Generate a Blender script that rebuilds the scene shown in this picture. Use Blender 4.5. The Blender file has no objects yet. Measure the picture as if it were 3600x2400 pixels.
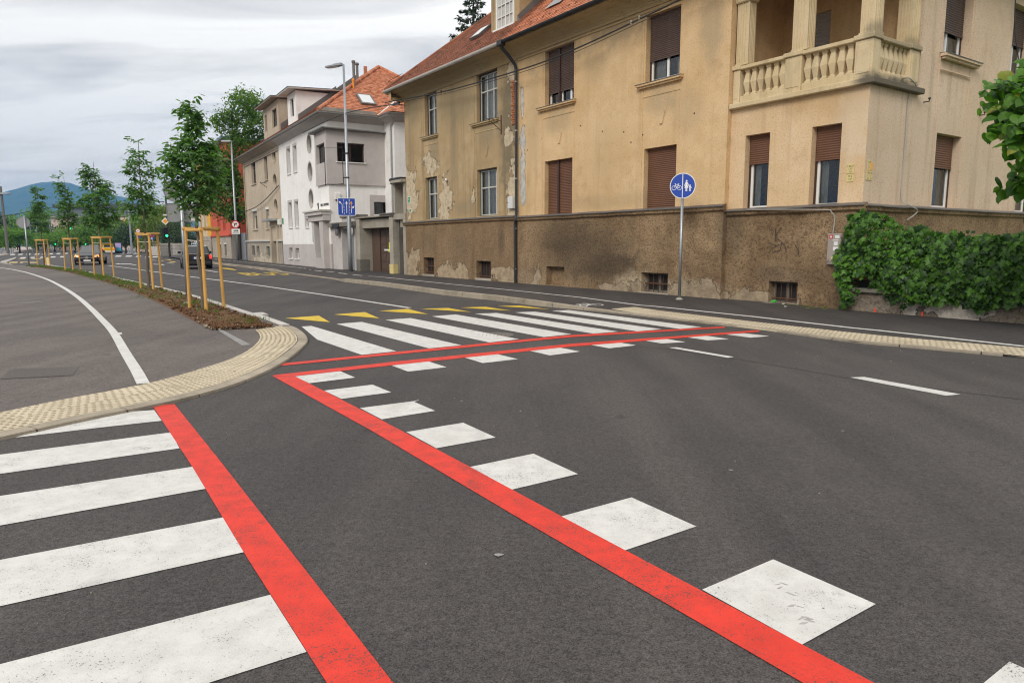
import bpy, bmesh, math, random
import numpy as np
from mathutils import Vector, Matrix, Euler
random.seed(7); RNG = np.random.default_rng(11)
R = math.radians
scene = bpy.context.scene
COL = scene.collection

# ------------------------------------------------------------------ camera, sky, sun, exposure
cam = bpy.data.cameras.new('camera'); cam_ob = bpy.data.objects.new('camera', cam); COL.objects.link(cam_ob)
cam.sensor_width = 36.0; cam.lens = 24.4; cam.clip_start = .05; cam.clip_end = 20000
cam_ob.matrix_world = Matrix.Translation((0, 0, 1.5)) @ Matrix.Rotation(R(90 - 8.025), 4, 'X') @ Matrix.Rotation(-.003, 4, 'Z')
scene.camera = cam_ob

SUN_DIR = Vector((-.40, -.78, .64)).normalized()          # towards the sun
sun = bpy.data.lights.new('sun', 'SUN'); sun.energy = 1.45; sun.angle = R(24); sun.color = (1, .955, .88)
sun_ob = bpy.data.objects.new('sun', sun); COL.objects.link(sun_ob)
sun_ob.rotation_euler = (-SUN_DIR).to_track_quat('-Z', 'Y').to_euler()

world = bpy.data.worlds.new('World'); scene.world = world; world.use_nodes = True
def build_world():
    nt = world.node_tree; nt.nodes.clear(); L = nt.links.new
    def nd(t, **k):
        n = nt.nodes.new(t)
        for a, b in k.items(): setattr(n, a, b)
        return n
    out = nd('ShaderNodeOutputWorld'); bg = nd('ShaderNodeBackground'); bg.inputs[1].default_value = .1
    sky = nd('ShaderNodeTexSky', sky_type='NISHITA', sun_disc=False)
    sky.sun_elevation = math.asin(SUN_DIR.z); sky.sun_rotation = math.atan2(SUN_DIR.x, SUN_DIR.y)
    tc = nd('ShaderNodeTexCoord'); sep = nd('ShaderNodeSeparateXYZ'); L(tc.outputs['Generated'], sep.inputs[0])
    def m(op, a, b=None, c=None, clamp=False):
        n = nd('ShaderNodeMath', operation=op, use_clamp=clamp)
        for i, v in enumerate((a, b, c)):
            if v is None: continue
            if isinstance(v, (int, float)): n.inputs[i].default_value = v
            else: L(v, n.inputs[i])
        return n.outputs[0]
    zc = m('ADD', m('MAXIMUM', sep.outputs[2], 0.0), .13)
    cx = m('DIVIDE', sep.outputs[0], zc); cy = m('DIVIDE', sep.outputs[1], zc)
    cb = nd('ShaderNodeCombineXYZ'); L(cx, cb.inputs[0]); L(cy, cb.inputs[1])
    # long streaks of a stratus deck
    mp = nd('ShaderNodeMapping'); mp.inputs['Rotation'].default_value = (0, 0, R(-38)); mp.inputs['Scale'].default_value = (.75, 2.0, 1); mp.inputs['Location'].default_value = (3.1, 1.4, 0)
    L(cb.outputs[0], mp.inputs[0])
    n1 = nd('ShaderNodeTexNoise'); n1.inputs['Scale'].default_value = 1.0; n1.inputs['Detail'].default_value = 9; n1.inputs['Roughness'].default_value = .56; n1.inputs['Distortion'].default_value = .7
    L(mp.outputs[0], n1.inputs['Vector'])
    mp2 = nd('ShaderNodeMapping'); mp2.inputs['Rotation'].default_value = (0, 0, R(-30)); mp2.inputs['Scale'].default_value = (.25, .55, 1); mp2.inputs['Location'].default_value = (.7, 5.2, 0)
    L(cb.outputs[0], mp2.inputs[0])
    n2 = nd('ShaderNodeTexNoise'); n2.inputs['Scale'].default_value = .8; n2.inputs['Detail'].default_value = 3; n2.inputs['Roughness'].default_value = .5
    L(mp2.outputs[0], n2.inputs['Vector'])
    v = m('ADD', m('MULTIPLY', n1.outputs[0], .6), m('MULTIPLY', n2.outputs[0], .5))
    ramp = nd('ShaderNodeValToRGB'); L(v, ramp.inputs[0])
    e = ramp.color_ramp.elements
    e[0].position = .455; e[0].color = (3.3, 3.32, 3.42, 1)
    e[1].position = .625; e[1].color = (7.5, 7.32, 7.0, 1)
    k = e.new(.505); k.color = (4.85, 4.8, 4.76, 1)
    k = e.new(.56); k.color = (6.0, 5.88, 5.7, 1)
    # an overcast sky brightens steadily from the horizon to the zenith
    cie = nd('ShaderNodeVectorMath', operation='SCALE'); L(ramp.outputs[0], cie.inputs[0]); L(m('MULTIPLY_ADD', m('MAXIMUM', sep.outputs[2], 0.0), 1.25, .78), cie.inputs['Scale'])
    # pale horizon band all round, brightened and warmed to offset the blue haze
    hb = nd('ShaderNodeMapRange', interpolation_type='SMOOTHSTEP'); L(sep.outputs[2], hb.inputs[0]); hb.inputs[1].default_value = .0; hb.inputs[2].default_value = .17; hb.inputs[3].default_value = .75; hb.inputs[4].default_value = 0
    mh = nd('ShaderNodeMixRGB'); L(hb.outputs[0], mh.inputs[0]); L(cie.outputs[0], mh.inputs[1]); mh.inputs[2].default_value = (9.2, 7.8, 5.9, 1)
    mix = nd('ShaderNodeMixRGB'); mix.inputs[0].default_value = .985
    L(sky.outputs[0], mix.inputs[1]); L(mh.outputs[0], mix.inputs[2])
    L(mix.outputs[0], bg.inputs[0]); L(bg.outputs[0], out.inputs[0])
build_world()
scene.view_settings.view_transform = 'Standard'; scene.view_settings.look = 'None'
scene.view_settings.exposure = 0.47; scene.view_settings.gamma = 1.0; scene.view_settings.use_curve_mapping = False
scene.cycles.max_bounces = 8; scene.cycles.volume_bounces = 1; scene.cycles.use_adaptive_sampling = True
scene.cycles.use_denoising = True; scene.cycles.filter_width = 1.15

# ------------------------------------------------------------------ mesh helpers
class MB:
    """collects faces; build() links ONE mesh object"""
    def __init__(s): s.v = []; s.f = []; s.m = []; s.mi = 0
    def add(s, vs, fs):
        o = len(s.v); s.v += [tuple(p) for p in vs]
        for f in fs: s.f.append([i + o for i in f]); s.m.append(s.mi)
        return s
    def quad(s, a, b, c, d): return s.add((a, b, c, d), ((0, 1, 2, 3),))
    def box(s, x0, x1, y0, y1, z0, z1, mat=None):
        p = [(x, y, z) for z in (z0, z1) for y in (y0, y1) for x in (x0, x1)]
        if mat is not None: p = [tuple(mat @ Vector(q)) for q in p]
        return s.add(p, ((0, 2, 3, 1), (4, 5, 7, 6), (0, 1, 5, 4), (1, 3, 7, 5), (3, 2, 6, 7), (2, 0, 4, 6)))
    def bbox(s, x0, x1, y0, y1, z0, z1, b=.01, mat=None):
        """box with chamfered edges"""
        vs = []; 
        bm = bmesh.new(); bmesh.ops.create_cube(bm, size=1)
        for q in bm.verts: q.co = Vector(((x0 + x1) / 2 + q.co.x * (x1 - x0), (y0 + y1) / 2 + q.co.y * (y1 - y0), (z0 + z1) / 2 + q.co.z * (z1 - z0)))
        bmesh.ops.bevel(bm, geom=bm.edges[:], offset=b, segments=1, affect='EDGES')
        bm.verts.index_update(); vs = [tuple(mat @ q.co) if mat is not None else tuple(q.co) for q in bm.verts]
        fs = [[q.index for q in f.verts] for f in bm.faces]; bm.free()
        return s.add(vs, fs)
    def prism(s, poly, z0, z1, mat=None):
        n = len(poly); p = [(x, y, z0) for x, y in poly] + [(x, y, z1) for x, y in poly]
        if mat is not None: p = [tuple(mat @ Vector(q)) for q in p]
        return s.add(p, [list(range(n))[::-1], list(range(n, 2 * n))] + [(i, (i + 1) % n, n + (i + 1) % n, n + i) for i in range(n)])
    def tube(s, path, rad, n=8, caps=True):
        path = [Vector(p) for p in path]; rad = rad if isinstance(rad, (list, tuple)) else [rad] * len(path)
        rings = []; up = Vector((0, 0, 1)); prev = None
        for i, p in enumerate(path):
            a = path[max(i - 1, 0)]; b = path[min(i + 1, len(path) - 1)]; d = (b - a)
            d = d.normalized() if d.length > 1e-9 else Vector((0, 0, 1))
            if prev is None: x = d.orthogonal().normalized()
            else:
                x = prev - d * prev.dot(d); x = x.normalized() if x.length > 1e-6 else d.orthogonal().normalized()
            prev = x; y = d.cross(x)
            rings.append([p + (x * math.cos(t) + y * math.sin(t)) * rad[i] for t in (2 * math.pi * k / n for k in range(n))])
        vs = [q for r in rings for q in r]; fs = []
        for i in range(len(path) - 1):
            for k in range(n): fs.append((i * n + k, i * n + (k + 1) % n, (i + 1) * n + (k + 1) % n, (i + 1) * n + k))
        if caps: fs += [list(range(n))[::-1], list(range((len(path) - 1) * n, len(path) * n))]
        return s.add(vs, fs)
    def lathe(s, prof, n=12, mat=None, ang=0):
        vs = []; fs = []
        for r, z in prof:
            for k in range(n):
                t = 2 * math.pi * k / n + ang; q = Vector((r * math.cos(t), r * math.sin(t), z)); vs.append(tuple(mat @ q) if mat is not None else tuple(q))
        m = len(prof)
        for i in range(m - 1):
            for k in range(n): fs.append((i * n + k, i * n + (k + 1) % n, (i + 1) * n + (k + 1) % n, (i + 1) * n + k))
        fs += [list(range(n))[::-1], list(range((m - 1) * n, m * n))]
        return s.add(vs, fs)
    def mesh(s, name, mats, smooth=False):
        me = bpy.data.meshes.new(name); me.from_pydata(s.v, [], s.f)
        for k in (mats if isinstance(mats, (list, tuple)) else [mats]): me.materials.append(M[k])
        if any(s.m): me.polygons.foreach_set('material_index', s.m)
        if smooth: me.polygons.foreach_set('use_smooth', [True] * len(me.polygons))
        me.update(); return me
    def build(s, name, mats, parent=None, smooth=False, **k):
        return link(name, s.mesh(name, mats, smooth), parent, **k)

def link(name, me, parent=None, label=None, cat=None, group=None, kind=None):
    o = bpy.data.objects.new(name, me); COL.objects.link(o)
    if parent is not None: o.parent = parent
    tag(o, label, cat, group, kind); return o
def tag(o, label=None, cat=None, group=None, kind=None):
    for k, v in (('label', label), ('category', cat), ('group', group), ('kind', kind)):
        if v: o[k] = v
    return o
def thing(name, label, cat, loc=(0, 0, 0), rz=0, group=None):
    o = bpy.data.objects.new(name, None); COL.objects.link(o); o.empty_display_size = .2
    o.location = loc; o.rotation_euler = (0, 0, rz); return tag(o, label, cat, group)
def copy_tree(o, parent=None):
    c = o.copy(); COL.objects.link(c); c.parent = parent
    for ch in list(o.children): copy_tree(ch, c)
    return c
def big_mesh(name, V, F, mats, mi=None):
    """V (n,3) float array, F (m,k) int array of equal-sized faces"""
    me = bpy.data.meshes.new(name); k = F.shape[1]
    me.vertices.add(len(V)); me.vertices.foreach_set('co', V.astype(np.float32).ravel())
    me.loops.add(F.size); me.loops.foreach_set('vertex_index', F.astype(np.int32).ravel())
    me.polygons.add(len(F)); me.polygons.foreach_set('loop_start', np.arange(0, F.size, k, dtype=np.int32)); me.polygons.foreach_set('loop_total', np.full(len(F), k, dtype=np.int32))
    for q in (mats if isinstance(mats, (list, tuple)) else [mats]): me.materials.append(M[q])
    if mi is not None: me.polygons.foreach_set('material_index', mi.astype(np.int32))
    me.update(calc_edges=True); return me
def text_mesh(name, body, size, mat, extrude=0.0, align='CENTER'):
    cu = bpy.data.curves.new('txt', 'FONT'); cu.body = body; cu.size = size; cu.extrude = extrude; cu.align_x = align; cu.align_y = 'CENTER'; cu.resolution_u = 2
    ob = bpy.data.objects.new('txt', cu); COL.objects.link(ob)
    dg = bpy.context.evaluated_depsgraph_get(); me = bpy.data.meshes.new_from_object(ob.evaluated_get(dg)); me.name = name
    bpy.data.objects.remove(ob); bpy.data.curves.remove(cu); me.materials.clear(); me.materials.append(M[mat]); return me
def frame_mat(o, x, y, z):
    m = Matrix.Identity(4)
    for i in range(3): m[i][0] = x[i]; m[i][1] = y[i]; m[i][2] = z[i]; m[i][3] = o[i]
    return m
CAMP = Vector((0, 0, 1.5))

# ------------------------------------------------------------------ materials
M = {}
class Mat:
    def __init__(s, name):
        m = bpy.data.materials.new(name); m.use_nodes = True; s.nt = m.node_tree; s.nt.nodes.clear(); M[name] = m
        s.out = s.n('ShaderNodeOutputMaterial'); s.p = s.n('ShaderNodeBsdfPrincipled'); s.l(s.p.outputs[0], s.out.inputs[0])
        s._c = None
    def n(s, t, **k):
        x = s.nt.nodes.new(t)
        for a, b in k.items(): setattr(x, a, b)
        return x
    def l(s, a, b): s.nt.links.new(a, b)
    def put(s, sock, v):
        if isinstance(v, (int, float)): sock.default_value = v
        elif isinstance(v, tuple): sock.default_value = v if len(v) == len(sock.default_value) else tuple(v) + (1,)
        else: s.l(v, sock)
    @property
    def co(s):
        if s._c is None: s._c = s.n('ShaderNodeTexCoord').outputs['Object']
        return s._c
    def map(s, sc=(1, 1, 1), loc=(0, 0, 0), rot=(0, 0, 0), v=None):
        m = s.n('ShaderNodeMapping'); m.inputs['Scale'].default_value = sc; m.inputs['Location'].default_value = loc; m.inputs['Rotation'].default_value = rot
        s.l(v if v is not None else s.co, m.inputs[0]); return m.outputs[0]
    def noise(s, sc, det=3, rough=.5, v=None, dist=0):
        x = s.n('ShaderNodeTexNoise'); x.inputs['Scale'].default_value = sc; x.inputs['Detail'].default_value = det; x.inputs['Roughness'].default_value = rough; x.inputs['Distortion'].default_value = dist
        s.l(v if v is not None else s.co, x.inputs['Vector']); return x.outputs[0]
    def voro(s, sc, v=None, feat='F1', out=0):
        x = s.n('ShaderNodeTexVoronoi', feature=feat); x.inputs['Scale'].default_value = sc; s.l(v if v is not None else s.co, x.inputs['Vector']); return x.outputs[out]
    def m(s, op, a, b=0., c=0., clamp=False):
        x = s.n('ShaderNodeMath', operation=op, use_clamp=clamp)
        for i, q in enumerate((a, b, c)): s.put(x.inputs[i], q)
        return x.outputs[0]
    def step(s, v, a, b):
        x = s.n('ShaderNodeMapRange', interpolation_type='SMOOTHSTEP'); s.put(x.inputs[0], v); x.inputs[1].default_value = a; x.inputs[2].default_value = b; return x.outputs[0]
    def mix(s, f, a, b, mode='MIX'):
        x = s.n('ShaderNodeMixRGB', blend_type=mode); s.put(x.inputs[0], f); s.put(x.inputs[1], a); s.put(x.inputs[2], b); return x.outputs[0]
    def blob(s, cx, cz, rx, rz, cy=None, ry=1):
        """1 in the middle of an ellipse, 0 at its edge, negative outside"""
        a = s.n('ShaderNodeVectorMath', operation='SUBTRACT'); s.l(s.co, a.inputs[0]); a.inputs[1].default_value = (cx, cy or 0, cz)
        b = s.n('ShaderNodeVectorMath', operation='MULTIPLY'); s.l(a.outputs[0], b.inputs[0]); b.inputs[1].default_value = (1 / rx, 0 if cy is None else 1 / ry, 1 / rz)
        c = s.n('ShaderNodeVectorMath', operation='LENGTH'); s.l(b.outputs[0], c.inputs[0])
        return s.m('SUBTRACT', 1.0, c.outputs['Value'])
    def bump(s, h, st=.3, d=.01, nrm=None):
        b = s.n('ShaderNodeBump'); b.inputs['Strength'].default_value = st; b.inputs['Distance'].default_value = d; s.l(h, b.inputs['Height'])
        if nrm is not None: s.l(nrm, b.inputs['Normal'])
        return b.outputs[0]
    def fin(s, col, rough=.8, nrm=None, metal=0, spec=.5, **k):
        s.put(s.p.inputs['Base Color'], col); s.put(s.p.inputs['Roughness'], rough); s.put(s.p.inputs['Metallic'], metal); s.put(s.p.inputs['Specular IOR Level'], spec)
        if nrm is not None: s.l(nrm, s.p.inputs['Normal'])
        for a, b in k.items(): s.put(s.p.inputs[a.replace('_', ' ')], b)
        return s
def c3(*a): return tuple(a) + (1,)
def plain(name, col, rough=.6, metal=0, var=.15, sc=6, bump=0, spec=.5):
    t = Mat(name); nz = t.noise(sc, 4, .6); fac = t.m('MULTIPLY_ADD', nz, var * 2, 1 - var)
    x = t.n('ShaderNodeVectorMath', operation='SCALE'); x.inputs[0].default_value = col[:3]; t.l(fac, x.inputs['Scale'])
    t.fin(x.outputs[0], rough, t.bump(t.noise(sc * 8, 3), bump, .005) if bump else None, metal, spec); return t

def asphalt(name, dark, light, warm=0.0, seed=0., tracks_rot=-33):
    """rolled asphalt: fine aggregate, tyre-polished bands, drips and damp patches"""
    t = Mat(name)
    big = t.noise(.30, 5, .6, t.map(loc=(seed, 3, 0))); mid = t.noise(1.9, 5, .65); tr = t.noise(1.0, 4, .55, t.map((1.3, .12, 1), rot=(0, 0, R(tracks_rot)), loc=(seed, 0, 0))); tr2 = t.noise(2.2, 5, .7, t.map((1.5, .30, 1), rot=(0, 0, R(tracks_rot + 62)), loc=(seed + 4, 1, 0)))
    stone = t.voro(190, feat='F1', out=1); grain = t.noise(120, 3, .8); coarse = t.noise(38, 3, .7)
    sep = t.n('ShaderNodeSeparateColor'); t.l(stone, sep.inputs[0])
    c2 = t.noise(17, 3, .7, t.map(loc=(2, 6, 0))); f = t.m('ADD', t.m('MULTIPLY', sep.outputs[0], .24), t.m('MULTIPLY', grain, .55)); f = t.m('ADD', f, t.m('MULTIPLY', coarse, .42)); f = t.m('ADD', f, t.m('MULTIPLY', c2, .24)); f = t.step(f, .44, 1.02)
    col = t.mix(f, c3(*[d * .34 for d in dark]), c3(*[l * 1.2 for l in light]))
    fl = t.step(t.voro(46, t.map(loc=(seed, 8, 0)), out=0), .13, .06); col = t.mix(t.m('MULTIPLY', fl, .38), col, c3(*[l * 2.2 for l in light]))
    g2 = t.m('ADD', t.m('MULTIPLY', big, .45), t.m('MULTIPLY', mid, .15)); g2 = t.m('ADD', g2, t.m('MULTIPLY', tr, .40))
    col = t.mix(t.step(g2, .40, .62), t.mix(1.0, col, c3(.80, .80, .82), 'MULTIPLY'), t.mix(1.0, col, c3(1.15, 1.13, 1.11), 'MULTIPLY'))
    col = t.mix(t.m('MULTIPLY', t.step(tr2, .56, .72), .30), col, t.mix(1.0, col, c3(.55, .54, .54), 'MULTIPLY'))
    dr = t.voro(.9, t.map(loc=(seed + 2, 1, 0))); dn = t.m('ADD', dr, t.m('MULTIPLY', t.m('SUBTRACT', mid, .5), .10)); col = t.mix(t.m('MULTIPLY', t.step(dn, .075, .03), .5), col, c3(.022, .02, .02))
    h = t.m('ADD', t.m('MULTIPLY', t.voro(190), -.5), grain); h = t.m('ADD', h, t.m('MULTIPLY', coarse, .5))
    t.fin(col, t.m('MULTIPLY_ADD', tr, -.25, .92), t.bump(h, .55, .004), 0, .32); return t
asphalt('asphalt_road', (.049, .0435, .041), (.097, .087, .082))
asphalt('asphalt_path', (.098, .084, .074), (.188, .161, .142), seed=5., tracks_rot=20)
asphalt('asphalt_walk', (.042, .036, .034), (.086, .076, .071), seed=9.)

def paint(name, col, asph=(.06, .054, .05), wear=.5, dirt=.25):
    """road paint: pinholes where the stones stick through, scuffs and dirt"""
    t = Mat(name); g1 = t.noise(130, 2, .6); g2 = t.noise(7, 5, .65); g3 = t.noise(1.3, 4, .6); g4 = t.noise(28, 5, .75, t.map(loc=(4, 2, 0))); sc = t.noise(2.4, 4, .6, t.map((1, .35, 1), rot=(0, 0, R(35)), loc=(7, 3, 0)))
    hole = t.m('ADD', g1, t.m('MULTIPLY', t.m('SUBTRACT', g2, .5), .35)); hole = t.m('ADD', hole, t.m('MULTIPLY', t.m('SUBTRACT', g3, .5), .30)); holes = t.step(hole, wear - .235, wear - .30)
    c = t.mix(t.step(g2, .3, .75), c3(*[k * (1 - dirt) for k in col]), c3(*col)); c = t.mix(t.m('MULTIPLY', t.step(g3, .48, .72), dirt), c, c3(col[0] * .62, col[1] * .57, col[2] * .50))
    c = t.mix(t.m('MULTIPLY', t.step(g4, .54, .72), .30), c, c3(*[k * .5 for k in col])); c = t.mix(t.m('MULTIPLY', t.step(sc, .60, .74), .35), c, c3(*[k * .55 for k in col]))
    c = t.mix(t.m('MULTIPLY', holes, .85), c, c3(*asph))
    t.fin(c, .62, t.bump(g1, .6, .004), 0, .35)
paint('paint_white', (.645, .63, .595), wear=.59, dirt=.16)
paint('paint_red', (.72, .042, .023), wear=.64, dirt=.20)
paint('paint_yellow', (.72, .50, .035), wear=.55)
paint('paint_worn_grey', (.30, .29, .28), wear=.60)
paint('paint_pale_yellow', (.55, .42, .16), wear=.58)

def stone(name, a, b, sc=3, bump=.4, spots=True):
    t = Mat(name); n1 = t.noise(sc, 5, .65); n2 = t.noise(sc * 18, 4, .7); f = t.m('ADD', t.m('MULTIPLY', n1, .65), t.m('MULTIPLY', n2, .45))
    c = t.mix(t.step(f, .35, .75), c3(*a), c3(*b))
    if spots: c = t.mix(t.m('MULTIPLY', t.step(t.noise(sc * .6, 4, .7, t.map(loc=(9, 1, 4))), .55, .72), .5), c, c3(*[k * .5 for k in a]))
    oi = t.n('ShaderNodeObjectInfo'); c = t.mix(.25, c, t.mix(oi.outputs['Random'], c3(*[k * .7 for k in a]), c3(*[k * 1.1 for k in b])))
    t.fin(c, .85, t.bump(n2, bump, .006), 0, .3); return t
stone('kerb_stone', (.24, .205, .155), (.42, .36, .275))
stone('kerb_grey', (.30, .28, .25), (.48, .45, .41))
stone('tactile', (.45, .385, .27), (.58, .505, .375), 4); stone('kerb_pale', (.42, .40, .37), (.56, .53, .49))
stone('tactile_dot', (.27, .215, .14), (.41, .335, .225), 6)
stone('concrete', (.25, .22, .175), (.42, .385, .32), 1.2)
stone('concrete_dark', (.10, .09, .075), (.22, .20, .17), 1.2)
stone('paving_pink', (.42, .33, .29), (.52, .43, .38), 1)
stone('soil', (.075, .034, .014), (.205, .103, .046), 5, .9)
stone('pebble', (.22, .17, .12), (.42, .36, .28), 8)
plain('grass', (.075, .13, .025), .9, var=.4, sc=9); plain('grass_far', (.12, .15, .03), .9, var=.3, sc=1)
plain('earth', (.10, .10, .06), .95, var=.3, sc=.05)
plain('plaza', (.46, .40, .36), .9, var=.12, sc=.6)

def plaster(name, a, b, stains=(), peel=(), rough=50, bump=.35, streak=.25, peelcol=(.50, .40, .28), peelth=.0, fleck=.35):
    """a,b: two tones; stains: (cx,cz,rx,rz,strength,colour); peel: ellipses where the paint coat has come off"""
    t = Mat(name); big = t.noise(.55, 4, .6); mid = t.noise(2.6, 5, .62); fine = t.noise(rough, 3, .7); vf = t.voro(rough * 1.3)
    st = t.noise(1.0, 5, .62, t.map((3.2, 3.2, .16)))
    c = t.mix(t.step(t.m('ADD', t.m('MULTIPLY', big, .6), t.m('MULTIPLY', mid, .4)), .36, .66), c3(*a), c3(*b))
    c = t.mix(t.m('MULTIPLY', t.step(st, .50, .74), streak), c, c3(a[0] * .45, a[1] * .42, a[2] * .38))
    grime = t.step(t.noise(1.5, 6, .7, t.map(loc=(3.3, 1, 7))), .52, .74)
    c = t.mix(t.m('MULTIPLY', grime, .30), c, c3(a[0] * .5, a[1] * .46, a[2] * .42))
    c = t.mix(t.m('MULTIPLY', t.step(fine, .50, .28), fleck), c, c3(a[0] * .38, a[1] * .34, a[2] * .28))
    for (cx, cz, rx, rz, k, col) in stains:
        bl = t.m('ADD', t.blob(cx, cz, rx, rz), t.m('MULTIPLY', t.m('SUBTRACT', mid, .5), 1.5)); bl = t.m('ADD', bl, t.m('MULTIPLY', t.m('SUBTRACT', big, .5), .8))
        c = t.mix(t.m('MULTIPLY', t.step(bl, -.05, .75), k), c, c3(*col))
    h = t.m('ADD', t.m('MULTIPLY', fine, .7), t.m('MULTIPLY', vf, .4)); nrm = t.bump(h, bump, .012)
    if bump >= .6:                                        # coarse thrown roughcast
        lump = t.noise(15, 4, .7); c = t.mix(t.m('MULTIPLY', t.step(lump, .52, .36), .55), c, t.mix(1.0, c, c3(.42, .40, .38), 'MULTIPLY')); c = t.mix(t.m('MULTIPLY', t.step(lump, .54, .72), .35), c, t.mix(1.0, c, c3(1.5, 1.45, 1.35), 'MULTIPLY')); nrm = t.bump(lump, .9, .05, nrm)
    if peel:
        e = None; pn = t.noise(1.7, 7, .62, t.map(loc=(1, 5, 2)), dist=.4)
        for (cx, cz, rx, rz) in peel:
            b_ = t.blob(cx, cz, rx, rz); e = b_ if e is None else t.m('MAXIMUM', e, b_)
        pm = t.m('ADD', t.m('MULTIPLY', t.m('MAXIMUM', e, -2.5), .5), t.m('MULTIPLY', t.m('SUBTRACT', pn, .5), 1.9))
        mask = t.step(pm, .06 + peelth, .085 + peelth); edge = t.m('MULTIPLY', t.step(pm, .03 + peelth, .06 + peelth), t.step(pm, .12 + peelth, .08 + peelth))
        c = t.mix(mask, c, t.mix(t.step(t.noise(5, 5, .6), .35, .68), c3(*peelcol), c3(*[k * .68 for k in peelcol])))
        c = t.mix(t.m('MULTIPLY', edge, .55), c, c3(.06, .045, .03))
        nrm = t.bump(t.m('MULTIPLY', mask, -1), .9, .02, nrm)
    t.fin(c, .9, nrm, 0, .2); return t
O1 = (.575, .388, .200); O2 = (.685, .490, .282)
plaster('plaster_ochre', O1, O2, rough=27, fleck=.5, stains=[(2.0, 7.4, 2.2, .7, .6, (.20, .155, .095)), (5.0, 7.4, 1.8, .5, .6, (.18, .14, .085)), (3.9, 6.9, .8, 1.0, .35, (.25, .19, .11)), (8.2, 6.8, .5, 1.2, .5, (.28, .22, .14)), (7.5, 4.9, .7, .8, .3, (.3, .23, .14)), (2.2, 5.35, .9, .5, .45, (.30, .235, .14)), (6.6, 5.25, .8, .45, .45, (.30, .235, .14)), (4.4, 2.7, 3.5, .35, .4, (.36, .27, .16)), (.9, 5.6, .5, 2.0, .3, (.34, .26, .16)), (4.5, 4.0, 1.0, 1.4, .25, (.42, .30, .16))],
        peel=[(.28, 4.1, .17, 1.5), (.25, 6.1, .12, .5)], peelcol=(.55, .52, .47), streak=.22)
plaster('plaster_bay', (.63, .446, .255), (.70, .525, .340), rough=27, fleck=.5, stains=[(11.6, 4.4, 1.0, .5, .5, (.45, .27, .10)), (10.6, 4.55, .5, .4, .4, (.40, .25, .1)), (11.9, 4.0, .7, 1.2, .45, (.64, .54, .41))], streak=.3)
plaster('plaster_side', (.61, .465, .325), (.68, .535, .400), rough=27, fleck=.5, stains=[(12.2, 3.5, 3, 1, .2, (.4, .33, .23))], streak=.45, bump=.3)
plaster('plaster_old', (.375, .265, .140), (.48, .358, .208), stains=[(-.65, 5.6, .75, 2.9, .95, (.185, .15, .095)), (-4.2, 6.9, 2.0, 1.3, .6, (.21, .17, .10)), (-7.9, 7.2, 1.0, 1.0, .6, (.21, .17, .105)), (-2.0, 7.9, 2.0, .6, .6, (.18, .145, .09)), (-4.6, 4.0, .7, 1.4, .35, (.34, .26, .16)), (-4.4, 5.6, .35, 2.4, .5, (.20, .165, .11)), (-6.0, 5.3, .5, .8, .55, (.22, .18, .12)), (-2.0, 5.4, .8, .7, .5, (.22, .18, .12)), (-3.6, 2.9, 1.2, .5, .5, (.24, .19, .12)), (-8.2, 5.6, .4, 1.4, .5, (.24, .19, .12))],
        peel=[(-8.35, 3.7, .75, 1.5), (-6.2, 4.75, .9, .55), (-5.15, 3.3, .55, 1.0), (-.28, 3.3, .52, 1.45), (-.6, 5.3, .28, .5), (-3.0, 3.2, .22, .5), (-.35, 7.2, .35, .7)], peelcol=(.58, .475, .325), peelth=.02, streak=.6)
plaster('plinth', (.215, .140, .078), (.42, .292, .168), stains=[(3.6, 1.2, 2.7, 1.25, .62, (.052, .040, .028)), (2.4, 1.7, 1.6, .8, .5, (.085, .06, .038)), (5.0, .75, 1.7, .6, .6, (.055, .042, .029)), (9.0, 1.9, .45, 1.1, .5, (.10, .08, .055)), (6.0, .35, 1.4, .42, .85, (.50, .40, .27)), (8.0, .3, 1.4, .38, .8, (.46, .37, .25)), (.6, .35, 1.0, .55, .6, (.36, .27, .18)), (10.4, .75, 1.4, .35, .55, (.15, .11, .075)), (11.9, 1.0, .5, 1.5, .4, (.14, .10, .07))],
        peel=[(5.4, .18, 1.5, .3), (7.9, .3, .8, .3), (1.1, .3, .35, .6), (9.6, .15, 1.8, .22)], peelcol=(.43, .335, .225), rough=30, bump=1.0, streak=.15, peelth=.05, fleck=.6)
plaster('plinth_old', (.225, .148, .082), (.32, .215, .122), stains=[(-4.0, 1.3, 1.2, .9, .35, (.16, .12, .075)), (-1.0, 1.6, .25, .8, .6, (.10, .08, .055)), (-6.6, 1.6, .9, .7, .4, (.17, .13, .085))],
        peel=[(-8.2, .6, .8, .75), (-4.6, .25, 1.6, .5), (-.6, .25, 1.2, .45), (-5.6, .35, .5, .45)], peelcol=(.45, .345, .225), rough=34, bump=.7, streak=.3, fleck=.4)
plaster('villa_white', (.80, .78, .755), (.86, .84, .815), bump=.12, streak=.08, fleck=.08)
plaster('villa_grey', (.46, .42, .40), (.52, .48, .46), bump=.12, streak=.10, fleck=.1)
plaster('beige', (.45, .375, .285), (.54, .455, .35), stains=[(-18, 8.1, 8, .6, .7, (.23, .20, .165)), (-13, 3.2, 1.6, .5, .5, (.40, .28, .16)), (-17.5, 1.0, 9, .9, .35, (.24, .21, .165))], streak=.4, bump=.2)
plaster('beige_base', (.30, .26, .21), (.42, .37, .30), peel=[(-19, .35, 4, .5), (-15.5, .3, 1.2, .5)], peelcol=(.56, .48, .37), streak=.5)
plaster('red_wall', (.55, .105, .065), (.60, .13, .08), bump=.1, streak=.15, fleck=.15)
plaster('grey_roughcast', (.34, .30, .25), (.44, .39, .33), bump=.4)
plaster('yellow_wall', (.68, .36, .045), (.74, .42, .07), bump=.1, streak=.1, fleck=.1)
plaster('cream_trim', (.62, .58, .50), (.70, .66, .58), bump=.1)
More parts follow.
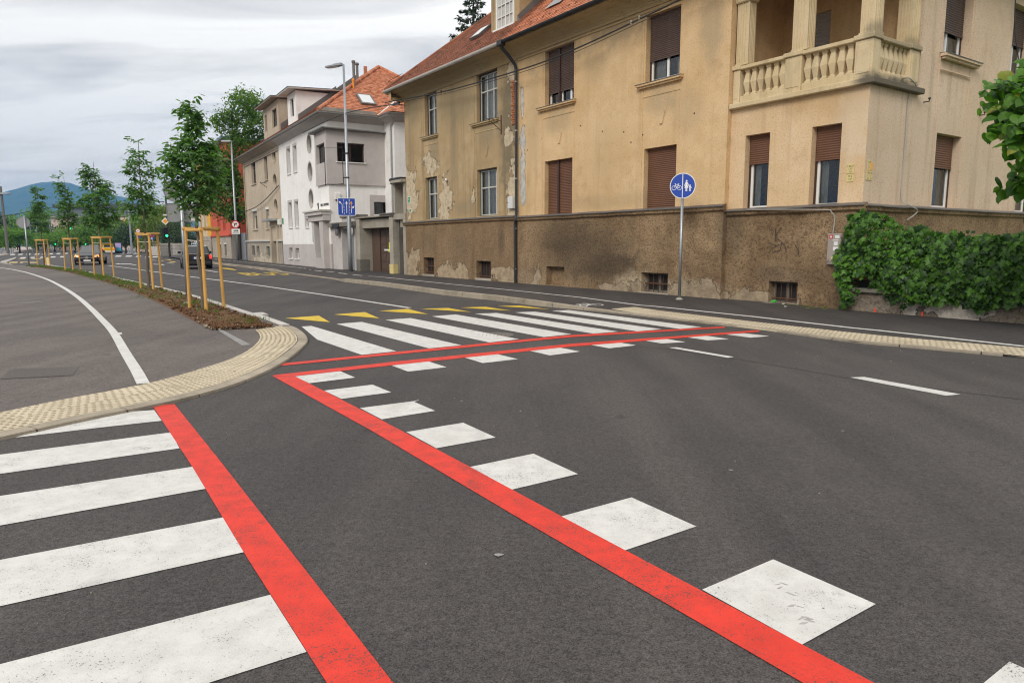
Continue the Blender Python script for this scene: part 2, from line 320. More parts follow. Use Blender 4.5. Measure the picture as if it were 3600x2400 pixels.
plaster('moulding', (.43, .315, .155), (.52, .40, .225), stains=[(-5, 8, 5, .9, .6, (.24, .19, .115)), (2, 7.8, 3, .3, .4, (.3, .23, .13))], streak=.3)
plaster('stone_balcony', (.56, .44, .255), (.66, .54, .35), stains=[(12.3, 4.75, .5, .25, .9, (.09, .08, .065)), (12.2, 5.7, .3, .25, .6, (.2, .17, .12))], streak=.4)

# metals, wood, glass
plain('zinc', (.42, .43, .42), .45, .75, .25, 3); plain('zinc_pale', (.62, .60, .55), .55, .35, .2, 3); plain('dark_metal', (.045, .045, .045), .5, .5, .3, 5)
plain('flashing', (.16, .145, .135), .6, .4, .3, 4); plain('galvanised', (.36, .38, .40), .42, .7, .18, 7); plain('black_metal', (.02, .02, .022), .45, .4, .2, 8)
plain('rust', (.13, .055, .028), .85, .2, .45, 14); plain('rust_red', (.22, .045, .025), .75, .1, .4, 6); plain('cable', (.025, .025, .025), .7); plain('cable_grey', (.36, .34, .31), .7)
plain('shutter_brown', (.085, .052, .040), .55, 0, .2, 3); plain('shutter_rust', (.150, .066, .034), .5, 0, .4, 1.3); plain('shutter_grey', (.33, .32, .31), .55, 0, .12, 2); plain('frame_brown', (.05, .022, .014), .55, 0, .3, 6)
plain('frame_white', (.74, .73, .70), .5, 0, .08, 5); plain('sash_pale', (.50, .49, .45), .6, 0, .25, 7); plain('frame_dark', (.055, .048, .042), .5, 0, .2, 6); plain('frame_green', (.10, .115, .085), .6, 0, .3, 5)
plain('wood_stake', (.60, .335, .085), .7, 0, .25, 5); plain('strap', (.55, .50, .42), .8); plain('bark', (.13, .105, .075), .9, 0, .4, 14, .5); plain('bark_dark', (.06, .045, .035), .9, 0, .4, 10, .5)
plain('garage_door', (.095, .058, .040), .5, 0, .2, 1.5); plain('sign_white', (.80, .80, .78), .4, 0, .04); plain('sign_blue', (.010, .055, .36), .35, 0, .06); plain('sign_red', (.55, .02, .02), .4, 0, .08); plain('sign_black', (.012, .012, .012), .5); plain('sign_orange', (.85, .36, .01), .4, 0, .05); plain('sign_back', (.34, .345, .35), .5, .35, .1, 9)
plain('sign_green', (.03, .22, .08), .45, 0, .1); plain('plate_yellow', (.62, .50, .22), .6, 0, .15); plain('sticker_red', (.55, .03, .03), .5); plain('meter_box', (.32, .28, .245), .65, 0, .12, 4); plain('meter_white', (.62, .62, .60), .5, 0, .08)
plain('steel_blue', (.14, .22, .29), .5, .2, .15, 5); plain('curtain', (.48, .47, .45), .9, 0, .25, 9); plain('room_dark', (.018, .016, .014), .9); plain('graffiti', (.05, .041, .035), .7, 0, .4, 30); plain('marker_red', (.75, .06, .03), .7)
plain('tyre', (.018, .018, .018), .8); plain('rim', (.55, .56, .57), .35, .8, .1); plain('chrome', (.75, .75, .76), .2, 1, .05); plain('skin', (.55, .33, .24), .6, 0, .08); plain('cloth_white', (.70, .70, .70), .8); plain('cloth_blue', (.03, .05, .11), .85); plain('cloth_dark', (.03, .03, .035), .85); plain('hair', (.06, .035, .02), .8)
plain('poster_lilac', (.42, .33, .62), .4, 0, .25, 2.5); plain('poster_teal', (.04, .33, .48), .4, 0, .5, 4); plain('bright_yellow', (.85, .85, .02), .5); plain('litter_white', (.7, .7, .68), .7); plain('litter_green', (.05, .4, .05), .4)
plain('brick', (.36, .12, .045), .9, 0, .35, 5, .5); plain('mortar', (.30, .22, .15), .95, 0, .3, 9, .5); plain('facade_dark', (.045, .05, .062), .6, 0, .15, .3); plain('facade_pink', (.52, .40, .34), .85, 0, .1, .3); plain('facade_orange', (.78, .25, .02), .7, 0, .1, .5); plain('facade_glass', (.10, .13, .14), .15, 0, .2, .5)
for nm, c in (('car_black', (.008, .008, .009)), ('car_yellow', (.75, .42, .01)), ('car_red', (.45, .015, .02)), ('car_white', (.7, .7, .7))):
    t = Mat(nm); t.fin(c3(*c), .25, None, 0, .4, Coat_Weight=.35, Coat_Roughness=.05)
t = Mat('car_glass'); t.fin(c3(.03, .035, .035), .06, None, 0, .8)
t = Mat('skylight_glass'); t.fin(c3(.55, .57, .58), .05, None, 0, 1.0)
def glass(name, tint, refl):
    t = Mat(name); tr = t.n('ShaderNodeBsdfTransparent'); tr.inputs[0].default_value = tint; gl = t.n('ShaderNodeBsdfGlossy'); gl.inputs['Roughness'].default_value = .03; gl.inputs[0].default_value = (.9, .93, .95, 1)
    fr = t.n('ShaderNodeFresnel'); fr.inputs[0].default_value = 1.5; mx = t.n('ShaderNodeMixShader'); t.l(t.m('ADD', fr.outputs[0], refl, clamp=True), mx.inputs[0]); t.l(tr.outputs[0], mx.inputs[1]); t.l(gl.outputs[0], mx.inputs[2]); t.l(mx.outputs[0], t.out.inputs[0])
glass('glass', (.62, .65, .64, 1), .03)
def emis(name, col, st):
    t = Mat(name); t.fin(c3(*col), .4, Emission_Color=c3(*col), Emission_Strength=st)
emis('light_green', (.02, .9, .25), 3.0); emis('light_amber', (1., .38, .06), .9); emis('light_red', (1., .03, .02), 1.0)

def tiles(name, a, b, dirt):
    t = Mat(name); oi = t.n('ShaderNodeObjectInfo'); ge = t.n('ShaderNodeNewGeometry'); r = t.m('FRACT', t.m('ADD', oi.outputs['Random'], ge.outputs['Random Per Island']))
    c = t.mix(r, c3(*a), c3(*b)); w = t.n('ShaderNodeNewGeometry').outputs['Position']
    c = t.mix(t.m('MULTIPLY', t.step(t.noise(1.1, 6, .7, w), .48, .72), dirt), c, c3(.07, .045, .03))
    t.fin(c, .8, t.bump(t.noise(30, 3), .3, .01), 0, .25)
tiles('tile_orange', (.34, .115, .055), (.56, .225, .12), .35)
tiles('tile_dark', (.175, .062, .032), (.30, .11, .058), .85)

def leafmat(name, dark, light, trans=.35, rough=.5, tip=None):
    t = Mat(name); oi = t.n('ShaderNodeObjectInfo'); ge = t.n('ShaderNodeNewGeometry'); r = t.m('FRACT', t.m('ADD', t.m('MULTIPLY', oi.outputs['Random'], 7.3), ge.outputs['Random Per Island']))
    rp = t.n('ShaderNodeValToRGB'); t.l(r, rp.inputs[0]); e = rp.color_ramp.elements; e[0].color = c3(*dark); e[1].color = c3(*light); e[0].position = .1; e[1].position = .95
    if tip: k = e.new(.965); k.color = c3(*tip)
    c = t.mix(t.m('MULTIPLY', t.noise(.9, 3, .5, ge.outputs['Position']), .5), rp.outputs[0], c3(*[q * .55 for q in dark]))
    t.fin(c, rough, None, 0, .35); tl = t.n('ShaderNodeBsdfTranslucent'); t.l(t.mix(1.0, c, c3(1.2, 1.5, .5), 'MULTIPLY'), tl.inputs[0])
    mx = t.n('ShaderNodeMixShader'); mx.inputs[0].default_value = trans; t.l(t.p.outputs[0], mx.inputs[1]); t.l(tl.outputs[0], mx.inputs[2]); t.l(mx.outputs[0], t.out.inputs[0])
leafmat('leaf_ash', (.058, .140, .034), (.20, .345, .11), .45, .36); leafmat('leaf_ivy', (.013, .050, .005), (.115, .275, .022), .32, .42); leafmat('leaf_ivy_young', (.12, .22, .02), (.26, .30, .03), .4)
leafmat('leaf_linden', (.045, .13, .012), (.16, .34, .03), .45, .42, (.32, .32, .04)); leafmat('leaf_tree', (.07, .145, .018), (.19, .32, .045), .45); leafmat('leaf_far', (.085, .195, .018), (.21, .38, .045), .42); leafmat('leaf_dark', (.022, .05, .014), (.055, .095, .025), .25); leafmat('leaf_willow', (.13, .19, .03), (.22, .28, .05), .4); leafmat('needle', (.018, .045, .018), (.045, .085, .03), .15); leafmat('leaf_grass', (.06, .13, .015), (.16, .27, .03), .3)
def forest():
    t = Mat('forest_hill'); f = t.noise(.02, 6, .7); t.fin(t.mix(t.step(f, .3, .7), c3(.03, .055, .04), c3(.06, .10, .06)), .95, None, 0, .1)
forest()

# ================================================================== THE SETTING: ground, road, pavements
def sheet(name, poly, z, mat, parent=None, kind='structure'):
    mb = MB(); mb.add([(x, y, z) for x, y in poly], [list(range(len(poly)))]); o = mb.build(name, mat, parent)
    bm = bmesh.new(); bm.from_mesh(o.data); bmesh.ops.triangulate(bm, faces=bm.faces[:]); 
    for f in bm.faces:
        if f.normal.z < 0: f.normal_flip()
    bm.to_mesh(o.data); bm.free()
    if kind and parent is None: o['kind'] = kind
    return o
sheet('ground', [(-6000, -300), (6000, -300), (6000, 3700), (-6000, 3700)], -.06, 'earth')
road = sheet('road', [(-260, -40), (45, -40), (45, 60), (10, 110), (-30, 240), (-260, 300)], 0, 'asphalt_road')
def mark(name, poly, mat='paint_white', z=.004, parent=None): return sheet(name, poly, z, mat, parent or road)
def line(name, pts, w, mat='paint_white', z=.004, parent=None, zf=None):
    """painted line of width w along ground points"""
    P = [Vector((p[0], p[1])) for p in pts]; a = []; b = []
    for i, p in enumerate(P):
        d = (P[min(i + 1, len(P) - 1)] - P[max(i - 1, 0)]).normalized(); n = Vector((-d.y, d.x)) * w / 2; a.append(p + n); b.append(p - n)
    mb = MB(); n = len(P)
    vs = [(q.x, q.y, (zf(q.x, q.y) if zf else 0) + z) for q in a + b]
    mb.add(vs, [(n + i, n + i + 1, i + 1, i) for i in range(n - 1)]); return mb.build(name, mat, parent or road)
def along(pts, step):
    """resample a polyline"""
    P = [Vector(p) for p in pts]; out = [P[0]]; acc = 0
    for a, b in zip(P, P[1:]):
        L = (b - a).length; t = step - acc
        while t <= L: out.append(a + (b - a) * (t / L)); t += step
        acc = L - (t - step)
    return out
def smooth(pts, k=4):
    """Catmull-Rom through the points"""
    P = [Vector(p) for p in pts]; out = []
    for i in range(len(P) - 1):
        p0 = P[max(i - 1, 0)]; p1 = P[i]; p2 = P[i + 1]; p3 = P[min(i + 2, len(P) - 1)]
        for j in range(k):
            t = j / k; out.append(.5 * ((2 * p1) + (p2 - p0) * t + (2 * p0 - 5 * p1 + 4 * p2 - p3) * t * t + (3 * p1 - p0 - 3 * p2 + p3) * t ** 3))
    return out + [P[-1]]

# --- near zebra (left) and its red cycle lines
def quadmark(name, *p, mat='paint_white'): return mark(name, list(p), mat)
W1 = [(-3.904,5.296), (-3.878,5.611), (-3.762,5.912), (-3.570,6.106), (-3.274,6.199), (-3.010,5.809), (-3.436,5.577)]
mark('crossing_stripe', W1)
def extend(a, b, L):
    a = Vector(a); b = Vector(b); return tuple(a + (b - a).normalized() * L)
for (tr, br, tl, bl) in (( (-2.749,5.436), (-2.471,4.993), (-3.699,4.849), (-3.389,4.424) ), ( (-2.179,4.560), (-1.899,4.131), (-3.091,4.016), (-2.766,3.571) ), ( (-1.600,3.677), (-1.322,3.234), (-2.464,3.157), (-2.149,2.726) ), ( (-1.047,2.815), (-0.766,2.390), (-1.852,2.319), (-1.046,2.211) )):
    mark('crossing_stripe', [tr, br, extend(br, bl, 4.0), extend(tr, tl, 4.0)])
mark('crossing_stripe', [(-.49, 1.97), (-.21, 1.55), (-3.4, -.85), (-3.7, -.43)])
mark('cycle_line', [(-3.379,6.372), (-3.203,6.436), (-2.088,4.756), (-0.937,3.005), (-0.415,2.208), (1.05, .35), (.78, .17), (-0.644,2.209), (-1.322,3.234), (-2.179,4.560)], 'paint_red', .0045)
mark('cycle_line', [(-2.764,7.855), (-2.494,7.826), (-1.267,6.024), (-0.286,4.539), (0.271,3.674), (0.823,2.835), (1.089,2.428), (1.238,2.200), (2.62, .40), (2.47, .20), (0.995,2.201), (0.606,2.789), (-0.002,3.708), (-1.161,5.498)], 'paint_red', .0045)
SQ = [((-2.486,7.810), (-2.044,8.128), (-1.777,7.727), (-2.208,7.416)), ((-1.942,7.027), (-1.501,7.327), (-1.232,6.933), (-1.670,6.639)), ((-1.404,6.254), (-0.956,6.526), (-0.698,6.137), (-1.126,5.835)), ((-0.852,5.426), (-0.415,5.713), (-0.130,5.260), (-0.563,4.976)), ((-0.286,4.539), (0.152,4.835), (0.430,4.387), (-0.002,4.100)), ((0.271,3.674), (0.709,3.961), (0.981,3.531), (0.551,3.240)), ((0.827,2.849), (1.245,3.139), (1.519,2.722), (1.089,2.428))]
for q in SQ: mark('cycle_square', list(q))
sa, sb = Vector(SQ[-2][1]), Vector(SQ[-1][1]); e1 = (Vector(SQ[-1][2]) - sb); e2 = (Vector(SQ[-1][0]) - sb); d1 = sb - sa
for k in (1, 2): c = Vector((1.790,2.316)) + d1 * (k - 1); mark('cycle_square', [c, c + e1, c + e1 + e2, c + e2])
# --- far zebra with its red cycle lines
mark('cycle_line', [(-2.946,8.660), (-2.878,8.505), (0.916,11.075), (3.786,12.263), (3.846,12.462), (0.938,11.336), (-1.620,9.602)], 'paint_red', .0045)
mark('cycle_line', [(-2.769,7.879), (-2.491,7.826), (-1.499,8.519), (0.831,10.032), (4.223,11.726), (4.260,11.927), (0.855,10.329), (-1.543,8.775)], 'paint_red', .0042)
for q in (((-1.498,8.509), (-1.068,8.797), (-0.802,8.376), (-1.232,8.089)), ((-0.634,9.104), (-0.213,9.398), (0.077,8.962), (-0.372,8.664)), ((0.227,9.699), (0.675,9.994), (0.951,9.587), (0.510,9.258)), ((1.116,10.309), (1.549,10.614), (1.836,10.170), (1.401,9.876)), ((1.983,10.800), (2.390,10.945), (2.648,10.489), (2.254,10.355)), ((2.773,11.096), (3.158,11.234), (3.409,10.814), (3.040,10.671)), ((3.538,11.375), (3.884,11.522), (4.168,11.145), (3.804,10.961))):
    mark('cycle_square', list(q))
for q in (( (-3.862,12.658), (-3.710,12.758), (-1.630,9.663), (-2.051,9.353), (-3.087,10.897)), ((-3.325,13.070), (-2.916,13.397), (-0.752,10.225), (-1.202,9.930)), ((-2.513,13.741), (-2.071,14.076), (0.107,10.873), (-0.345,10.510)), ((-1.669,14.404), (-1.205,14.773), (0.987,11.452), (0.514,11.114)), ((-0.801,14.932), (-0.330,15.062), (1.819,11.784), (1.357,11.529)), ((0.062,15.198), (0.505,15.334), (2.626,12.098), (2.143,11.812)), ((0.904,15.534), (1.295,15.679), (3.407,12.392), (2.961,12.129))):
    mark('crossing_stripe', list(q))
for q in (((-4.641,14.123), (-4.084,14.609), (-3.523,13.367)), ((-3.833,14.851), (-3.262,15.359), (-2.694,14.043)), ((-3.002,15.628), (-2.409,16.091), (-1.806,14.848)), ((-2.118,16.115), (-1.500,16.297), (-0.899,15.287)), ((-1.225,16.391), (-0.633,16.581), (-0.011,15.565)), ((-0.349,16.749), (0.199,16.876), (0.860,15.888))):
    mark('give_way_triangle', list(q), 'paint_yellow')
line('lane_line', [(-29.555,51.104), (-15.748,33.553), (-9.508,25.837), (-5.465,20.520), (-2.417,16.348)], .13)
mark('lane_dash', [(2.270,9.936), (2.391,9.960), (2.942,9.091), (2.844,9.017)]); mark('lane_dash', [(3.790,7.653), (3.963,7.676), (4.458,6.759), (4.276,6.702)])
mark('paint_spill', [(-0.953,6.520), (-0.904,6.588), (-0.905,6.565), (-0.937,6.497)])
# far road: lane arrows, dashes, zebra squares, bus lane letters
for a, b in (((-28.142,54.905), (-26.018,51.777)), ((-33.409,66.119), (-31.468,63.236)), ((-40.189,76.549), (-38.247,73.469)), ((-35.716,69.299), (-33.668,66.151)), ((-28.955,58.697), (-26.890,55.556)), ((-18.214,41.374), (-16.004,37.918))): line('lane_dash', [a, b], .14)
mark('lane_arrow', [(-31.213,54.838), (-32.285,57.346), (-31.435,55.953), (-30.334,55.522), (-27.717,51.600), (-27.576,51.181), (-29.502,53.910), (-30.517,54.312), (-30.363,53.998)]); mark('lane_arrow', [(-27.556,53.713), (-28.372,55.711), (-27.725,54.480), (-26.795,53.636), (-25.182,50.684), (-26.156,52.137), (-26.746,52.547)])
for q in [[(-83.588, 116.746), (-83.432, 117.666), (-75.326, 105.97), (-75.524, 105.223)], [(-83.61, 118.668), (-83.509, 119.63), (-75.274, 107.561), (-75.425, 106.783)], [(-83.039, 119.865), (-83.046, 120.87), (-74.782, 108.563), (-74.837, 107.751)], [(-81.924, 120.303), (-81.807, 121.292), (-73.643, 108.903), (-73.808, 108.105)], [(-81.499, 121.569), (-81.667, 122.639), (-73.437, 109.989), (-73.35, 109.127)], [(-83.322, 126.209), (-83.392, 127.337), (-74.697, 113.754), (-74.703, 112.853)], [(-84.043, 129.378), (-84.121, 130.563), (-75.151, 116.323), (-75.153, 115.381)], [(-84.139, 131.756), (-84.219, 132.985), (-75.09, 118.242), (-75.093, 117.269)], [(-76.231, 134.053), (-76.112, 135.296), (-67.754, 120.066), (-67.928, 119.086)], [(-73.413, 131.346), (-73.209, 132.525), (-65.323, 117.878), (-65.567, 116.944)], [(-73.175, 133.347), (-72.965, 134.562), (-64.999, 119.488), (-65.249, 118.528)], [(-69.278, 128.427), (-69.162, 129.581), (-61.87, 115.542), (-62.031, 114.623)], [(-60.32, 85.949), (-59.992, 86.435), (-55.629, 79.945), (-55.955, 79.529)], [(-59.879, 87.142), (-59.743, 87.673), (-55.342, 81.003), (-55.492, 80.55)], [(-59.648, 88.593), (-59.428, 89.129), (-54.983, 82.245), (-55.211, 81.788)], [(-59.616, 90.518), (-59.349, 91.071), (-54.821, 83.897), (-55.092, 83.427)], [(-59.666, 92.543), (-59.393, 93.12), (-54.769, 85.634), (-55.046, 85.145)], [(-54.276, 95.931), (-53.828, 96.529), (-49.51, 88.509), (-49.945, 88.005)], [(-52.724, 95.664), (-52.225, 96.251), (-48.051, 88.275), (-48.532, 87.781)], [(-50.535, 94.19), (-50.199, 94.788), (-46.249, 87.042), (-46.579, 86.537)], [(-47.356, 90.521), (-47.014, 91.073), (-43.456, 83.899), (-43.791, 83.429)], [(-45.253, 88.21), (-44.868, 88.728), (-41.559, 81.904), (-41.932, 81.462)]]: mark('crossing_stripe', q)
for q in [[(-45.193, 62.841), (-44.707, 63.278), (-41.632, 58.775), (-42.052, 58.393)], [(-44.108, 62.717), (-43.755, 63.168), (-42.399, 61.095), (-42.75, 61.135), (-41.05, 58.626), (-41.204, 58.472)], [(-42.833, 62.088), (-42.12, 62.007), (-39.85, 58.583), (-40.33, 58.378)], [(-54.287, 77.063), (-54.725, 78.596), (-52.682, 75.566), (-52.72, 74.744)], [(-53.84, 78.472), (-53.236, 79.142), (-51.099, 75.911), (-51.764, 75.302)], [(-56.213, 84.45), (-55.755, 84.381), (-41.695, 62.93), (-34.09, 51.539), (-34.516, 51.58)]]: mark('bus_lane_mark', q, 'paint_pale_yellow')
for q in [[(-35.144, 70.706), (-34.758, 71.035), (-32.94, 67.76), (-33.085, 67.662)], [(-30.797, 62.653), (-30.202, 62.584), (-28.649, 59.555), (-29.242, 60.078)], [(-18.996, 45.356), (-18.65, 45.326), (-17.508, 43.578), (-16.263, 41.219), (-16.205, 40.861), (-17.299, 42.448), (-18.415, 44.005)]]: mark('bus_lane_arrow', q, 'paint_yellow')
bus = text_mesh('bus_letters', 'BUS', 1.0, 'paint_yellow')
ob = link('bus_letters', bus, road); bp = Vector((-12.644,35.548)); bd = Vector((.5, -.866)); ob.matrix_world = Matrix.Translation((bp.x, bp.y, .0045)) @ Matrix(((.866, -.5, 0, 0), (.5, .866, 0, 0), (0, 0, 1, 0), (0, 0, 0, 1))) @ Matrix.Diagonal((1.25, 5.6, 1, 1))
# manhole lids in the road: sunken iron disc with ring
plain('manhole_iron', (.15, .13, .115), .75, .2, .4, 30, .8)
def manhole(p, r, name='manhole_cover'):
    mb = MB(); mb.lathe([(r, .0010), (r, .0030), (r * .9, .0030), (r * .88, .002), (r * .02, .002)], 28, Matrix.Translation((p[0], p[1], 0)))
    for i in range(-4, 5):
        for j in range(-4, 5):
            if math.hypot(i, j) < 4.3: mb.box(p[0] + i * r * .19 - .007, p[0] + i * r * .19 + .007, p[1] + j * r * .19 - .007, p[1] + j * r * .19 + .007, .002, .0046)
    mb.build(name, 'manhole_iron', road)
manhole((-0.297,11.432), .33)

# paving joint, scuffs, tyre prints and grit
plain('joint_tar', (.030, .027, .026), .7, 0, .3, 9); plain('tyre_rubber', (.36, .34, .315), .8, 0, .5, 60)
line('paving_joint', [(1.550,10.341), (2.242,9.809), (2.956,8.877), (3.483,8.080), (3.784,7.562), (7.2, 4.4)], .014, 'joint_tar', .003); line('paving_joint', [(-9.215,25.036), (-5.194,20.469), (-2.393,16.746), (-1.598,15.869)], .012, 'joint_tar', .003)
for c, w, h in (((-0.069,3.196), .035, .02), ((1.454,4.458), .02, .012), ((-0.488,6.536), .02, .014), ((2.653,5.420), .02, .012)): mark('scuff_mark', [(c[0] + w * math.cos(a) * random.uniform(.6, 1.1), c[1] + h * math.sin(a) * random.uniform(.6, 1.1)) for a in (k * math.pi / 4 for k in range(8))], 'paint_worn_grey', .005)
def tyre_print(a, b, n, w, seed):
    a = Vector(a); b = Vector(b); d = (b - a) / n; nn = Vector((-d.y, d.x)).normalized(); r_ = random.Random(seed); mb = MB()
    for i in range(n):
        for s in (-1, 1):
            if r_.random() < .45: continue
            c = a + d * (i + r_.uniform(.1, .9)) + nn * s * w * .5; L = d.length * r_.uniform(.12, .34); q = nn * w * r_.uniform(.15, .36); e = d.normalized() * L + nn * s * .012; mb.add([((c + v).x, (c + v).y, .0052) for v in (-e - q, e - q, e + q, -e + q)], [(0, 1, 2, 3)])
    mb.build('tyre_print', 'tyre_rubber', road)
tyre_print((-2.270,7.528), (-1.979,7.965), 14, .05, 1); tyre_print((1.189,2.925), (1.170,2.564), 9, .03, 2); tyre_print((1.270,2.833), (1.427,2.804), 22, .012, 3); tyre_print((-2.882,5.030), (-2.680,4.982), 10, .03, 4)

# --- pavement along the houses: strip between kerb line and facades
STN = [(-41.833, 83.999, -38.051, 86.278, 0.11), (-32.807, 69.532, -29.238, 71.684, 0.12), (-22.969, 53.991, -19.733, 55.944, 0.12), (-17.829, 46.071, -14.855, 47.866, 0.12), (-13.127, 38.552, -10.272, 40.276, 0.12), (-12.471, 37.66, -9.668, 39.6, 0.03), (-7.509, 29.618, -4.297, 31.842, 0.03), (-6.756, 27.892, -3.245, 30.322, 0.12), (-4.549, 24.732, -1.051, 27.153, 0.13), (-2.006, 20.425, 1.788, 23.052, 0.13), (-0.505, 18.471, 3.189, 21.028, 0.13), (0.463, 16.974, 4.203, 19.564, 0.12), (1.723, 15.551, 5.277, 18.012, 0.05), (2.424, 14.708, 5.899, 17.114, 0.025), (3.736, 12.789, 6.647, 14.804, 0.025), (4.298, 12.003, 7.197, 14.01, 0.025), (5.155, 10.375, 8.236, 12.508, 0.025), (5.971, 9.599, 8.864, 11.601, 0.025), (6.676, 8.928, 9.406, 10.818, 0.025), (10.091, 3.995, 12.821, 5.885, 0.025), (18.06, -7.516, 20.79, -5.626, 0.025)]
AH2 = Vector((.23, 24.6)); UH2 = Vector((.5692, -.8222)); NH2 = Vector((-.8222, -.5692))
SWT = sorted([((Vector(s[:2]) - AH2).dot(UH2), (Vector(s[:2]) - AH2).dot(NH2), (Vector(s[2:4]) - AH2).dot(NH2), s[4]) for s in STN]); SWS, SWK, SWB, SWH = [np.array(c) for c in zip(*SWT)]
def swz(x, y):
    """height of the pavement surface: kerb height at the kerb, rising to .12 at the walls"""
    r_ = Vector((x, y)) - AH2; s = r_.dot(UH2); d = r_.dot(NH2); dk = np.interp(s, SWS, SWK); db = np.interp(s, SWS, SWB); h = np.interp(s, SWS, SWH)
    return float(h + (.12 - h) * min(1, max(0, (dk - d) / max(.3, dk - db))))
mb = MB(); NA = 10; ST2 = []
for a, b in zip(STN, STN[1:]):
    k = max(1, int((Vector(b[:2]) - Vector(a[:2])).length / .8)); ST2 += [tuple(p + (q - p) * j / k for p, q in zip(a, b)) for j in range(k)]
ST2.append(STN[-1])
for i, s in enumerate(ST2):
    for j in range(NA + 1):
        t = j / NA; x = s[0] + (s[2] - s[0]) * t; y = s[1] + (s[3] - s[1]) * t; mb.v.append((x, y, swz(x, y)))
for i in range(len(ST2) - 1):
    for j in range(NA): a = i * (NA + 1) + j; b = a + NA + 1; mb.f.append([a, b, b + 1, a + 1]); mb.m.append(0)
walk = mb.build('pavement', 'asphalt_walk'); walk['kind'] = 'structure'
def kerb_run(pts, zt, w, parent, mat, L=1.0, name='kerb_stone', inward=1, gap=.008, zb=-.05):
    """separate kerb stones along a line; zt(x,y) gives the top height"""
    P = along(pts, .25); n = max(1, int(round(L / .25)))
    for i in range(0, len(P) - 1, n):
        seg = P[i:i + n + 1]
        if len(seg) < 2: break
        mb = MB(); vs = []; m = len(seg)
        for q, p in enumerate(seg):
            d = (seg[min(q + 1, m - 1)] - seg[max(q - 1, 0)]).normalized(); nn = Vector((-d.y, d.x)) * inward; pp = p + d * (gap if q == 0 else (-gap if q == m - 1 else 0))
            h = zt(p.x, p.y)
            for off, z in ((0, zb), (0, h - .014), (.014, h), (w - .01, h + .002), (w, h - .01), (w, zb)): r_ = pp + nn * off; vs.append((r_.x, r_.y, z))
        fs = []
        for q in range(m - 1):
            for k in range(5): fs.append((q * 6 + k, (q + 1) * 6 + k, (q + 1) * 6 + k + 1, q * 6 + k + 1))
        fs += [list(range(6)), list(range((m - 1) * 6, m * 6))[::-1]]
        mb.add(vs, fs); mb.build(name, mat, parent)
KL = [Vector(s[:2]) for s in STN]; KH = [s[4] for s in STN]
def ktop(x, y): return swz(x, y) + .008
kerb_run(KL[1:19], ktop, .15, walk, 'kerb_stone', 1.0, inward=1)
line('cycle_path_line', [(-5.326, 29.015), (-2.144, 23.847), (0.081, 20.422), (1.751, 17.835), (2.976, 16.082), (3.196, 15.918), (4.743, 13.572), (5.802, 11.712), (6.053, 11.357), (6.64, 10.431), (7.173, 9.618), (9.6, 7.3)], .11, z=.007, zf=swz, parent=walk)
for l in [[(-7.485, 32.798), (-6.821, 31.691)], [(-8.621, 34.702), (-7.916, 33.468)], [(-9.746, 36.633), (-9.045, 35.449)], [(-10.815, 38.238), (-10.034, 36.851)], [(-12.015, 40.341), (-11.188, 38.804)], [(-21.532, 55.702), (-16.172, 47.128), (-12.245, 40.716)], [(-6.401, 31.086), (-5.454, 29.546)], [(-23.574, 59.041), (-19.687, 52.58)], [(-24.592, 60.414), (-23.582, 58.677)], [(-25.556, 61.84), (-24.42, 59.761)], [(-26.878, 64.083), (-25.691, 61.857)], [(-28.403, 66.816), (-27.147, 64.405)]]: line('cycle_path_dash', l, .12, z=.007, zf=swz, parent=walk)
# bicycle symbol painted on the path
def ring(c, r, w, n=20, zf=None, z=.004):
    mb = MB(); vs = []
    for k in range(n):
        a = 2 * math.pi * k / n
        for q in (r, r - w): x = c[0] + q * math.cos(a); y = c[1] + q * math.sin(a); vs.append((x, y, (zf(x, y) if zf else 0) + z))
    mb.add(vs, [(2 * k, 2 * ((k + 1) % n), 2 * ((k + 1) % n) + 1, 2 * k + 1) for k in range(n)]); return mb
bs = Vector((1.781,16.067)); bx = Vector((.866, .5)); by = Vector((-.5, .866))   # across / along the path
def bpt(a, b): return bs + bx * a * -.62 + by * b * .62
mbb = MB()
for cc in (bpt(.36, 0), bpt(-.36, 0)):
    r_ = ring(cc, .17, .04, 22, swz, .007); mbb.add(r_.v, r_.f)
for a, b in ((bpt(.36, 0), bpt(.12, .42)), (bpt(.12, .42), bpt(-.25, .40)), (bpt(-.25, .40), bpt(-.36, 0)), (bpt(-.02, 0), bpt(-.25, .40)), (bpt(.36, 0), bpt(-.02, 0)), (bpt(.12, .42), bpt(-.02, 0)), (bpt(.05, .52), bpt(.2, .52)), (bpt(-.25, .4), bpt(-.28, .58)), (bpt(-.28, .58), bpt(-.14, .60))):
    d = (b - a).normalized(); n_ = Vector((-d.y, d.x)) * .02; mbb.add([(q.x, q.y, swz(q.x, q.y) + .0075) for q in (a + n_, a - n_, b - n_, b + n_)], [(0, 1, 2, 3)])
mbb.build('bicycle_symbol', 'paint_white', walk)
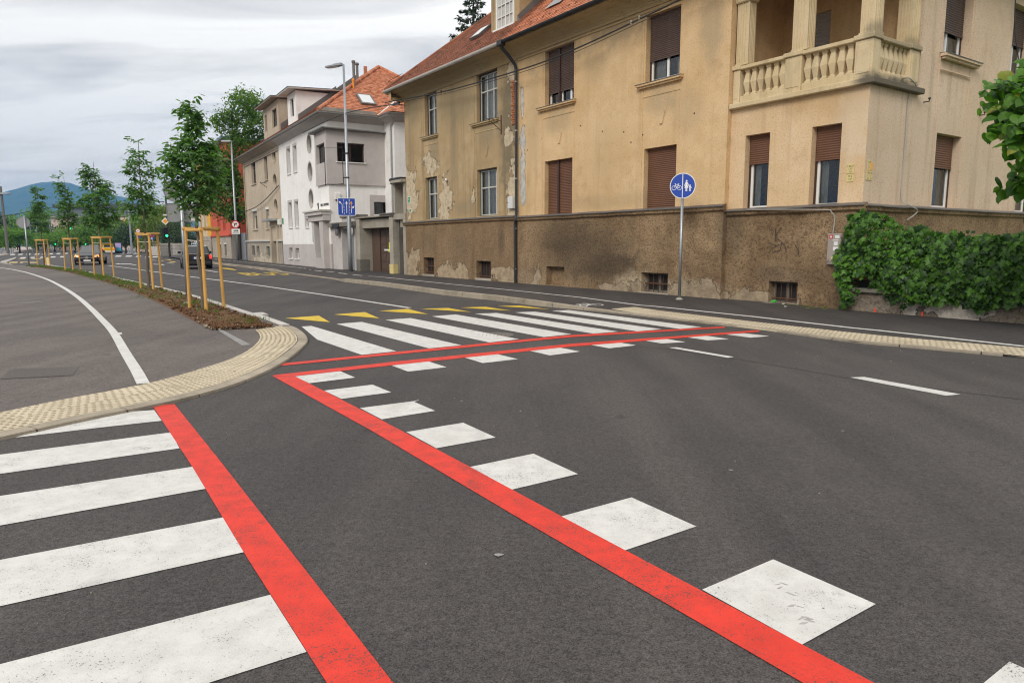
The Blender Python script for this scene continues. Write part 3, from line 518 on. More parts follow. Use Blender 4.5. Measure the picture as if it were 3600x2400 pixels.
# tactile paving: separate ribbed tiles with domes
def tactile(front, back, parent, zf, nacross=2, L=.40, dome=.020, name='tactile_tile', pitch=.072):
    n = int(front_len(front) / L); A = [resample(front, i / n) for i in range(n + 1)]; B = [resample(back, i / n) for i in range(n + 1)]
    for i in range(n):
        for j in range(nacross):
            t0, t1 = j / nacross, (j + 1) / nacross
            c = [A[i].lerp(B[i], t0), A[i + 1].lerp(B[i + 1], t0), A[i + 1].lerp(B[i + 1], t1), A[i].lerp(B[i], t1)]
            cen = sum(c, Vector((0, 0))) / 4; c = [cen + (p - cen) * .988 for p in c]
            mb = MB(); dz = random.uniform(-.0015, .0015); mb.add([(p.x, p.y, zf(p.x, p.y) + .006 + dz) for p in c] + [(p.x, p.y, zf(p.x, p.y) - .02) for p in c], [(0, 1, 2, 3), (0, 4, 5, 1), (1, 5, 6, 2), (2, 6, 7, 3), (3, 7, 4, 0)])
            mb.mi = 1; w = (c[1] - c[0]).length; h = (c[3] - c[0]).length; na = max(2, int(w / pitch)); nb = max(2, int(h / pitch))
            for a in range(na):
                for b in range(nb):
                    u = (a + .5 + (.25 if b % 2 else -.25)) / na; v = (b + .5) / nb; p = c[0].lerp(c[1], u).lerp(c[3].lerp(c[2], u), v); z0 = zf(p.x, p.y) + .006 + dz
                    vs = []
                    for rr, zz in ((dome, 0), (dome * .72, .0055)):
                        for k in range(6): q = k * math.pi / 3; vs.append((p.x + rr * math.cos(q), p.y + rr * math.sin(q), z0 + zz))
                    mb.add(vs, [(k, (k + 1) % 6, 6 + (k + 1) % 6, 6 + k) for k in range(6)] + [tuple(range(6, 12))])
            mb.build(name, ['tactile', 'tactile_dot'], parent)
def front_len(P): return sum((b - a).length for a, b in zip(P, P[1:]))
def resample(P, t):
    T = front_len(P) * t
    for a, b in zip(P, P[1:]):
        l = (b - a).length
        if T <= l + 1e-9: return a + (b - a) * (T / l if l else 0)
        T -= l
    return P[-1].copy()
def offset(P, d):
    out = []
    for i, p in enumerate(P):
        t = (P[min(i + 1, len(P) - 1)] - P[max(i - 1, 0)]).normalized(); out.append(p + Vector((-t.y, t.x)) * d)
    return out
TF = smooth([Vector(p) for p in [(2.112, 15.37), (2.817, 14.142), (3.7, 12.667), (4.456, 11.449), (5.157, 10.381), (5.726, 9.769), (6.608, 8.84), (9.2, 5.4)]], 3)
tactile(offset(TF, .13), offset(TF, .13 + .66), walk, lambda x, y: swz(x, y), 2)

# --- corner pavement on the left: asphalt path, planted strip, tactile rim
OUT = [Vector(p) for p in [(-4.268, 4.844), (-3.969, 5.224), (-3.66, 5.8), (-3.177, 6.598), (-2.923, 7.493), (-2.894, 8.766), (-3.057, 10.125), (-3.22, 10.854), (-3.594, 11.79), (-4.082, 12.685), (-5.548, 14.953), (-5.437, 14.686), (-10.031, 21.309), (-19.277, 33.327), (-28.305, 44.668), (-35.73, 53.531)]]
OUTS = smooth(OUT, 5)
path = sheet('path', [tuple(p) for p in OUTS] + [(-34.95, 50.237), (-39.656, 54.81), (-42.705, 58.284)] + [(-60, 52), (-60, 6)], .024, 'asphalt_path')
ik = min(range(len(OUTS)), key=lambda i: (OUTS[i] - OUT[9]).length); kerb_run(OUTS[:ik + 1], lambda x, y: .032, .15, path, 'kerb_stone', .75, inward=1); kerb_run(OUTS[ik:], lambda x, y: .045, .15, path, 'kerb_pale', 1.0, inward=1)
rim = [p for p in OUTS if True]
i0 = min(range(len(OUTS)), key=lambda i: (OUTS[i] - OUT[0]).length); i1 = min(range(len(OUTS)), key=lambda i: (OUTS[i] - OUT[9]).length)
RF = OUTS[i0:i1 + 1]
inner = smooth([Vector(p) for p in [(-4.882, 5.572), (-4.554, 6.024), (-4.333, 6.527), (-3.912, 7.289), (-3.677, 8.483), (-3.683, 9.5), (-3.937, 10.717), (-4.243, 11.537), (-4.446, 11.94)]], 5)
tactile(offset(RF, .158), inner, path, lambda x, y: .026, 2, .36)
WL = smooth([Vector(p) for p in [(-40.068, 51.377), (-33.523, 45.704), (-27.638, 39.325), (-21.119, 31.403), (-16.532, 25.431), (-12.688, 20.205), (-9.935, 16.312), (-8.25, 13.872), (-6.82, 11.776), (-5.341, 9.473), (-4.445, 8.085), (-3.952, 7.303)]], 4)
line('path_line', [tuple(p) for p in WL], .125, 'paint_white', .029, path)
mark('path_line_end', [(-6.748,11.566), (-6.624,11.685), (-6.477,11.441), (-6.610,11.344)], 'paint_white', .0295, path)
mark('grey_paint_strip', [(-5.233,12.162), (-5.110,12.102), (-3.874,10.183), (-3.973,10.105)], 'paint_worn_grey', .029, path)
mh = [Vector(p) for p in ((-5.678,7.574), (-5.012,7.784), (-5.323,8.398), (-6.027,8.218))]
mb = MB(); mb.add([(p.x, p.y, .0285) for p in mh], [(0, 1, 2, 3)])
cen = sum(mh, Vector((0, 0))) / 4; ex = (mh[1] - mh[0]); ey = (mh[3] - mh[0])
for i in range(26):
    for j in range(14):
        p = mh[0] + ex * ((i + .5) / 26) + ey * ((j + .5) / 14); a = ex / 26 * .3; b = ey / 14 * .3; mb.add([((p + q).x, (p + q).y, .0335) for q in (-a - b, a - b, a + b, -a + b)], [(0, 1, 2, 3)])
mb.build('drain_cover', 'manhole_iron', path)
manhole_p = (-12.454,17.863); mbm = MB(); mbm.lathe([(.3, .026), (.3, .03), (.01, .031)], 24, Matrix.Translation((manhole_p[0], manhole_p[1], 0))); mbm.build('manhole_cover', 'manhole_iron', path)
# planted strip
SL = smooth([Vector(p) for p in [(-5.216, 12.015), (-5.44, 12.288), (-7.978, 16.139), (-11.57, 21.374), (-16.272, 27.794), (-21.992, 35.18), (-27.957, 42.436), (-33.747, 48.499)]], 4)
SR = smooth([Vector(p) for p in [(-4.108, 12.317), (-5.506, 14.723), (-5.541, 14.643), (-9.885, 20.924), (-18.615, 32.175), (-27.519, 43.423), (-33.656, 49.37)]], 4); SR = [resample(SR, i / 40).lerp(resample(SL, i / 40), .13) for i in range(41)]
n = 90; na = 9; mb = MB(); rs = np.random.default_rng(3)
for i in range(n + 1):
    a = resample(SL, i / n); b = resample(SR, i / n)
    for j in range(na + 1):
        t = j / na; p = a.lerp(b, t); e = min(t, 1 - t, i / 6, 1); mb.v.append((p.x, p.y, .028 + .05 * min(1, e * 4) + rs.normal(0, .011) * min(1, e * 6)))
for i in range(n):
    for j in range(na): a = i * (na + 1) + j; mb.f.append([a, a + na + 1, a + na + 2, a + 1]); mb.m.append(0)
soil = mb.build('soil_strip', 'soil', smooth=False); soil['kind'] = 'structure'
def strip_pt(i, t): p = resample(SL, i).lerp(resample(SR, i), t); return p
# crumbs, pebbles and tufts of grass: uncountable
def scatter_mesh(name, tv, tf, mats, pos, scale, rot, parent=None, **k):
    """copies of a small template (tv verts, tf equal-size faces) joined into one mesh"""
    tv = np.array(tv, float); tf = np.array(tf, int); N = len(pos); V = np.einsum('nij,kj->nki', rot, tv) * np.asarray(scale)[:, None, None] + np.asarray(pos)[:, None, :]
    F = (tf[None] + (np.arange(N) * len(tv))[:, None, None]).reshape(-1, tf.shape[1]); me = big_mesh(name, V.reshape(-1, 3), F, mats); return link(name, me, parent, **k)
def rand_rot(N, rng, tilt=math.pi):
    a = rng.uniform(0, 2 * math.pi, N); b = rng.uniform(-tilt, tilt, N); c = rng.uniform(0, 2 * math.pi, N)
    def mz(t): z = np.zeros((N, 3, 3)); z[:, 0, 0] = np.cos(t); z[:, 0, 1] = -np.sin(t); z[:, 1, 0] = np.sin(t); z[:, 1, 1] = np.cos(t); z[:, 2, 2] = 1; return z
    def mx(t): z = np.zeros((N, 3, 3)); z[:, 1, 1] = np.cos(t); z[:, 1, 2] = -np.sin(t); z[:, 2, 1] = np.sin(t); z[:, 2, 2] = np.cos(t); z[:, 0, 0] = 1; return z
    return mz(a) @ mx(b) @ mz(c)
OCT = ([(1, 0, 0), (-1, 0, 0), (0, 1, 0), (0, -1, 0), (0, 0, .8), (0, 0, -.8)], [(0, 2, 4), (2, 1, 4), (1, 3, 4), (3, 0, 4), (2, 0, 5), (1, 2, 5), (3, 1, 5), (0, 3, 5)])
pos = []; 
for _ in range(5200):
    p = strip_pt(random.random() ** 1.8, random.uniform(.02, .98)); pos.append((p.x, p.y, .07 + random.uniform(-.01, .02)))
scatter_mesh('soil_clods', *OCT, 'soil', pos, RNG.gamma(2.2, .008, len(pos)), rand_rot(len(pos), RNG), label='loose brown clods of soil on the planted strip', cat='soil', kind='stuff')
pos = []
for _ in range(900):
    p = strip_pt(abs(random.gauss(0, .02)), random.uniform(.0, 1)); pos.append((p.x, p.y, .045 + random.uniform(-.01, .015)))
for _ in range(700):
    p = strip_pt(random.random(), random.uniform(.05, .95)); pos.append((p.x, p.y, .078))
scatter_mesh('pebbles', *OCT, 'pebble', pos, RNG.gamma(2.0, .006, len(pos)), rand_rot(len(pos), RNG), label='small pale pebbles scattered over the planted strip', cat='pebbles', kind='stuff')
BLADE = ([(-.035, 0, 0), (.035, 0, 0), (.02, .12, .6), (0, .4, 1)], [(0, 1, 2), (0, 2, 3)])
pos = []; sc = []
for _ in range(330):
    i = random.random(); t = random.uniform(.08, .92); c = strip_pt(i, t); dens = int(random.expovariate(1 / 34)) + 8; r_ = random.uniform(.04, .26)
    if i < .10 and random.random() < .7: continue
    for _ in range(dens): pos.append((c.x + random.gauss(0, r_), c.y + random.gauss(0, r_), .065)); sc.append(random.uniform(.03, .10))
rot = rand_rot(len(pos), RNG, .5)
scatter_mesh('grass_tufts', *BLADE, 'leaf_grass', pos, sc, rot, label='short green tufts of grass in the planted strip', cat='grass', kind='stuff')

gp = [(random.uniform(-6, 8), random.uniform(1.2, 16), .003) for _ in range(520)]; scatter_mesh('road_grit', *OCT, 'pebble', gp, RNG.gamma(2.0, .0016, len(gp)), rand_rot(len(gp), RNG), label='tiny bits of grit strewn over the road', cat='grit', kind='stuff')
# --- far side: plaza, verge and island pavements
def slab(name, poly, h, mat, kerb=True):
    mb = MB(); mb.prism(poly, -.03, h); o = mb.build(name, mat); o['kind'] = 'structure'; return o
slab('plaza_pavement', [(-71.447, 97.661), (-77.8, 108.047), (-107.927, 152.73), (-159.678, 233.035), (-300.492, 438.719), (-355.243, 509.033), (-285.153, 399.264), (-385.291, 527.546)], .10, 'paving_pink')
slab('plaza_path', [(-131.193, 234.227), (-96.305, 178.359), (-67.222, 130.328), (-54.49, 110.856), (-48.887, 103.733), (-26, 74), (-20, 90), (-30, 150), (-60, 190), (-120, 210)], .10, 'paving_pink')
slab('corner_island', [(-40.087, 80.236), (-45.035, 90.682), (-46.573, 95.51), (-43.676, 92.654), (-27, 73), (-28.6, 72.2)], .11, 'asphalt_walk')
slab('grass_median', [(-335.352, 500.923), (-173.697, 267.472), (-138.969, 222.302), (-138.675, 227.757), (-185.752, 297.21), (-373.874, 572.378)], .08, 'grass_far')
slab('left_island', [(-42.679, 58.256), (-45.61, 62.444), (-58.304, 82.224), (-54.406, 76.757), (-41.467, 57.235), (-36.369, 50.861), (-38.666, 53.657), (-41.43, 56.799)], .09, 'kerb_grey')

# ================================================================== HOUSES
AH = (.23, 24.6); UH = Vector((.5692, -.8222, 0)); RZH = math.atan2(-.8222, .5692)     # facade line of the ochre houses: x along it, y into the house
PV = (-10.19, 39.56); RZV = math.atan2(-.8560, .5169)
def wall_holes(mb, x0, x1, z0, z1, holes, y=0, depth=.17, axis='x'):
    """wall face with rectangular openings and their reveals; axis 'x': face towards -y; axis 'y': face towards +x at x=y"""
    P = (lambda a, d, z: (a, y + d, z)) if axis == 'x' else (lambda a, d, z: (y - d, a, z))
    xs = sorted({x0, x1, *[h[0] for h in holes], *[h[1] for h in holes]}); zs = sorted({z0, z1, *[h[2] for h in holes], *[h[3] for h in holes]})
    xs = [x for x in xs if x0 <= x <= x1]; zs = [z for z in zs if z0 <= z <= z1]
    for a, b in zip(xs, xs[1:]):
        for c, d in zip(zs, zs[1:]):
            mx, mz = (a + b) / 2, (c + d) / 2
            if any(h[0] < mx < h[1] and h[2] < mz < h[3] for h in holes): continue
            mb.quad(P(a, 0, c), P(b, 0, c), P(b, 0, d), P(a, 0, d))
    for h in holes:
        a, b, c, d = h[:4]; q = h[4] if len(h) > 4 else depth
        mb.quad(P(a, 0, c), P(a, 0, d), P(a, q, d), P(a, q, c)); mb.quad(P(b, 0, d), P(b, 0, c), P(b, q, c), P(b, q, d))
        mb.quad(P(a, 0, d), P(b, 0, d), P(b, q, d), P(a, q, d)); mb.quad(P(b, 0, c), P(a, 0, c), P(a, q, c), P(b, q, c))
class Sub:
    """parts built in a rotated sub-frame of a house (for walls that face another way)"""
    def __init__(s, root, mat): s.root = root; s.mat = mat
def put(mb, mats, name, parent, T=None, **k):
    if T is not None: mb.v = [tuple(T @ Vector(p)) for p in mb.v]
    return mb.build(name, mats, parent, **k)
def slats(mb, x0, x1, z0, z1, y, pitch=.05, d=.012):
    n = max(1, int(round((z1 - z0) / pitch))); vs = []
    for i in range(n):
        za = z0 + (z1 - z0) * i / n; zb = z0 + (z1 - z0) * (i + 1) / n; zm = za + (zb - za) * .45; zt = zb - (zb - za) * .14
        mb.quad((x0, y, za), (x1, y, za), (x1, y - d, zm), (x0, y - d, zm)); mb.quad((x0, y - d, zm), (x1, y - d, zm), (x1, y - d * .5, zt), (x0, y - d * .5, zt)); mb.quad((x0, y - d * .5, zt), (x1, y - d * .5, zt), (x1, y + .004, zb), (x0, y + .004, zb))
def window(root, x0, x1, z0, z1, y, T=None, frame='frame_white', outer=None, cols=(0, .5, 1), rows=(0, 1), shut=0, shutmat='shutter_brown', sill=None, curtain=True, bw=.055, post=None, name='window'):
    """one window: the named mesh is its frame; pane, shutter, curtain, sill are its sub-parts. y = face of the frame"""
    zt = z1 - (z1 - z0) * shut
    mb = MB()
    if outer: mb.mi = 1; o_ = .05; mb.box(x0, x0 + o_, y - .02, y + .06, z0, z1); mb.box(x1 - o_, x1, y - .02, y + .06, z0, z1); mb.box(x0 + o_, x1 - o_, y - .02, y + .06, z1 - o_, z1); mb.box(x0 + o_, x1 - o_, y - .02, y + .06, z0, z0 + .035); mb.mi = 0
    else: o_ = 0
    fx0, fx1, fz0, fz1 = x0 + o_, x1 - o_, z0 + (.035 if outer else 0), z1 - o_
    for c in cols[:-1]:
        xx = fx0 + (fx1 - fx0) * c; mb.box(xx, xx + (bw if c == 0 else bw * 1.3), y, y + .05, fz0, fz1)
    mb.box(fx1 - bw, fx1, y, y + .05, fz0, fz1)
    for i, r_ in enumerate(rows):
        zz = fz0 + (fz1 - fz0) * r_; a, b = (zz, zz + bw) if i == 0 else ((zz - bw, zz) if i == len(rows) - 1 else (zz - bw * .7, zz + bw * .7)); mb.box(fx0 + bw, fx1 - bw, y - (.004 if 0 < i < len(rows) - 1 else -.002), y + .048, a, b)
    if post: mb.mi = 1; xp = x0 + (x1 - x0) * post; mb.box(xp - .035, xp + .035, y - .10, y + .02, z0, z1); mb.mi = 0
    w = put(mb, [frame, outer or frame], name, root, T)
    p = MB(); p.quad((fx0, y + .03, fz0), (fx1, y + .03, fz0), (fx1, y + .03, fz1), (fx0, y + .03, fz1)); put(p, 'glass', 'pane', w, T)
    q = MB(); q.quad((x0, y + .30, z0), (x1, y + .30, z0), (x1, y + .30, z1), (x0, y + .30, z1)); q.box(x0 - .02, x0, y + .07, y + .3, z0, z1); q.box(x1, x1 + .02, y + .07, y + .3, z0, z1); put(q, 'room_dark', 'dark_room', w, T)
    if curtain:
        n = 14; cw = (x1 - x0); halves = ((0, 5), (10, 14)) if curtain == 'half' else ((0, n),)
        for k0, k1 in halves:
            c = MB()
            for k in range(k0, k1):
                a = x0 + cw * k / n; b = x0 + cw * (k + 1) / n; ya = y + .12 + (.02 if k % 2 else 0); yb = y + .12 + (0 if k % 2 else .02); c.quad((a, ya, z0), (b, yb, z0), (b, yb, zt), (a, ya, zt))
            put(c, 'curtain', 'curtain', w, T)
    if shut > 0:
        s = MB(); ex = .03
        if post:
            xp = x0 + (x1 - x0) * post; slats(s, x0 + ex, xp - .035, zt, z1, y - .04); slats(s, xp + .035, x1 - ex, zt, z1, y - .04)
        else: slats(s, x0 + ex, x1 - ex, zt, z1, y - .04)
        s.box(x0 + ex, x1 - ex, y - .06, y - .03, zt - .03, zt); put(s, shutmat, 'shutter', w, T)
    if sill:
        a, b, out, mat2 = sill; s = MB(); s.box(x0 - a, x1 + b, -out, .02, z0 - .085, z0 - .02); s.box(x0 - a + .04, x1 + b - .04, -out + .05, .01, z0 - .135, z0 - .085); s.mi = 1; s.add([(x0 - a - .01, -out - .015, z0 - .02), (x1 + b + .01, -out - .015, z0 - .02), (x1 + b + .01, .15, z0 + .004), (x0 - a - .01, .15, z0 + .004), (x0 - a - .01, -out - .015, z0 - .035), (x1 + b + .01, -out - .015, z0 - .035)], [(0, 1, 2, 3), (4, 5, 1, 0)])
        s.mi = 0; s.box(x0 - .10, x1 + .04, -.014, .01, z0 - .37, z0 - .34); put(s, [mat2, 'flashing'], 'sill', w, T)
    return w
def bars_window(root, x0, x1, z0, z1, y, T=None, frame='frame_dark', bar='rust', nb=5, hb=(.3,), mull=True, back='room_dark'):
    mb = MB(); b = .05; mb.box(x0, x0 + b, y, y + .05, z0, z1); mb.box(x1 - b, x1, y, y + .05, z0, z1); mb.box(x0 + b, x1 - b, y, y + .05, z0, z0 + b); mb.box(x0 + b, x1 - b, y, y + .05, z1 - b, z1)
    if mull: xm = (x0 + x1) / 2; mb.box(xm - .03, xm + .03, y, y + .05, z0 + b, z1 - b)
    w = put(mb, frame, 'cellar_window', root, T)
    q = MB(); q.quad((x0, y + .04, z0), (x1, y + .04, z0), (x1, y + .04, z1), (x0, y + .04, z1)); put(q, back, 'pane', w, T)
    for i in range(nb):
        g_ = MB(); xx = x0 + (x1 - x0) * (i + .8) / (nb + .6); g_.tube([(xx, y - .06, z0), (xx, y - .06, z1)], .009, 6); put(g_, bar, 'bar', w, T)
    for h in hb:
        g_ = MB(); zz = z0 + (z1 - z0) * h; g_.box(x0, x1, y - .072, y - .05, zz - .012, zz + .012); put(g_, bar, 'bar', w, T)
    s = MB(); s.bbox(x0 - .06, x1 + .04, -.10, y, z0 - .09, z0 - .003, .008); put(s, 'concrete', 'sill', w, T); return w
def diamond(root, cx, cz, w, h, mat, T=None, missing=False):
    mb = MB(); pts = [(-.12 * w, h / 2), (.12 * w, h / 2), (w / 2, .05 * h), (.16 * w, -h / 2), (-.16 * w, -h / 2), (-w / 2, .05 * h)]
    mb.prism([(cx + a, b) for a, b in pts], 0, 0)
    mb2 = MB(); n = 6; vs = [(cx + a, -.035, cz + b) for a, b in pts] + [(cx + a * 1.12, .0, cz + b * 1.06) for a, b in pts]; mb2.add(vs, [tuple(range(6))[::-1]] + [(i, (i + 1) % 6, 6 + (i + 1) % 6, 6 + i) for i in range(6)]); put(mb2, mat, 'lozenge', root, T)

HL = thing('weathered_house', 'weathered ochre house half with peeling plaster, pale gutter and sash windows beside the downpipe', 'house', (*AH, 0), RZH)
HR = thing('balcony_house', 'ochre house half with brown roller shutters and a stone corner balcony above ivy', 'house', (*AH, 0), RZH)
# --- weathered half
upL = [(-6.78, -5.75, 5.96, 7.66), (-2.67, -1.28, 5.95, 7.66)]; loL = [(-6.86, -5.83, 2.52, 4.27), (-2.70, -1.33, 2.52, 4.24)]
mb = MB(); wall_holes(mb, -8.70, 0, 2.36, 7.80, upL + loL, 0, .16); mb.quad((-8.70, 10, 0), (-8.70, 0, 0), (-8.70, 0, 8.1), (-8.70, 10, 8.1))
mb.build('wall', 'plaster_old', HL)
ceL = [(-7.04, -6.11, .2, .92), (-2.70, -1.69, .2, .85)]
mb = MB(); wall_holes(mb, -8.78, -.06, -.1, 2.34, ceL, -.06, .2); mb.quad((-8.78, 1, -.1), (-8.78, -.06, -.1), (-8.78, -.06, 2.34), (-8.78, 1, 2.34)); mb.quad((-.06, -.06, -.1), (-.06, .1, -.1), (-.06, .1, 2.34), (-.06, -.06, 2.34))
pl = mb.build('plinth', 'plinth_old', HL)
for xx in (-7.04, -6.10, -4.85, -2.72, -1.68):
    mb = MB(); mb.box(xx - .012, xx + .012, -.066, -.05, .9 if xx != -4.85 else 1.3, 2.30); mb.build('joint_strip', 'plinth_old', pl)
def ledge(root, x0, x1, ztop, mat, y=0, out=.16, wav=.006, T=None, name='ledge'):
    mb = MB(); n = max(2, int((x1 - x0) / .5)); prof = [(y, ztop + .05), (y - out - .02, ztop), (y - out - .02, ztop - .02), (y - out + .02, ztop - .025), (y - out + .03, ztop - .10), (y - .07, ztop - .14), (y - .04, ztop - .17)]
    vs = []; k = len(prof); rr = random.Random(int(x0 * 10) + 3)
    for i in range(n + 1):
        x = x0 + (x1 - x0) * i / n; j = rr.uniform(-wav, wav)
        for a, b in prof: vs.append((x, a + j, b + j))
    for i in range(n):
        for q in range(k - 1): mb.mi = 0 if q < 2 else 1; mb.add([vs[i * k + q], vs[i * k + q + 1], vs[(i + 1) * k + q + 1], vs[(i + 1) * k + q]], [(0, 1, 2, 3)])
    mb.mi = 1
    for i in (0, n): mb.add([vs[i * k + q] for q in range(k)], [tuple(range(k))])
    return put(mb, ['flashing', mat], name, root, T)
ledge(HL, -8.85, -.06, 2.44, 'plinth_old')
for i, (a, b, c, d) in enumerate(upL):
    window(HL, a, b, c, d, .16, frame='sash_pale', outer='frame_brown', cols=(0, .33, .66, 1) if i else (0, .5, 1), rows=(0, .64, 1), sill=(.32 if i else .26, .10, .12, 'moulding'), curtain=True, bw=.035)
for i, (a, b, c, d) in enumerate(loL):
    window(HL, a, b, c, d, .16, frame='sash_pale', outer='frame_green', cols=(0, .4, .8, 1) if i else (0, .5, 1), rows=(0, .62, 1), curtain=True, bw=.035)
for a, b, c, d in ceL: bars_window(HL, a, b, c, d, .14, nb=5, hb=(.12, .5) if a < -5 else (.12,), mull=False)
for x0, x1 in ((-6.97, -5.70), (-2.86, -1.26)):      # shallow panels between the storeys: raised edge strips
    for z0, z1 in ((4.42, 5.55),):
        mb = MB(); mb.box(x0, x0 + .035, -.012, .004, 2.5, 7.66); mb.build('panel_edge', 'plaster_old', HL)
    diamond(HL, (x0 + x1) / 2 + .05, 4.98, .26, .58, 'plaster_old')
# exposed bricks beside the downpipe
rb = random.Random(5); mb = MB(); mb.box(-.42, -.05, -.005, .02, 5.55, 7.05); back = mb.build('mortar_bed', 'mortar', HL)
for r_ in range(19):
    z = 5.57 + r_ * .077; x = -.36 + (.06 if r_ % 2 else 0) + rb.uniform(-.04, .03)
    while x < -.06:
        L = min(.24 if rb.random() < .6 else .12, -.05 - x)
        if L > .05 and z < 7.02: m_ = MB(); m_.bbox(x, x + L - .012, -.03 - rb.uniform(0, .012), 0, z, z + .064, .006); m_.build('brick', 'brick', back)
        x += L
# --- shuttered half with the corner balcony
upR = [(1.51, 2.97, 5.88, 7.58), (6.0, 7.21, 5.79, 7.52)]; loR = [(1.51, 2.93, 2.44, 4.15), (6.02, 7.19, 2.36, 4.06)]
mb = MB(); wall_holes(mb, 0, 8.79, 2.30, 7.80, upR + loR, 0, .19); mb.quad((8.79, 0, 2.3), (8.79, .2, 2.3), (8.79, .2, 7.8), (8.79, 0, 7.8)); mb.build('wall', 'plaster_ochre', HR)
bayw = [(9.22, 9.89, 2.28, 4.03), (10.95, 11.63, 2.26, 4.0)]
mb = MB(); wall_holes(mb, 8.79, 12.18, 2.10, 4.70, bayw, .15, .2); mb.build('bay_wall', 'plaster_bay', HR)
ceR = [(1.7, 2.64, .15, .75), (6.08, 7.07, .15, .69)]
mb = MB(); wall_holes(mb, .04, 8.82, -.1, 2.30, ceR, -.06, .22); mb.quad((8.82, -.06, -.1), (8.82, .12, -.1), (8.82, .12, 2.3), (8.82, -.06, 2.3)); mb.quad((.04, .1, -.1), (.04, -.06, -.1), (.04, -.06, 2.3), (.04, .1, 2.3)); mb.quad((1.7, .16, .15), (2.64, .16, .15), (2.64, .16, .75), (1.7, .16, .75))
wall_holes(mb, 8.82, 12.26, -.1, 2.14, [(10.09, 10.84, .12, .61)], .09, .2); mb.quad((12.26, .09, -.1), (12.26, 10, -.1), (12.26, 10, 2.14), (12.26, .09, 2.14)); mb.build('plinth', 'plinth', HR)
ledge(HR, .0, 8.86, 2.40, 'plinth'); ledge(HR, 8.86, 12.30, 2.28, 'plinth', .15)
TS = frame_mat((12.18, .15, 0), (0, 1, 0), (-1, 0, 0), (0, 0, 1))         # right-hand facade: local x runs back from the corner
ledge(HR, -.12, 10, 2.26, 'plinth', .0, T=TS)
window(HR, *upR[0], .19, frame='frame_white', outer='frame_brown', shut=.76, shutmat='shutter_brown', sill=(.30, .12, .14, 'plaster_ochre'), post=.42, curtain=False, cols=(0, .42, .75, 1))
window(HR, *upR[1], .19, frame='frame_white', outer='frame_brown', shut=.66, shutmat='shutter_brown', sill=(.25, .14, .14, 'plaster_ochre'), cols=(0, .5, 1), curtain='half')
window(HR, *loR[0], .19, frame='frame_brown', outer='frame_brown', shut=.985, shutmat='shutter_rust', post=.42, curtain=False)
window(HR, *loR[1], .19, frame='frame_brown', outer='frame_brown', shut=.985, shutmat='shutter_rust', curtain=False)
window(HR, *bayw[0], .35, frame='frame_white', outer='frame_brown', shut=.37, shutmat='shutter_rust', cols=(0, 1), curtain='half', bw=.06)
window(HR, *bayw[1], .35, frame='frame_white', outer='frame_brown', shut=.40, shutmat='shutter_rust', cols=(0, 1), curtain='half', bw=.06)
bars_window(HR, *ceR[1], .16, nb=5, hb=(.45,), frame='concrete_dark'); bars_window(HR, 10.09, 10.84, .12, .61, .29, nb=5, hb=(.2,), frame='concrete_dark')
for x0, x1 in ((1.38, 3.02), (5.90, 7.24)):
    mb = MB(); mb.box(x0, x0 + .035, -.012, .004, 2.5, 7.6); mb.build('panel_edge', 'plaster_ochre', HR)
    mb = MB(); mb.box(x1, x1 + .012, -.006, .004, 2.5, 7.6); mb.build('panel_edge', 'plaster_ochre', HR)
    diamond(HR, (x0 + x1) / 2 + .06, 4.95, .28, .6, 'plaster_ochre')
mb = MB()
for x, z in ((.55, 4.62), (1.36, 4.9), (3.3, 5.05), (4.3, 4.75), (5.2, 4.62), (5.5, 4.3), (7.75, 4.75), (5.95, 4.45)): mb.lathe([(.022, .0), (.022, .006), (.004, .007)], 8, frame_mat((x, -.001, z), (1, 0, 0), (0, 0, 1), (0, -1, 0)))
mb.build('drill_holes', 'room_dark', HR)
# cornice and gutters along both halves
def cornice(root, x0, x1, T=None, mat='moulding', z=7.72, closed0=True):
    prof = [(0, z - .03), (-.035, z - .03), (-.035, z + .05), (-.06, z + .07), (-.06, z + .10), (-.14, z + .16), (-.26, z + .22), (-.30, z + .23), (-.30, z + .26), (-.56, z + .31), (-.62, z + .33), (-.62, z + .40), (0, z + .5)]
    mb = MB(); vs = [(x0, a, b) for a, b in prof] + [(x1, a, b) for a, b in prof]; n = len(prof); mb.add(vs, [(i, i + 1, n + i + 1, n + i) for i in range(n - 1)] + [tuple(range(n)), tuple(range(n, 2 * n))[::-1]]); return put(mb, mat, 'cornice', root, T)
m_ = MB(); m_.box(-8.72, -.02, -.03, .0, 7.655, 7.69); m_.build('frieze_line', 'moulding', HL); m_ = MB(); m_.box(.02, 8.79, -.03, 0, 7.60, 7.64); m_.build('frieze_line', 'moulding', HR)
cornice(HL, -9.30, 0); cornice(HR, 0, 12.8); cornice(HR, -.6, 10, T=TS)
TW = frame_mat((-8.70, 0, 0), (0, -1, 0), (1, 0, 0), (0, 0, 1)); cornice(HL, -10, .62, T=TW)
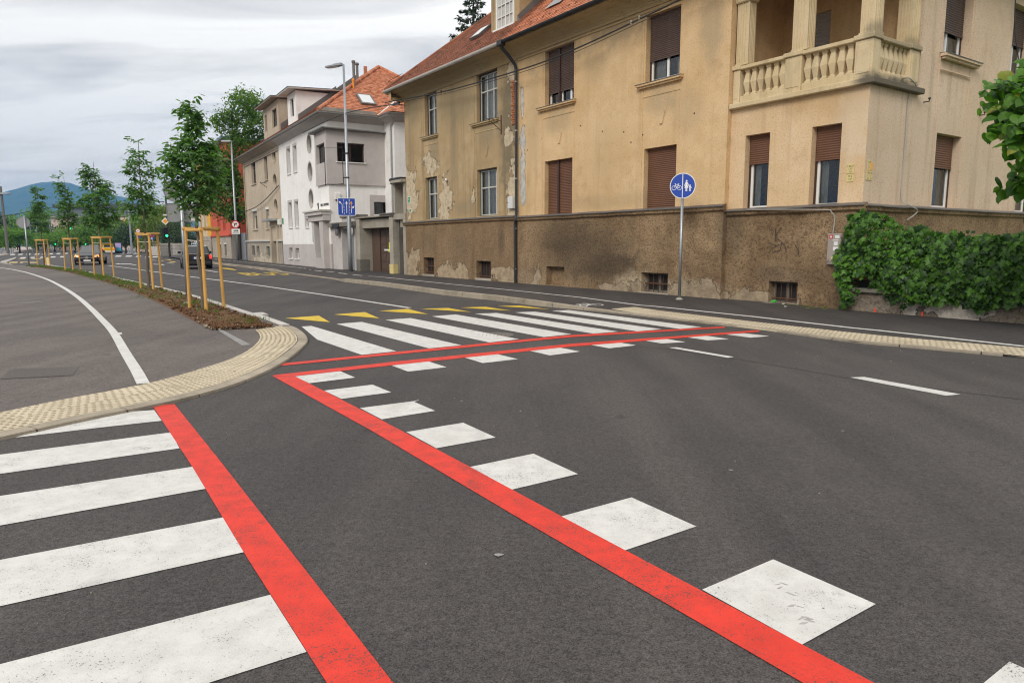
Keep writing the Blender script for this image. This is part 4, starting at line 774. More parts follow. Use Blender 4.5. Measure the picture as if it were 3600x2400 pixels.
def gutter(root, pts, mat, r=.075, T=None, name='gutter', clips=.6):
    """half-round gutter open to the sky"""
    P = [Vector(p) for p in pts]; mb = MB(); n = 9; vs = []
    for i, p in enumerate(P):
        d = (P[min(i + 1, len(P) - 1)] - P[max(i - 1, 0)]).normalized(); s = d.cross(Vector((0, 0, 1))).normalized()
        for k in range(n): a = math.pi * k / (n - 1); vs.append(p + s * (r * math.cos(a)) - Vector((0, 0, r * math.sin(a) * 1.05)))
        for k in range(n): a = math.pi * (n - 1 - k) / (n - 1); vs.append(p + s * ((r - .008) * math.cos(a)) - Vector((0, 0, (r - .008) * math.sin(a) * 1.05)))
    m = 2 * n
    mb.add(vs, [(i * m + k, i * m + (k + 1) % m, (i + 1) * m + (k + 1) % m, (i + 1) * m + k) for i in range(len(P) - 1) for k in range(m)] + [tuple(range(m)), tuple(range((len(P) - 1) * m, len(P) * m))[::-1]])
    for a, b in zip(P, P[1:]):
        L = (b - a).length
        for k in range(1, int(L / clips)):
            c = a + (b - a) * (k * clips / L); d = (b - a).normalized(); s = d.cross(Vector((0, 0, 1)))
            mb.tube([c + s * (r + .006) * math.cos(t) - Vector((0, 0, (r + .006) * math.sin(t) * 1.05)) for t in (0, .5, 1.05, 1.57, 2.1, 2.65, math.pi)], .006, 4)
    return put(mb, mat, name, root, T)
gutter(HL, [(-9.25, 4, 8.14), (-9.30, -.55, 8.14), (-9.22, -.70, 8.14), (-.06, -.70, 8.13)], 'zinc_pale', .085)
gutter(HR, [(.0, -.71, 8.14), (12.9, -.71, 8.12)], 'dark_metal', .09)
mb = MB(); mb.tube([(.02, -.70, 8.06), (.02, -.68, 7.93), (.04, -.45, 7.75), (.06, -.16, 7.45), (.05, -.12, 7.32), (.05, -.12, 7.0)], [.09, .06, .055, .055, .055, .05], 10); mb.tube([(.05, -.12, 7.02), (.05, -.12, 2.5)], .048, 10); mb.tube([(.05, -.12, 2.5), (.04, -.16, 2.3), (.0, -.14, 2.15), (.0, -.13, .12)], .048, 10); mb.bbox(-.10, .14, -.82, -.60, 7.98, 8.16, .02)
dp = mb.build('downpipe', 'dark_metal', HR, smooth=False)
for z in (6.9, 5.3, 3.7, 2.0, .6): mb = MB(); mb.lathe([(.056, 0), (.056, .035)], 10, Matrix.Translation((.05 if z > 2.4 else 0, -.12, z))); mb.build('pipe_clip', 'galvanised', dp)
# --- corner balcony (loggia)
mb = MB(); mb.quad((8.79, .25, 4.9), (8.79, 2.1, 4.9), (8.79, 2.1, 8), (8.79, .25, 8)); wall_holes(mb, 8.79, 12.1, 4.75, 8, [(9.2, 10.06, 4.76, 7.0)], 2.05, .1); mb.quad((8.79, .2, 7.9), (12.1, .2, 7.9), (12.1, 2.1, 7.9), (8.79, 2.1, 7.9)); mb.quad((8.79, .2, 4.78), (12.1, .2, 4.78), (12.1, 2.1, 4.78), (8.79, 2.1, 4.78)); log = mb.build('loggia', 'plaster_ochre', HR)
s = MB(); slats(s, 9.2, 10.06, 4.78, 7.0, 2.12, .055); s.build('door_shutter', 'shutter_grey', log)
s = MB(); s.lathe([(.05, 0), (.05, .06), (.02, .09)], 10, frame_mat((10.85, 2.05, 5.95), (1, 0, 0), (0, 0, 1), (0, -1, 0))); s.build('wall_lamp', 'black_metal', log)
bal = MB(); bal.bbox(8.80, 12.32, .01, .40, 4.68, 4.80, .015); bal.bbox(12.0, 12.325, .40, 2.12, 4.681, 4.799, .015); slab_ = bal.build('balcony_slab', 'stone_balcony', HR)
def parapet(T, x0, x1, posts, bals, root):
    for a, b in zip([p[1] for p in posts], [q[0] for q in posts[1:]]):
        m_ = MB(); m_.bbox(a, b, .03, .25, 4.80, 4.97, .01); put(m_, 'stone_balcony', 'parapet_base', root, T)
        m_ = MB(); m_.bbox(a - .01, b + .01, -.01, .29, 5.575, 5.66, .014); put(m_, 'stone_balcony', 'handrail', root, T)
    for a, b in posts:
        m_ = MB(); m_.bbox(a, b, .0, .30, 4.80, 5.58, .012); m_.bbox(a - .03, b + .03, -.04, .33, 5.581, 5.68, .014); fr = .05
        m_.bbox(a + fr, b - fr, -.012, .01, 4.92, 5.50, .006); put(m_, 'stone_balcony', 'post', root, T)
    for x in bals:
        m_ = MB(); m_.bbox(x - .075, x + .075, .07, .22, 4.97, 5.01, .004); m_.lathe([(.085, 5.01), (.062, 5.05), (.118, 5.27), (.068, 5.50), (.092, 5.53), (.10, 5.575)], 4, Matrix.Translation((x, .145, 0)), math.pi / 4); put(m_, 'stone_balcony', 'baluster', root, T)
TB = Matrix.Translation((0, .13, 0))
parapet(TB, 8.8, 12.18, [(8.80, 8.99), (10.20, 10.61), (11.82, 12.2)], [9.14, 9.33, 9.52, 9.72, 9.92, 10.10, 10.72, 10.90, 11.10, 11.29, 11.49, 11.68], HR)
TSB = frame_mat((12.20, .13, 0), (0, 1, 0), (-1, 0, 0), (0, 0, 1))
for a, b in ((0.385, 1.5),):
    m_ = MB(); m_.bbox(a, b, .03, .25, 4.80, 4.97, .01); put(m_, 'stone_balcony', 'parapet_base', HR, TSB); m_ = MB(); m_.bbox(a - .01, b + .01, -.01, .29, 5.575, 5.66, .014); put(m_, 'stone_balcony', 'handrail', HR, TSB)
m_ = MB(); m_.bbox(1.5, 1.9, .0, .30, 4.80, 5.58, .012); m_.bbox(1.47, 1.93, -.04, .33, 5.581, 5.68, .014); m_.bbox(1.56, 1.84, -.012, .01, 4.92, 5.5, .006); put(m_, 'stone_balcony', 'post', HR, TSB)
for x in (.48, .66, .86, 1.06, 1.26, 1.43):
    m_ = MB(); m_.bbox(x - .075, x + .075, .07, .22, 4.97, 5.01, .004); m_.lathe([(.085, 5.01), (.062, 5.05), (.118, 5.27), (.068, 5.50), (.092, 5.53), (.10, 5.575)], 4, Matrix.Translation((x, .145, 0)), math.pi / 4); put(m_, 'stone_balcony', 'baluster', HR, TSB)
def fluted(root, x0, x1, y0, y1, z0, z1):
    """square column with fluted faces and a capital"""
    m_ = MB(); cx, cy = (x0 + x1) / 2, (y0 + y1) / 2; pts = []
    def edge(a, b):
        out = []; n = 4; a = Vector(a); b = Vector(b); d = b - a; nn = Vector((d.y, -d.x)).normalized() * -.018
        for k in range(n):
            t0 = .10 + .8 * k / n; t1 = .10 + .8 * (k + .62) / n; tm = (t0 + t1) / 2; out += [a + d * (t0 - .02), a + d * t0 + nn, a + d * t1 + nn, a + d * (t1 + .02)]
        return [a] + out
    c = [(x0, y0), (x1, y0), (x1, y1), (x0, y1)]; poly = []
    for i in range(4): poly += edge(c[i], c[(i + 1) % 4])
    m_.prism([tuple(p) for p in poly], z0, z1)
    m_.bbox(x0 - .02, x1 + .02, y0 - .02, y1 + .02, z0, z0 + .05, .006); m_.bbox(x0 - .05, x1 + .05, y0 - .05, y1 + .05, z1, z1 + .13, .02); m_.build('column', 'stone_balcony', root)
fluted(HR, 8.83, 9.17, .17, .42, 5.68, 7.10); fluted(HR, 10.33, 10.70, .17, .45, 5.68, 7.10); fluted(HR, 11.88, 12.18, .17, .48, 5.68, 7.10); fluted(HR, 11.86, 12.16, 1.66, 2.02, 5.68, 7.10)
mb = MB(); mb.box(8.8, 12.2, .15, .55, 7.24, 7.9); mb.box(11.8, 12.195, .55, 2.1, 7.24, 7.9); mb.build('balcony_beam', 'stone_balcony', HR)
# right-hand facade
upS = [(3.02, 4.33, 5.72, 7.45), (6.6, 7.8, 5.72, 7.45)]; loS = [(3.05, 4.29, 2.28, 3.99), (7.75, 8.95, 2.28, 3.99)]
mb = MB(); wall_holes(mb, 1.95, 10, 2.10, 8.0, upS + loS, .04, .22); wall_holes(mb, 0, 1.95, 2.10, 4.70, [], 0, .1); mb.quad((1.95, 0, 2.1), (1.95, .06, 2.1), (1.95, .06, 8), (1.95, 0, 8)); put(mb, 'plaster_side', 'side_wall', HR, TS)
window(HR, *upS[0], .26, TS, frame='frame_white', outer='frame_brown', shut=.66, sill=(.14, .36, .12, 'plaster_side'), cols=(0, .42, 1), curtain='half')
window(HR, *loS[0], .26, TS, frame='frame_white', outer='frame_brown', shut=.42, shutmat='shutter_rust', cols=(0, 1), curtain='half'); window(HR, *loS[1], .26, TS, frame='frame_white', outer='frame_brown', shut=.3, shutmat='shutter_rust', cols=(0, 1))
window(HR, *upS[1], .26, TS, frame='frame_white', outer='frame_brown', shut=.5, sill=(.14, .2, .12, 'plaster_side'), cols=(0, .5, 1))
for x in (2.9, 4.42): mb = MB(); mb.box(x, x + .035, .025, .045, 2.3, 7.6); put(mb, 'plaster_side', 'panel_edge', HR, TS)
for x, z in ((2.32, 4.58), (5.11, 4.57)):
    mb = MB(); mb.tube([(x, .04, z), (x, -.08, z), (x, -.08, z + .05)], .012, 6); mb.lathe([(.02, 0), (.03, .02), (.02, .05)], 8, Matrix.Translation((x, -.08, z + .04))); put(mb, 'black_metal', 'insulator', HR, TS)
# roofs
TP = .85; ZE = 8.19
def tile_template(w=.172, l=.30, th=.022):
    """beaver-tail tile, lying in local x (across) y (up the slope)"""
    out = [(-w / 2, l), (-w / 2, .05), (-w * .33, .015), (0, 0), (w * .33, .015), (w / 2, .05), (w / 2, l)]; n = len(out)
    vs = [(x, y, th + .030 * (1 - y / l)) for x, y in out] + [(x, y, .030 * (1 - y / l) - .004) for x, y in out]; fs = [tuple(range(n))[::-1]] + [(i, i + 1, n + i + 1, n + i) for i in range(n - 1)]
    return vs, fs
def tile_field(root, O, ex, ey, poly, mat, w=.18, row=.165, nmax=300, name='roof_tile', vis=None, T=None):
    O = Vector(O); ex = Vector(ex).normalized(); ey = Vector(ey).normalized(); ez = ex.cross(ey); vs, fs = tile_template(w - .006)
    def inside(a, b):
        c = False; n = len(poly)
        for i in range(n):
            x1, y1 = poly[i]; x2, y2 = poly[(i + 1) % n]
            if (y1 > b) != (y2 > b) and a < (x2 - x1) * (b - y1) / (y2 - y1) + x1: c = not c
        return c
    amin = min(p[0] for p in poly); amax = max(p[0] for p in poly); bmax = max(p[1] for p in poly); cells = []
    for j in range(int(bmax / row) + 1):
        for i in range(int((amax - amin) / w) + 2):
            a = amin + (i + .5 * (j % 2)) * w; b = j * row
            if inside(a, b + .08): cells.append((a, b))
    rootm = root.matrix_basis if root.parent is None else root.parent.matrix_basis
    C = rootm.inverted() @ CAMP; pts = [(O + ex * a + ey * b + ez * random.uniform(-.004, .006), a, b) for a, b in cells]
    order = sorted(range(len(pts)), key=lambda i: (pts[i][0] - C).length if (vis is None or vis(pts[i][1], pts[i][2])) else 1e9); near = set(order[:nmax])
    tm = MB(); tm.add(vs, fs); me = tm.mesh(name, mat); B = frame_mat((0, 0, 0), ex, ey, ez).to_3x3()
    for i in near:
        o = bpy.data.objects.new(name, me); COL.objects.link(o); o.parent = root; o.matrix_basis = frame_mat(pts[i][0], ex, ey, ez) @ Matrix.Rotation(random.uniform(-.02, .02), 4, 'Z')
    rest = [i for i in range(len(pts)) if i not in near]
    if rest:
        mm = MB()
        tv = [B @ Vector(v) for v in vs]
        for i in rest: p = pts[i][0]; mm.add([v + p for v in tv], fs)
        o = mm.build('roof_tiles', mat, root); o['kind'] = 'stuff'
ey = Vector((0, 1, TP)).normalized(); hy = 4.7; LS = math.hypot(hy + .6, (hy + .6) * TP); zr = ZE + (hy + .6) * TP
mb = MB(); mb.add([(-9.3, -.62, ZE - .03), (.0, -.62, ZE - .03), (.0, hy, zr - .03), (-9.3 + hy + .62, hy, zr - .03), (-9.3, 10, ZE - .03), (0, 10, ZE - .03)], [(0, 1, 2, 3), (4, 0, 3), (5, 4, 3, 2)]); roofL = mb.build('roof', 'tile_dark', HL)
mb = MB(); mb.add([(.0, -.62, ZE - .03), (12.8, -.62, ZE - .03), (12.8 - hy - .62, hy, zr - .03), (.0, hy, zr - .03), (12.8, 10, ZE - .03), (0, 10, ZE - .03)], [(0, 1, 2, 3), (1, 4, 2), (4, 5, 3, 2)]); roofR = mb.build('roof', 'tile_orange', HR)
kx = (hy + .62)
tile_field(roofL, (-9.3, -.66, ZE - .05), (1, 0, 0), ey, [(0, 0), (9.3, 0), (9.3, LS), (kx, LS)], 'tile_dark', vis=lambda a, b: b < 4)
tile_field(roofR, (0, -.66, ZE - .05), (1, 0, 0), ey, [(0, 0), (12.8, 0), (12.8 - kx, LS), (0, LS)], 'tile_orange', vis=lambda a, b: a < 6.5 and b < 2)
hip0 = Vector((-9.3, -.62, ZE + .03)); hip1 = Vector((-9.3 + kx, hy, zr + .03)); nh_ = int((hip1 - hip0).length / .36)
for i in range(nh_):
    a = hip0.lerp(hip1, i / nh_); b = hip0.lerp(hip1, (i + 1.12) / nh_); m_ = MB(); m_.tube([a - Vector((0, 0, .02)), b], [.10, .085], 8); m_.build('ridge_tile', 'tile_dark', roofL)
m_ = MB(); m_.tube([(-9.3 + kx, hy, zr + .02), (0, hy, zr + .02)], .10, 8); m_.build('ridge', 'tile_dark', roofL); m_ = MB(); m_.tube([(0, hy, zr + .02), (12.8 - kx, hy, zr + .02)], .10, 8); m_.build('ridge', 'tile_orange', roofR)
for i in range(11):                                                        # snow hooks near the eaves
    x = -8.6 + i * .8; y = -.15; z = ZE + .45 * TP; m_ = MB(); m_.tube([(x, y - .1, z - .06), (x - .02, y, z + .12), (x + .02, y + .06, z + .02)], .009, 5); m_.build('snow_hook', 'rust', roofL)
for i in range(24):
    x = .5 + i * .32; y = -.28; z = ZE + .34 * TP; m_ = MB(); m_.tube([(x, y - .05, z - .04), (x, y, z + .09), (x + .03, y + .04, z)], .01, 5); m_.build('snow_hook', 'black_metal', roofR)
m_ = MB()
for dz in (.12, .3): m_.tube([(-8.2, -.3, ZE + .25 + dz), (-9.35, -.45, ZE + .12 + dz), (-9.45, .1, ZE + .12 + dz), (-8.9, .6, ZE + .5 + dz)], .012, 6)
m_.build('snow_rail', 'rust', roofL)
# dormer with the arched window astride the two halves
dm = MB(); dx0, dx1, dy, dz0, dz1 = -2.40, -.62, .50, 9.10, 11.0
wx0, wx1, wz0, wzs = -2.02, -.95, 9.16, 10.3; arch = [(wx0, wzs)] + [((wx0 + wx1) / 2 - (wx1 - wx0) / 2 * math.cos(t), wzs + (wx1 - wx0) / 2 * math.sin(t)) for t in (k * math.pi / 12 for k in range(1, 12))] + [(wx1, wzs)]
dm.quad((dx0, dy, dz0 - .3), (wx0, dy, dz0 - .3), (wx0, dy, wzs), (dx0, dy, wzs)); dm.quad((wx1, dy, dz0 - .3), (dx1, dy, dz0 - .3), (dx1, dy, wzs), (wx1, dy, wzs)); dm.quad((wx0, dy, dz0 - .3), (wx1, dy, dz0 - .3), (wx1, dy, wz0), (wx0, dy, wz0))
half = len(arch) // 2; dm.add([(x, dy, z) for x, z in arch[:half + 1]] + [(arch[half][0], dy, dz1), (dx0, dy, dz1), (dx0, dy, wzs)], [tuple(range(half + 4))[::-1]]); dm.add([(x, dy, z) for x, z in arch[half:]] + [(dx1, dy, wzs), (dx1, dy, dz1), (arch[half][0], dy, dz1)], [tuple(range(len(arch) - half + 3))[::-1]])
dm.quad((dx0, dy + 3.5, dz0), (dx0, dy, dz0 - .3), (dx0, dy, dz1), (dx0, dy + 3.5, dz1)); dm.quad((dx1, dy, dz0 - .3), (dx1, dy + 3.5, dz0), (dx1, dy + 3.5, dz1), (dx1, dy, dz1)); dorm = dm.build('dormer', 'plaster_old', roofL)
m_ = MB()
for a, b in zip(arch, arch[1:]): m_.tube([(a[0], dy, a[1]), (b[0], dy, b[1])], .04, 6)
for x in (wx0, wx1): m_.box(x - .04, x + .04, dy - .03, dy + .05, wz0, wzs)
m_.box(wx0 - .15, wx1 + .12, dy - .10, dy + .05, wz0 - .08, wz0); xm = (wx0 + wx1) / 2
m_.box(xm - .025, xm + .025, dy, dy + .04, wz0, wzs + .5)
for x in (wx0 + .27, wx1 - .27): m_.box(x - .012, x + .012, dy, dy + .04, wz0, wzs + .3)
for z in (9.55, 9.95, 10.3): m_.box(wx0, wx1, dy + .002, dy + .038, z - .014, z + .014)
m_.build('window_frame', 'frame_white', dorm)
m_ = MB(); m_.add([(x, dy + .05, z) for x, z in [(wx0, wz0)] + arch + [(wx1, wz0)]], [tuple(range(len(arch) + 2))[::-1]]); m_.build('window_pane', 'curtain', dorm)
m_ = MB(); pr = [(dx0 - .45 + (dx1 - dx0 + .9) * k / 8, dz1 - .38 + .62 * math.sin(math.pi * k / 8)) for k in range(9)]; m_.add([(x, dy - .35, z) for x, z in pr] + [(x, dy + 3.5, z) for x, z in pr] + [(x, dy - .35, z - .1) for x, z in pr] + [(x, dy + 3.5, z - .1) for x, z in pr], [(k, k + 1, 10 + k, 9 + k) for k in range(8)] + [(18 + k, 27 + k, 28 + k, 19 + k) for k in range(8)] + [(k, 18 + k, 19 + k, k + 1) for k in range(8)]); m_.build('dormer_roof', 'rust', dorm)
m_ = MB(); m_.add([(dx1 + .02, dy - .1, 8.98), (dx1 + .36, dy - .1, 8.94), (dx1 + .36, dy + 2.4, 11.05), (dx1 + .02, dy + 2.4, 11.3), (dx1 + .02, dy - .1, 9.3), (dx1 + .02, dy + 2.4, 11.6)], [(0, 1, 2, 3), (0, 3, 5, 4), (1, 0, 4)]); m_.build('flashing_sheet', 'flashing', dorm)
m_ = MB(); m_.add([(1.2, .2, 9.0), (2.0, .2, 9.0), (2.0, .75, 9.47), (1.2, .75, 9.47)], [(0, 1, 2, 3)]); m_.build('roof_light', 'skylight_glass', roofR)
m_ = MB(); B_ = frame_mat((-3.6, .55, 9.22), (1, 0, 0), ey, Vector((1, 0, 0)).cross(ey)); m_.box(-.34, .34, 0, .75, .02, .12, B_); m_.mi = 1; m_.box(-.27, .27, .07, .68, .121, .125, B_); m_.build('roof_light', ['flashing', 'skylight_glass'], roofL)

# --- things fixed to the facades (each hangs there by itself)
H_ = HL.matrix_basis; bpy.context.view_layer.update(); MH = Matrix.Translation((*AH, 0)) @ Matrix.Rotation(RZH, 4, 'Z')
def at_h(x, y, z): return MH @ Vector((x, y, z))
def hthing(name, label, cat, x, y, z, side=False, group=None):
    p = at_h(x, y, z) if not side else MH @ TS @ Vector((x, y, z)); return thing(name, label, cat, p, RZH + (math.pi / 2 if side else 0), group)
t = hthing('meter_box', 'brown metal meter box with torn stickers on the plinth beside the ivy', 'meter box', 11.70, .09, 1.36)
mb = MB(); mb.bbox(-.15, .15, -.09, 0, -.33, .33, .008); mb.bbox(-.138, .138, -.098, -.085, -.318, .318, .004); mb.build('cabinet', 'meter_box', t)
for x0, x1, z0, z1, m_ in ((-.11, -.03, .22, .305, 'sticker_red'), (.02, .12, .23, .29, 'litter_white'), (-.03, .10, .18, .20, 'litter_white'), (0, .09, .08, .16, 'litter_white'), (-.01, .1, -.03, .05, 'litter_white'), (-.05, .06, -.21, -.16, 'plate_yellow')): q = MB(); q.box(x0, x1, -.0995, -.098, z0, z1); q.build('sticker', m_, t)
q = MB(); q.lathe([(.022, 0), (.022, .002)], 10, frame_mat((-.07, -.0997, .262), (1, 0, 0), (0, 0, 1), (0, -1, 0))); q.build('sticker', 'litter_white', t)
q = MB()
for st in ([(-.13, -.30), (-.10, -.22), (-.07, -.29), (-.12, -.26)], [(-.05, -.28), (-.02, -.22), (.0, -.28), (-.04, -.25)], [(.02, -.22), (.02, -.29), (.06, -.29), (.06, -.24), (.02, -.24)], [(.08, -.29), (.13, -.21)], [(.08, -.22), (.13, -.29)], [(.03, -.1), (.06, -.08), (.05, -.14)], [(.08, -.09), (.08, -.14), (.11, -.11), (.08, -.09)]): q.tube([(x, -.1, z) for x, z in st], .006, 4)
q.build('scrawl', 'graffiti', t)
t = hthing('electric_box', 'small pale grey electric box beside the downpipe', 'meter box', -.33, 0, 2.92)
mb = MB(); mb.bbox(-.16, .14, -.12, 0, -.21, .21, .012); mb.build('cabinet', 'meter_white', t); mb = MB(); mb.bbox(-.145, .125, -.127, -.118, -.195, .195, .004); d_ = mb.build('door', 'meter_white', t); mb = MB(); mb.lathe([(.012, 0), (.012, .01)], 8, frame_mat((-.11, -.127, 0), (1, 0, 0), (0, 0, 1), (0, -1, 0))); mb.build('lock', 'black_metal', d_); mb = MB(); mb.tube([(.1, -.06, -.21), (.2, -.08, -.24), (.36, -.1, -.33)], .012, 6); mb.build('cable', 'cable', t)
for (x, z, w, h, lab, txt) in ((-8.42, 3.42, .26, .33, 'larger green house number plate on the peeling left corner', '8'), (-8.32, 2.95, .18, .18, 'smaller green plate below the house number on the peeling corner', '')):
    t = hthing('house_number_plate', lab, 'plate', x, 0, z); mb = MB(); mb.bbox(-w / 2, w / 2, -.012, 0, -h / 2, h / 2, .003); mb.build('plate', 'sign_white', t); mb = MB(); mb.box(-w / 2 + .018, w / 2 - .018, -.0145, -.012, -h / 2 + .018, h / 2 - .018); mb.build('enamel', 'sign_green', t)
    if txt: o = link('digits', text_mesh('digits', txt, .16, 'sign_white'), t); o.matrix_basis = frame_mat((0, -.016, .04), (1, 0, 0), (0, 0, 1), (0, -1, 0))
    mb = MB(); mb.box(-w * .3, w * .3, -.016, -.0145, -h * .33, -h * .24); mb.build('line_of_text', 'sign_white', t)
t = hthing('wall_bell', 'small white round doorbell lamp on the weathered wall', 'lamp', -4.95, 0, 4.05); mb = MB(); mb.lathe([(.03, 0), (.05, .04), (.045, .09), (.01, .11)], 10, frame_mat((0, 0, 0), (1, 0, 0), (0, 0, 1), (0, -1, 0))); mb.build('globe', 'frame_white', t, smooth=True)
t = hthing('flag_bracket', 'rusty triangular iron bracket below the upper sash window', 'bracket', -1.02, 0, 5.68)
mb = MB(); mb.box(-.015, .015, -.03, 0, -.35, .32); mb.tube([(0, -.02, .12), (-.02, -.62, .14)], .012, 6); mb.tube([(0, -.02, -.22), (-.02, -.55, .13)], .012, 6); mb.build('bracket', 'rust', t)
for x, z, rows, lab in ((12.0, 3.12, ('S 8227', '1  4.7', '1.8'), 'cream hydrant plates in two pieces left of the house corner'), ):
    t = hthing('hydrant_plate', lab, 'plate', x - .12, .15, 2.93)
    for z0, z1 in ((.0, .20), (-.17, -.01)):
        mb = MB(); mb.bbox(-.08, .08, -.012, 0, z0, z1, .003); p_ = mb.build('plate', 'plate_yellow', t)
        for k, tx in enumerate(('S 8227', '1.47', '1.8') if z0 == 0 else ('7P 8', '1.47')):
            o = link('digits', text_mesh('digits', tx, .052, 'sign_black'), p_); o.matrix_basis = frame_mat((0, -.0135, z1 - .05 - k * .058), (1, 0, 0), (0, 0, 1), (0, -1, 0))
t = hthing('hydrant_plate', 'group of cream utility plates with an orange one right of the house corner', 'plate', .14, 0, 3.0, True)
for a, b, z0, z1, m_, tx in ((-.06, .06, -.02, .19, 'plate_yellow', ('27 200', '1', '17')), (.065, .14, -.01, .14, 'sign_orange', ()), (-.08, .03, -.22, -.03, 'plate_yellow', ('D 153', '1', '0.2')), (.04, .15, -.22, -.03, 'plate_yellow', ('P 100', '1', '3.5'))):
    mb = MB(); mb.bbox(a, b, -.012, 0, z0, z1, .003); p_ = mb.build('plate', m_, t)
    for k, q in enumerate(tx): o = link('digits', text_mesh('digits', q, .045, 'sign_black'), p_); o.matrix_basis = frame_mat(((a + b) / 2, -.0135, z1 - .045 - k * .056), (1, 0, 0), (0, 0, 1), (0, -1, 0))
# spray-painted K on the plinth
t = hthing('graffiti_letter', 'dark sprayed letter K and scrawl on the brown plinth', 'graffiti', 10.3, .086, 1.55); mb = MB()
for st in ([(-.12, .28), (-.10, -.02)], [(.06, .30), (-.11, .10), (.13, -.06)], [(-.3, -.05), (-.05, -.12), (.1, -.06), (.05, -.22), (-.16, -.28), (-.2, -.18), (-.05, -.12)], [(.12, -.06), (.22, -.16), (.24, -.28)], [(.5, -.1), (.62, -.24), (.6, -.33)]): mb.tube([(x * .85, 0, z) for x, z in st], .010, 4)
mb.build('scrawl', 'graffiti', t)
# cables
def cable(name, pts, r, mat, label, group=None, n=1):
    mb = MB(); P = smooth([Vector(p) for p in pts], 6); mb.tube(P, r, 6); o = mb.build(name, mat); tag(o, label, 'cable', group); return o
cw = [at_h(-9.6, -.48, 7.75), at_h(-7.72, -.45, 7.60), at_h(-4.24, -.42, 7.32), at_h(.69, -.42, 7.13), at_h(3.4, -.42, 7.16), at_h(6.4, -.42, 7.36), at_h(7.7, -.42, 7.47), at_h(12, -.42, 7.9)]
cable('facade_cable', cw, .022, 'cable', 'thick black cable strung along the ochre facade below the eaves')
cable('facade_wire', [p + Vector((0, 0, -.09)) for p in cw[1:6]], .009, 'cable', 'thin wire hanging just below the thick facade cable')
cable('drain_cable', [MH @ TS @ Vector(p) for p in ((1.28, .0, 4.95), (1.3, -.13, 4.93), (1.62, -.13, 4.78), (1.52, -.03, 4.62), (1.53, -.02, 3.67), (1.53, -.02, 2.5), (1.55, -.2, 2.3), (1.88, -.22, 2.18), (1.68, -.1, 1.98))], .014, 'cable_grey', 'grey cable running down the side wall from the balcony')
cable('meter_cable', [at_h(11.66, .0, 1.7), at_h(11.68, .0, 2.0), at_h(11.62, -.04, 2.14), at_h(11.4, -.05, 2.2), at_h(9.5, -.05, 2.28)], .012, 'cable_grey', 'pale cable running up from the brown meter box to the ledge')
cable('gable_wire', [MH @ TS @ Vector(p) for p in ((6.36, -.03, 7.6), (6.5, -.03, 6.8), (6.9, -.05, 6.05), (7.4, -.03, 5.7))], .012, 'cable', 'black wire looping down the right-hand facade above the linden leaves')
for x, z in ((-4.6, 7.35), (5.85, 7.32), (6.15, 7.36)):
    t = hthing('cable_insulator', {-4.6: 'cable clamp with a looped tail on the weathered half', 5.85: 'left ceramic insulator on the facade cable', 6.15: 'right ceramic insulator on the facade cable'}[x], 'insulator', x, -.42, z); mb = MB(); mb.lathe([(.015, -.05), (.035, -.02), (.02, 0), (.035, .03), (.02, .07)], 8); mb.tube([(0, 0, 0), (0, .42, .1)], .01, 5); mb.build('body', 'concrete' if x > 0 else 'cable', t)
t = hthing('wire_bracket', 'black iron wire bracket at the left end of the ochre facade', 'bracket', -8.6, 0, 7.52); mb = MB(); mb.box(-.25, .35, -.5, -.42, -.03, .05); mb.tube([(0, -.45, 0), (0, 0, 0)], .02, 6); mb.build('bracket', 'black_metal', t)

# ================================================================== garage and gate between the houses (in the ochre facade line)
GA = thing('garage', 'concrete garage with a brown sectional door between the villa and the ochre house', 'garage', (*AH, 0), RZH)
def bx(root, name, mat, *a, b=0):
    m_ = MB(); (m_.bbox(*a, b) if b else m_.box(*a)); return m_.build(name, mat, root)
bx(GA, 'pillar', 'concrete', -14.38, -13.95, -.12, .9, .0, 2.78, b=.015); bx(GA, 'pillar', 'concrete', -10.36, -9.97, -.12, .9, .0, 2.74, b=.015)
bx(GA, 'pillar_foot', 'concrete_dark', -14.40, -13.93, -.15, .4, .0, .72, b=.02)
m_ = MB(); m_.box(-10.38, -9.95, -.14, .2, .1, .55); m_.build('mossy_foot', 'plate_yellow', GA)
bx(GA, 'lintel', 'concrete', -13.95, -10.36, .05, .4, 2.28, 2.72, b=.012); bx(GA, 'roof_slab', 'concrete', -14.5, -9.9, -.16, 3.5, 2.79, 2.86); bx(GA, 'roof_edge', 'flashing', -11.22, -9.86, -.24, 3.5, 2.862, 2.93, b=.01)
bx(GA, 'side_wall', 'concrete', -13.95, -13.9, .9, 3.5, 0, 2.78)
dr = thing('d', '', ''); bpy.data.objects.remove(dr)
m_ = MB(); m_.quad((-13.95, .62, .1), (-10.36, .62, .1), (-10.36, .62, 2.3), (-13.95, .62, 2.3)); m_.box(-13.9, -12.95, .55, .8, 0, 2.3); gd = m_.build('garage_door', 'garage_door', GA)
for r_ in range(5):
    for c_ in range(4):
        x = -12.92 + c_ * .64; z = .16 + r_ * .43; q = MB(); q.bbox(x + .03, x + .60, .595, .625, z + .02, z + .405, .006); q.bbox(x + .12, x + .51, .582, .6, z + .10, z + .32, .012); q.build('door_panel', 'garage_door', gd)
q = MB(); q.box(-12.45, -11.55, .56, .585, 1.16, 1.24); q.build('white_tape', 'litter_white', gd); q = MB(); q.box(-11.9, -11.82, .56, .585, 1.25, 1.58); q.build('yellow_tape', 'bright_yellow', gd); q = MB(); q.box(-10.42, -10.34, -.14, -.1, 1.12, 1.24); q.build('reflector', 'bright_yellow', GA)
GT = thing('gate_porch', 'concrete gate porch with rounded canopy and rusty barred gate beside the ochre corner', 'gate', (*AH, 0), RZH)
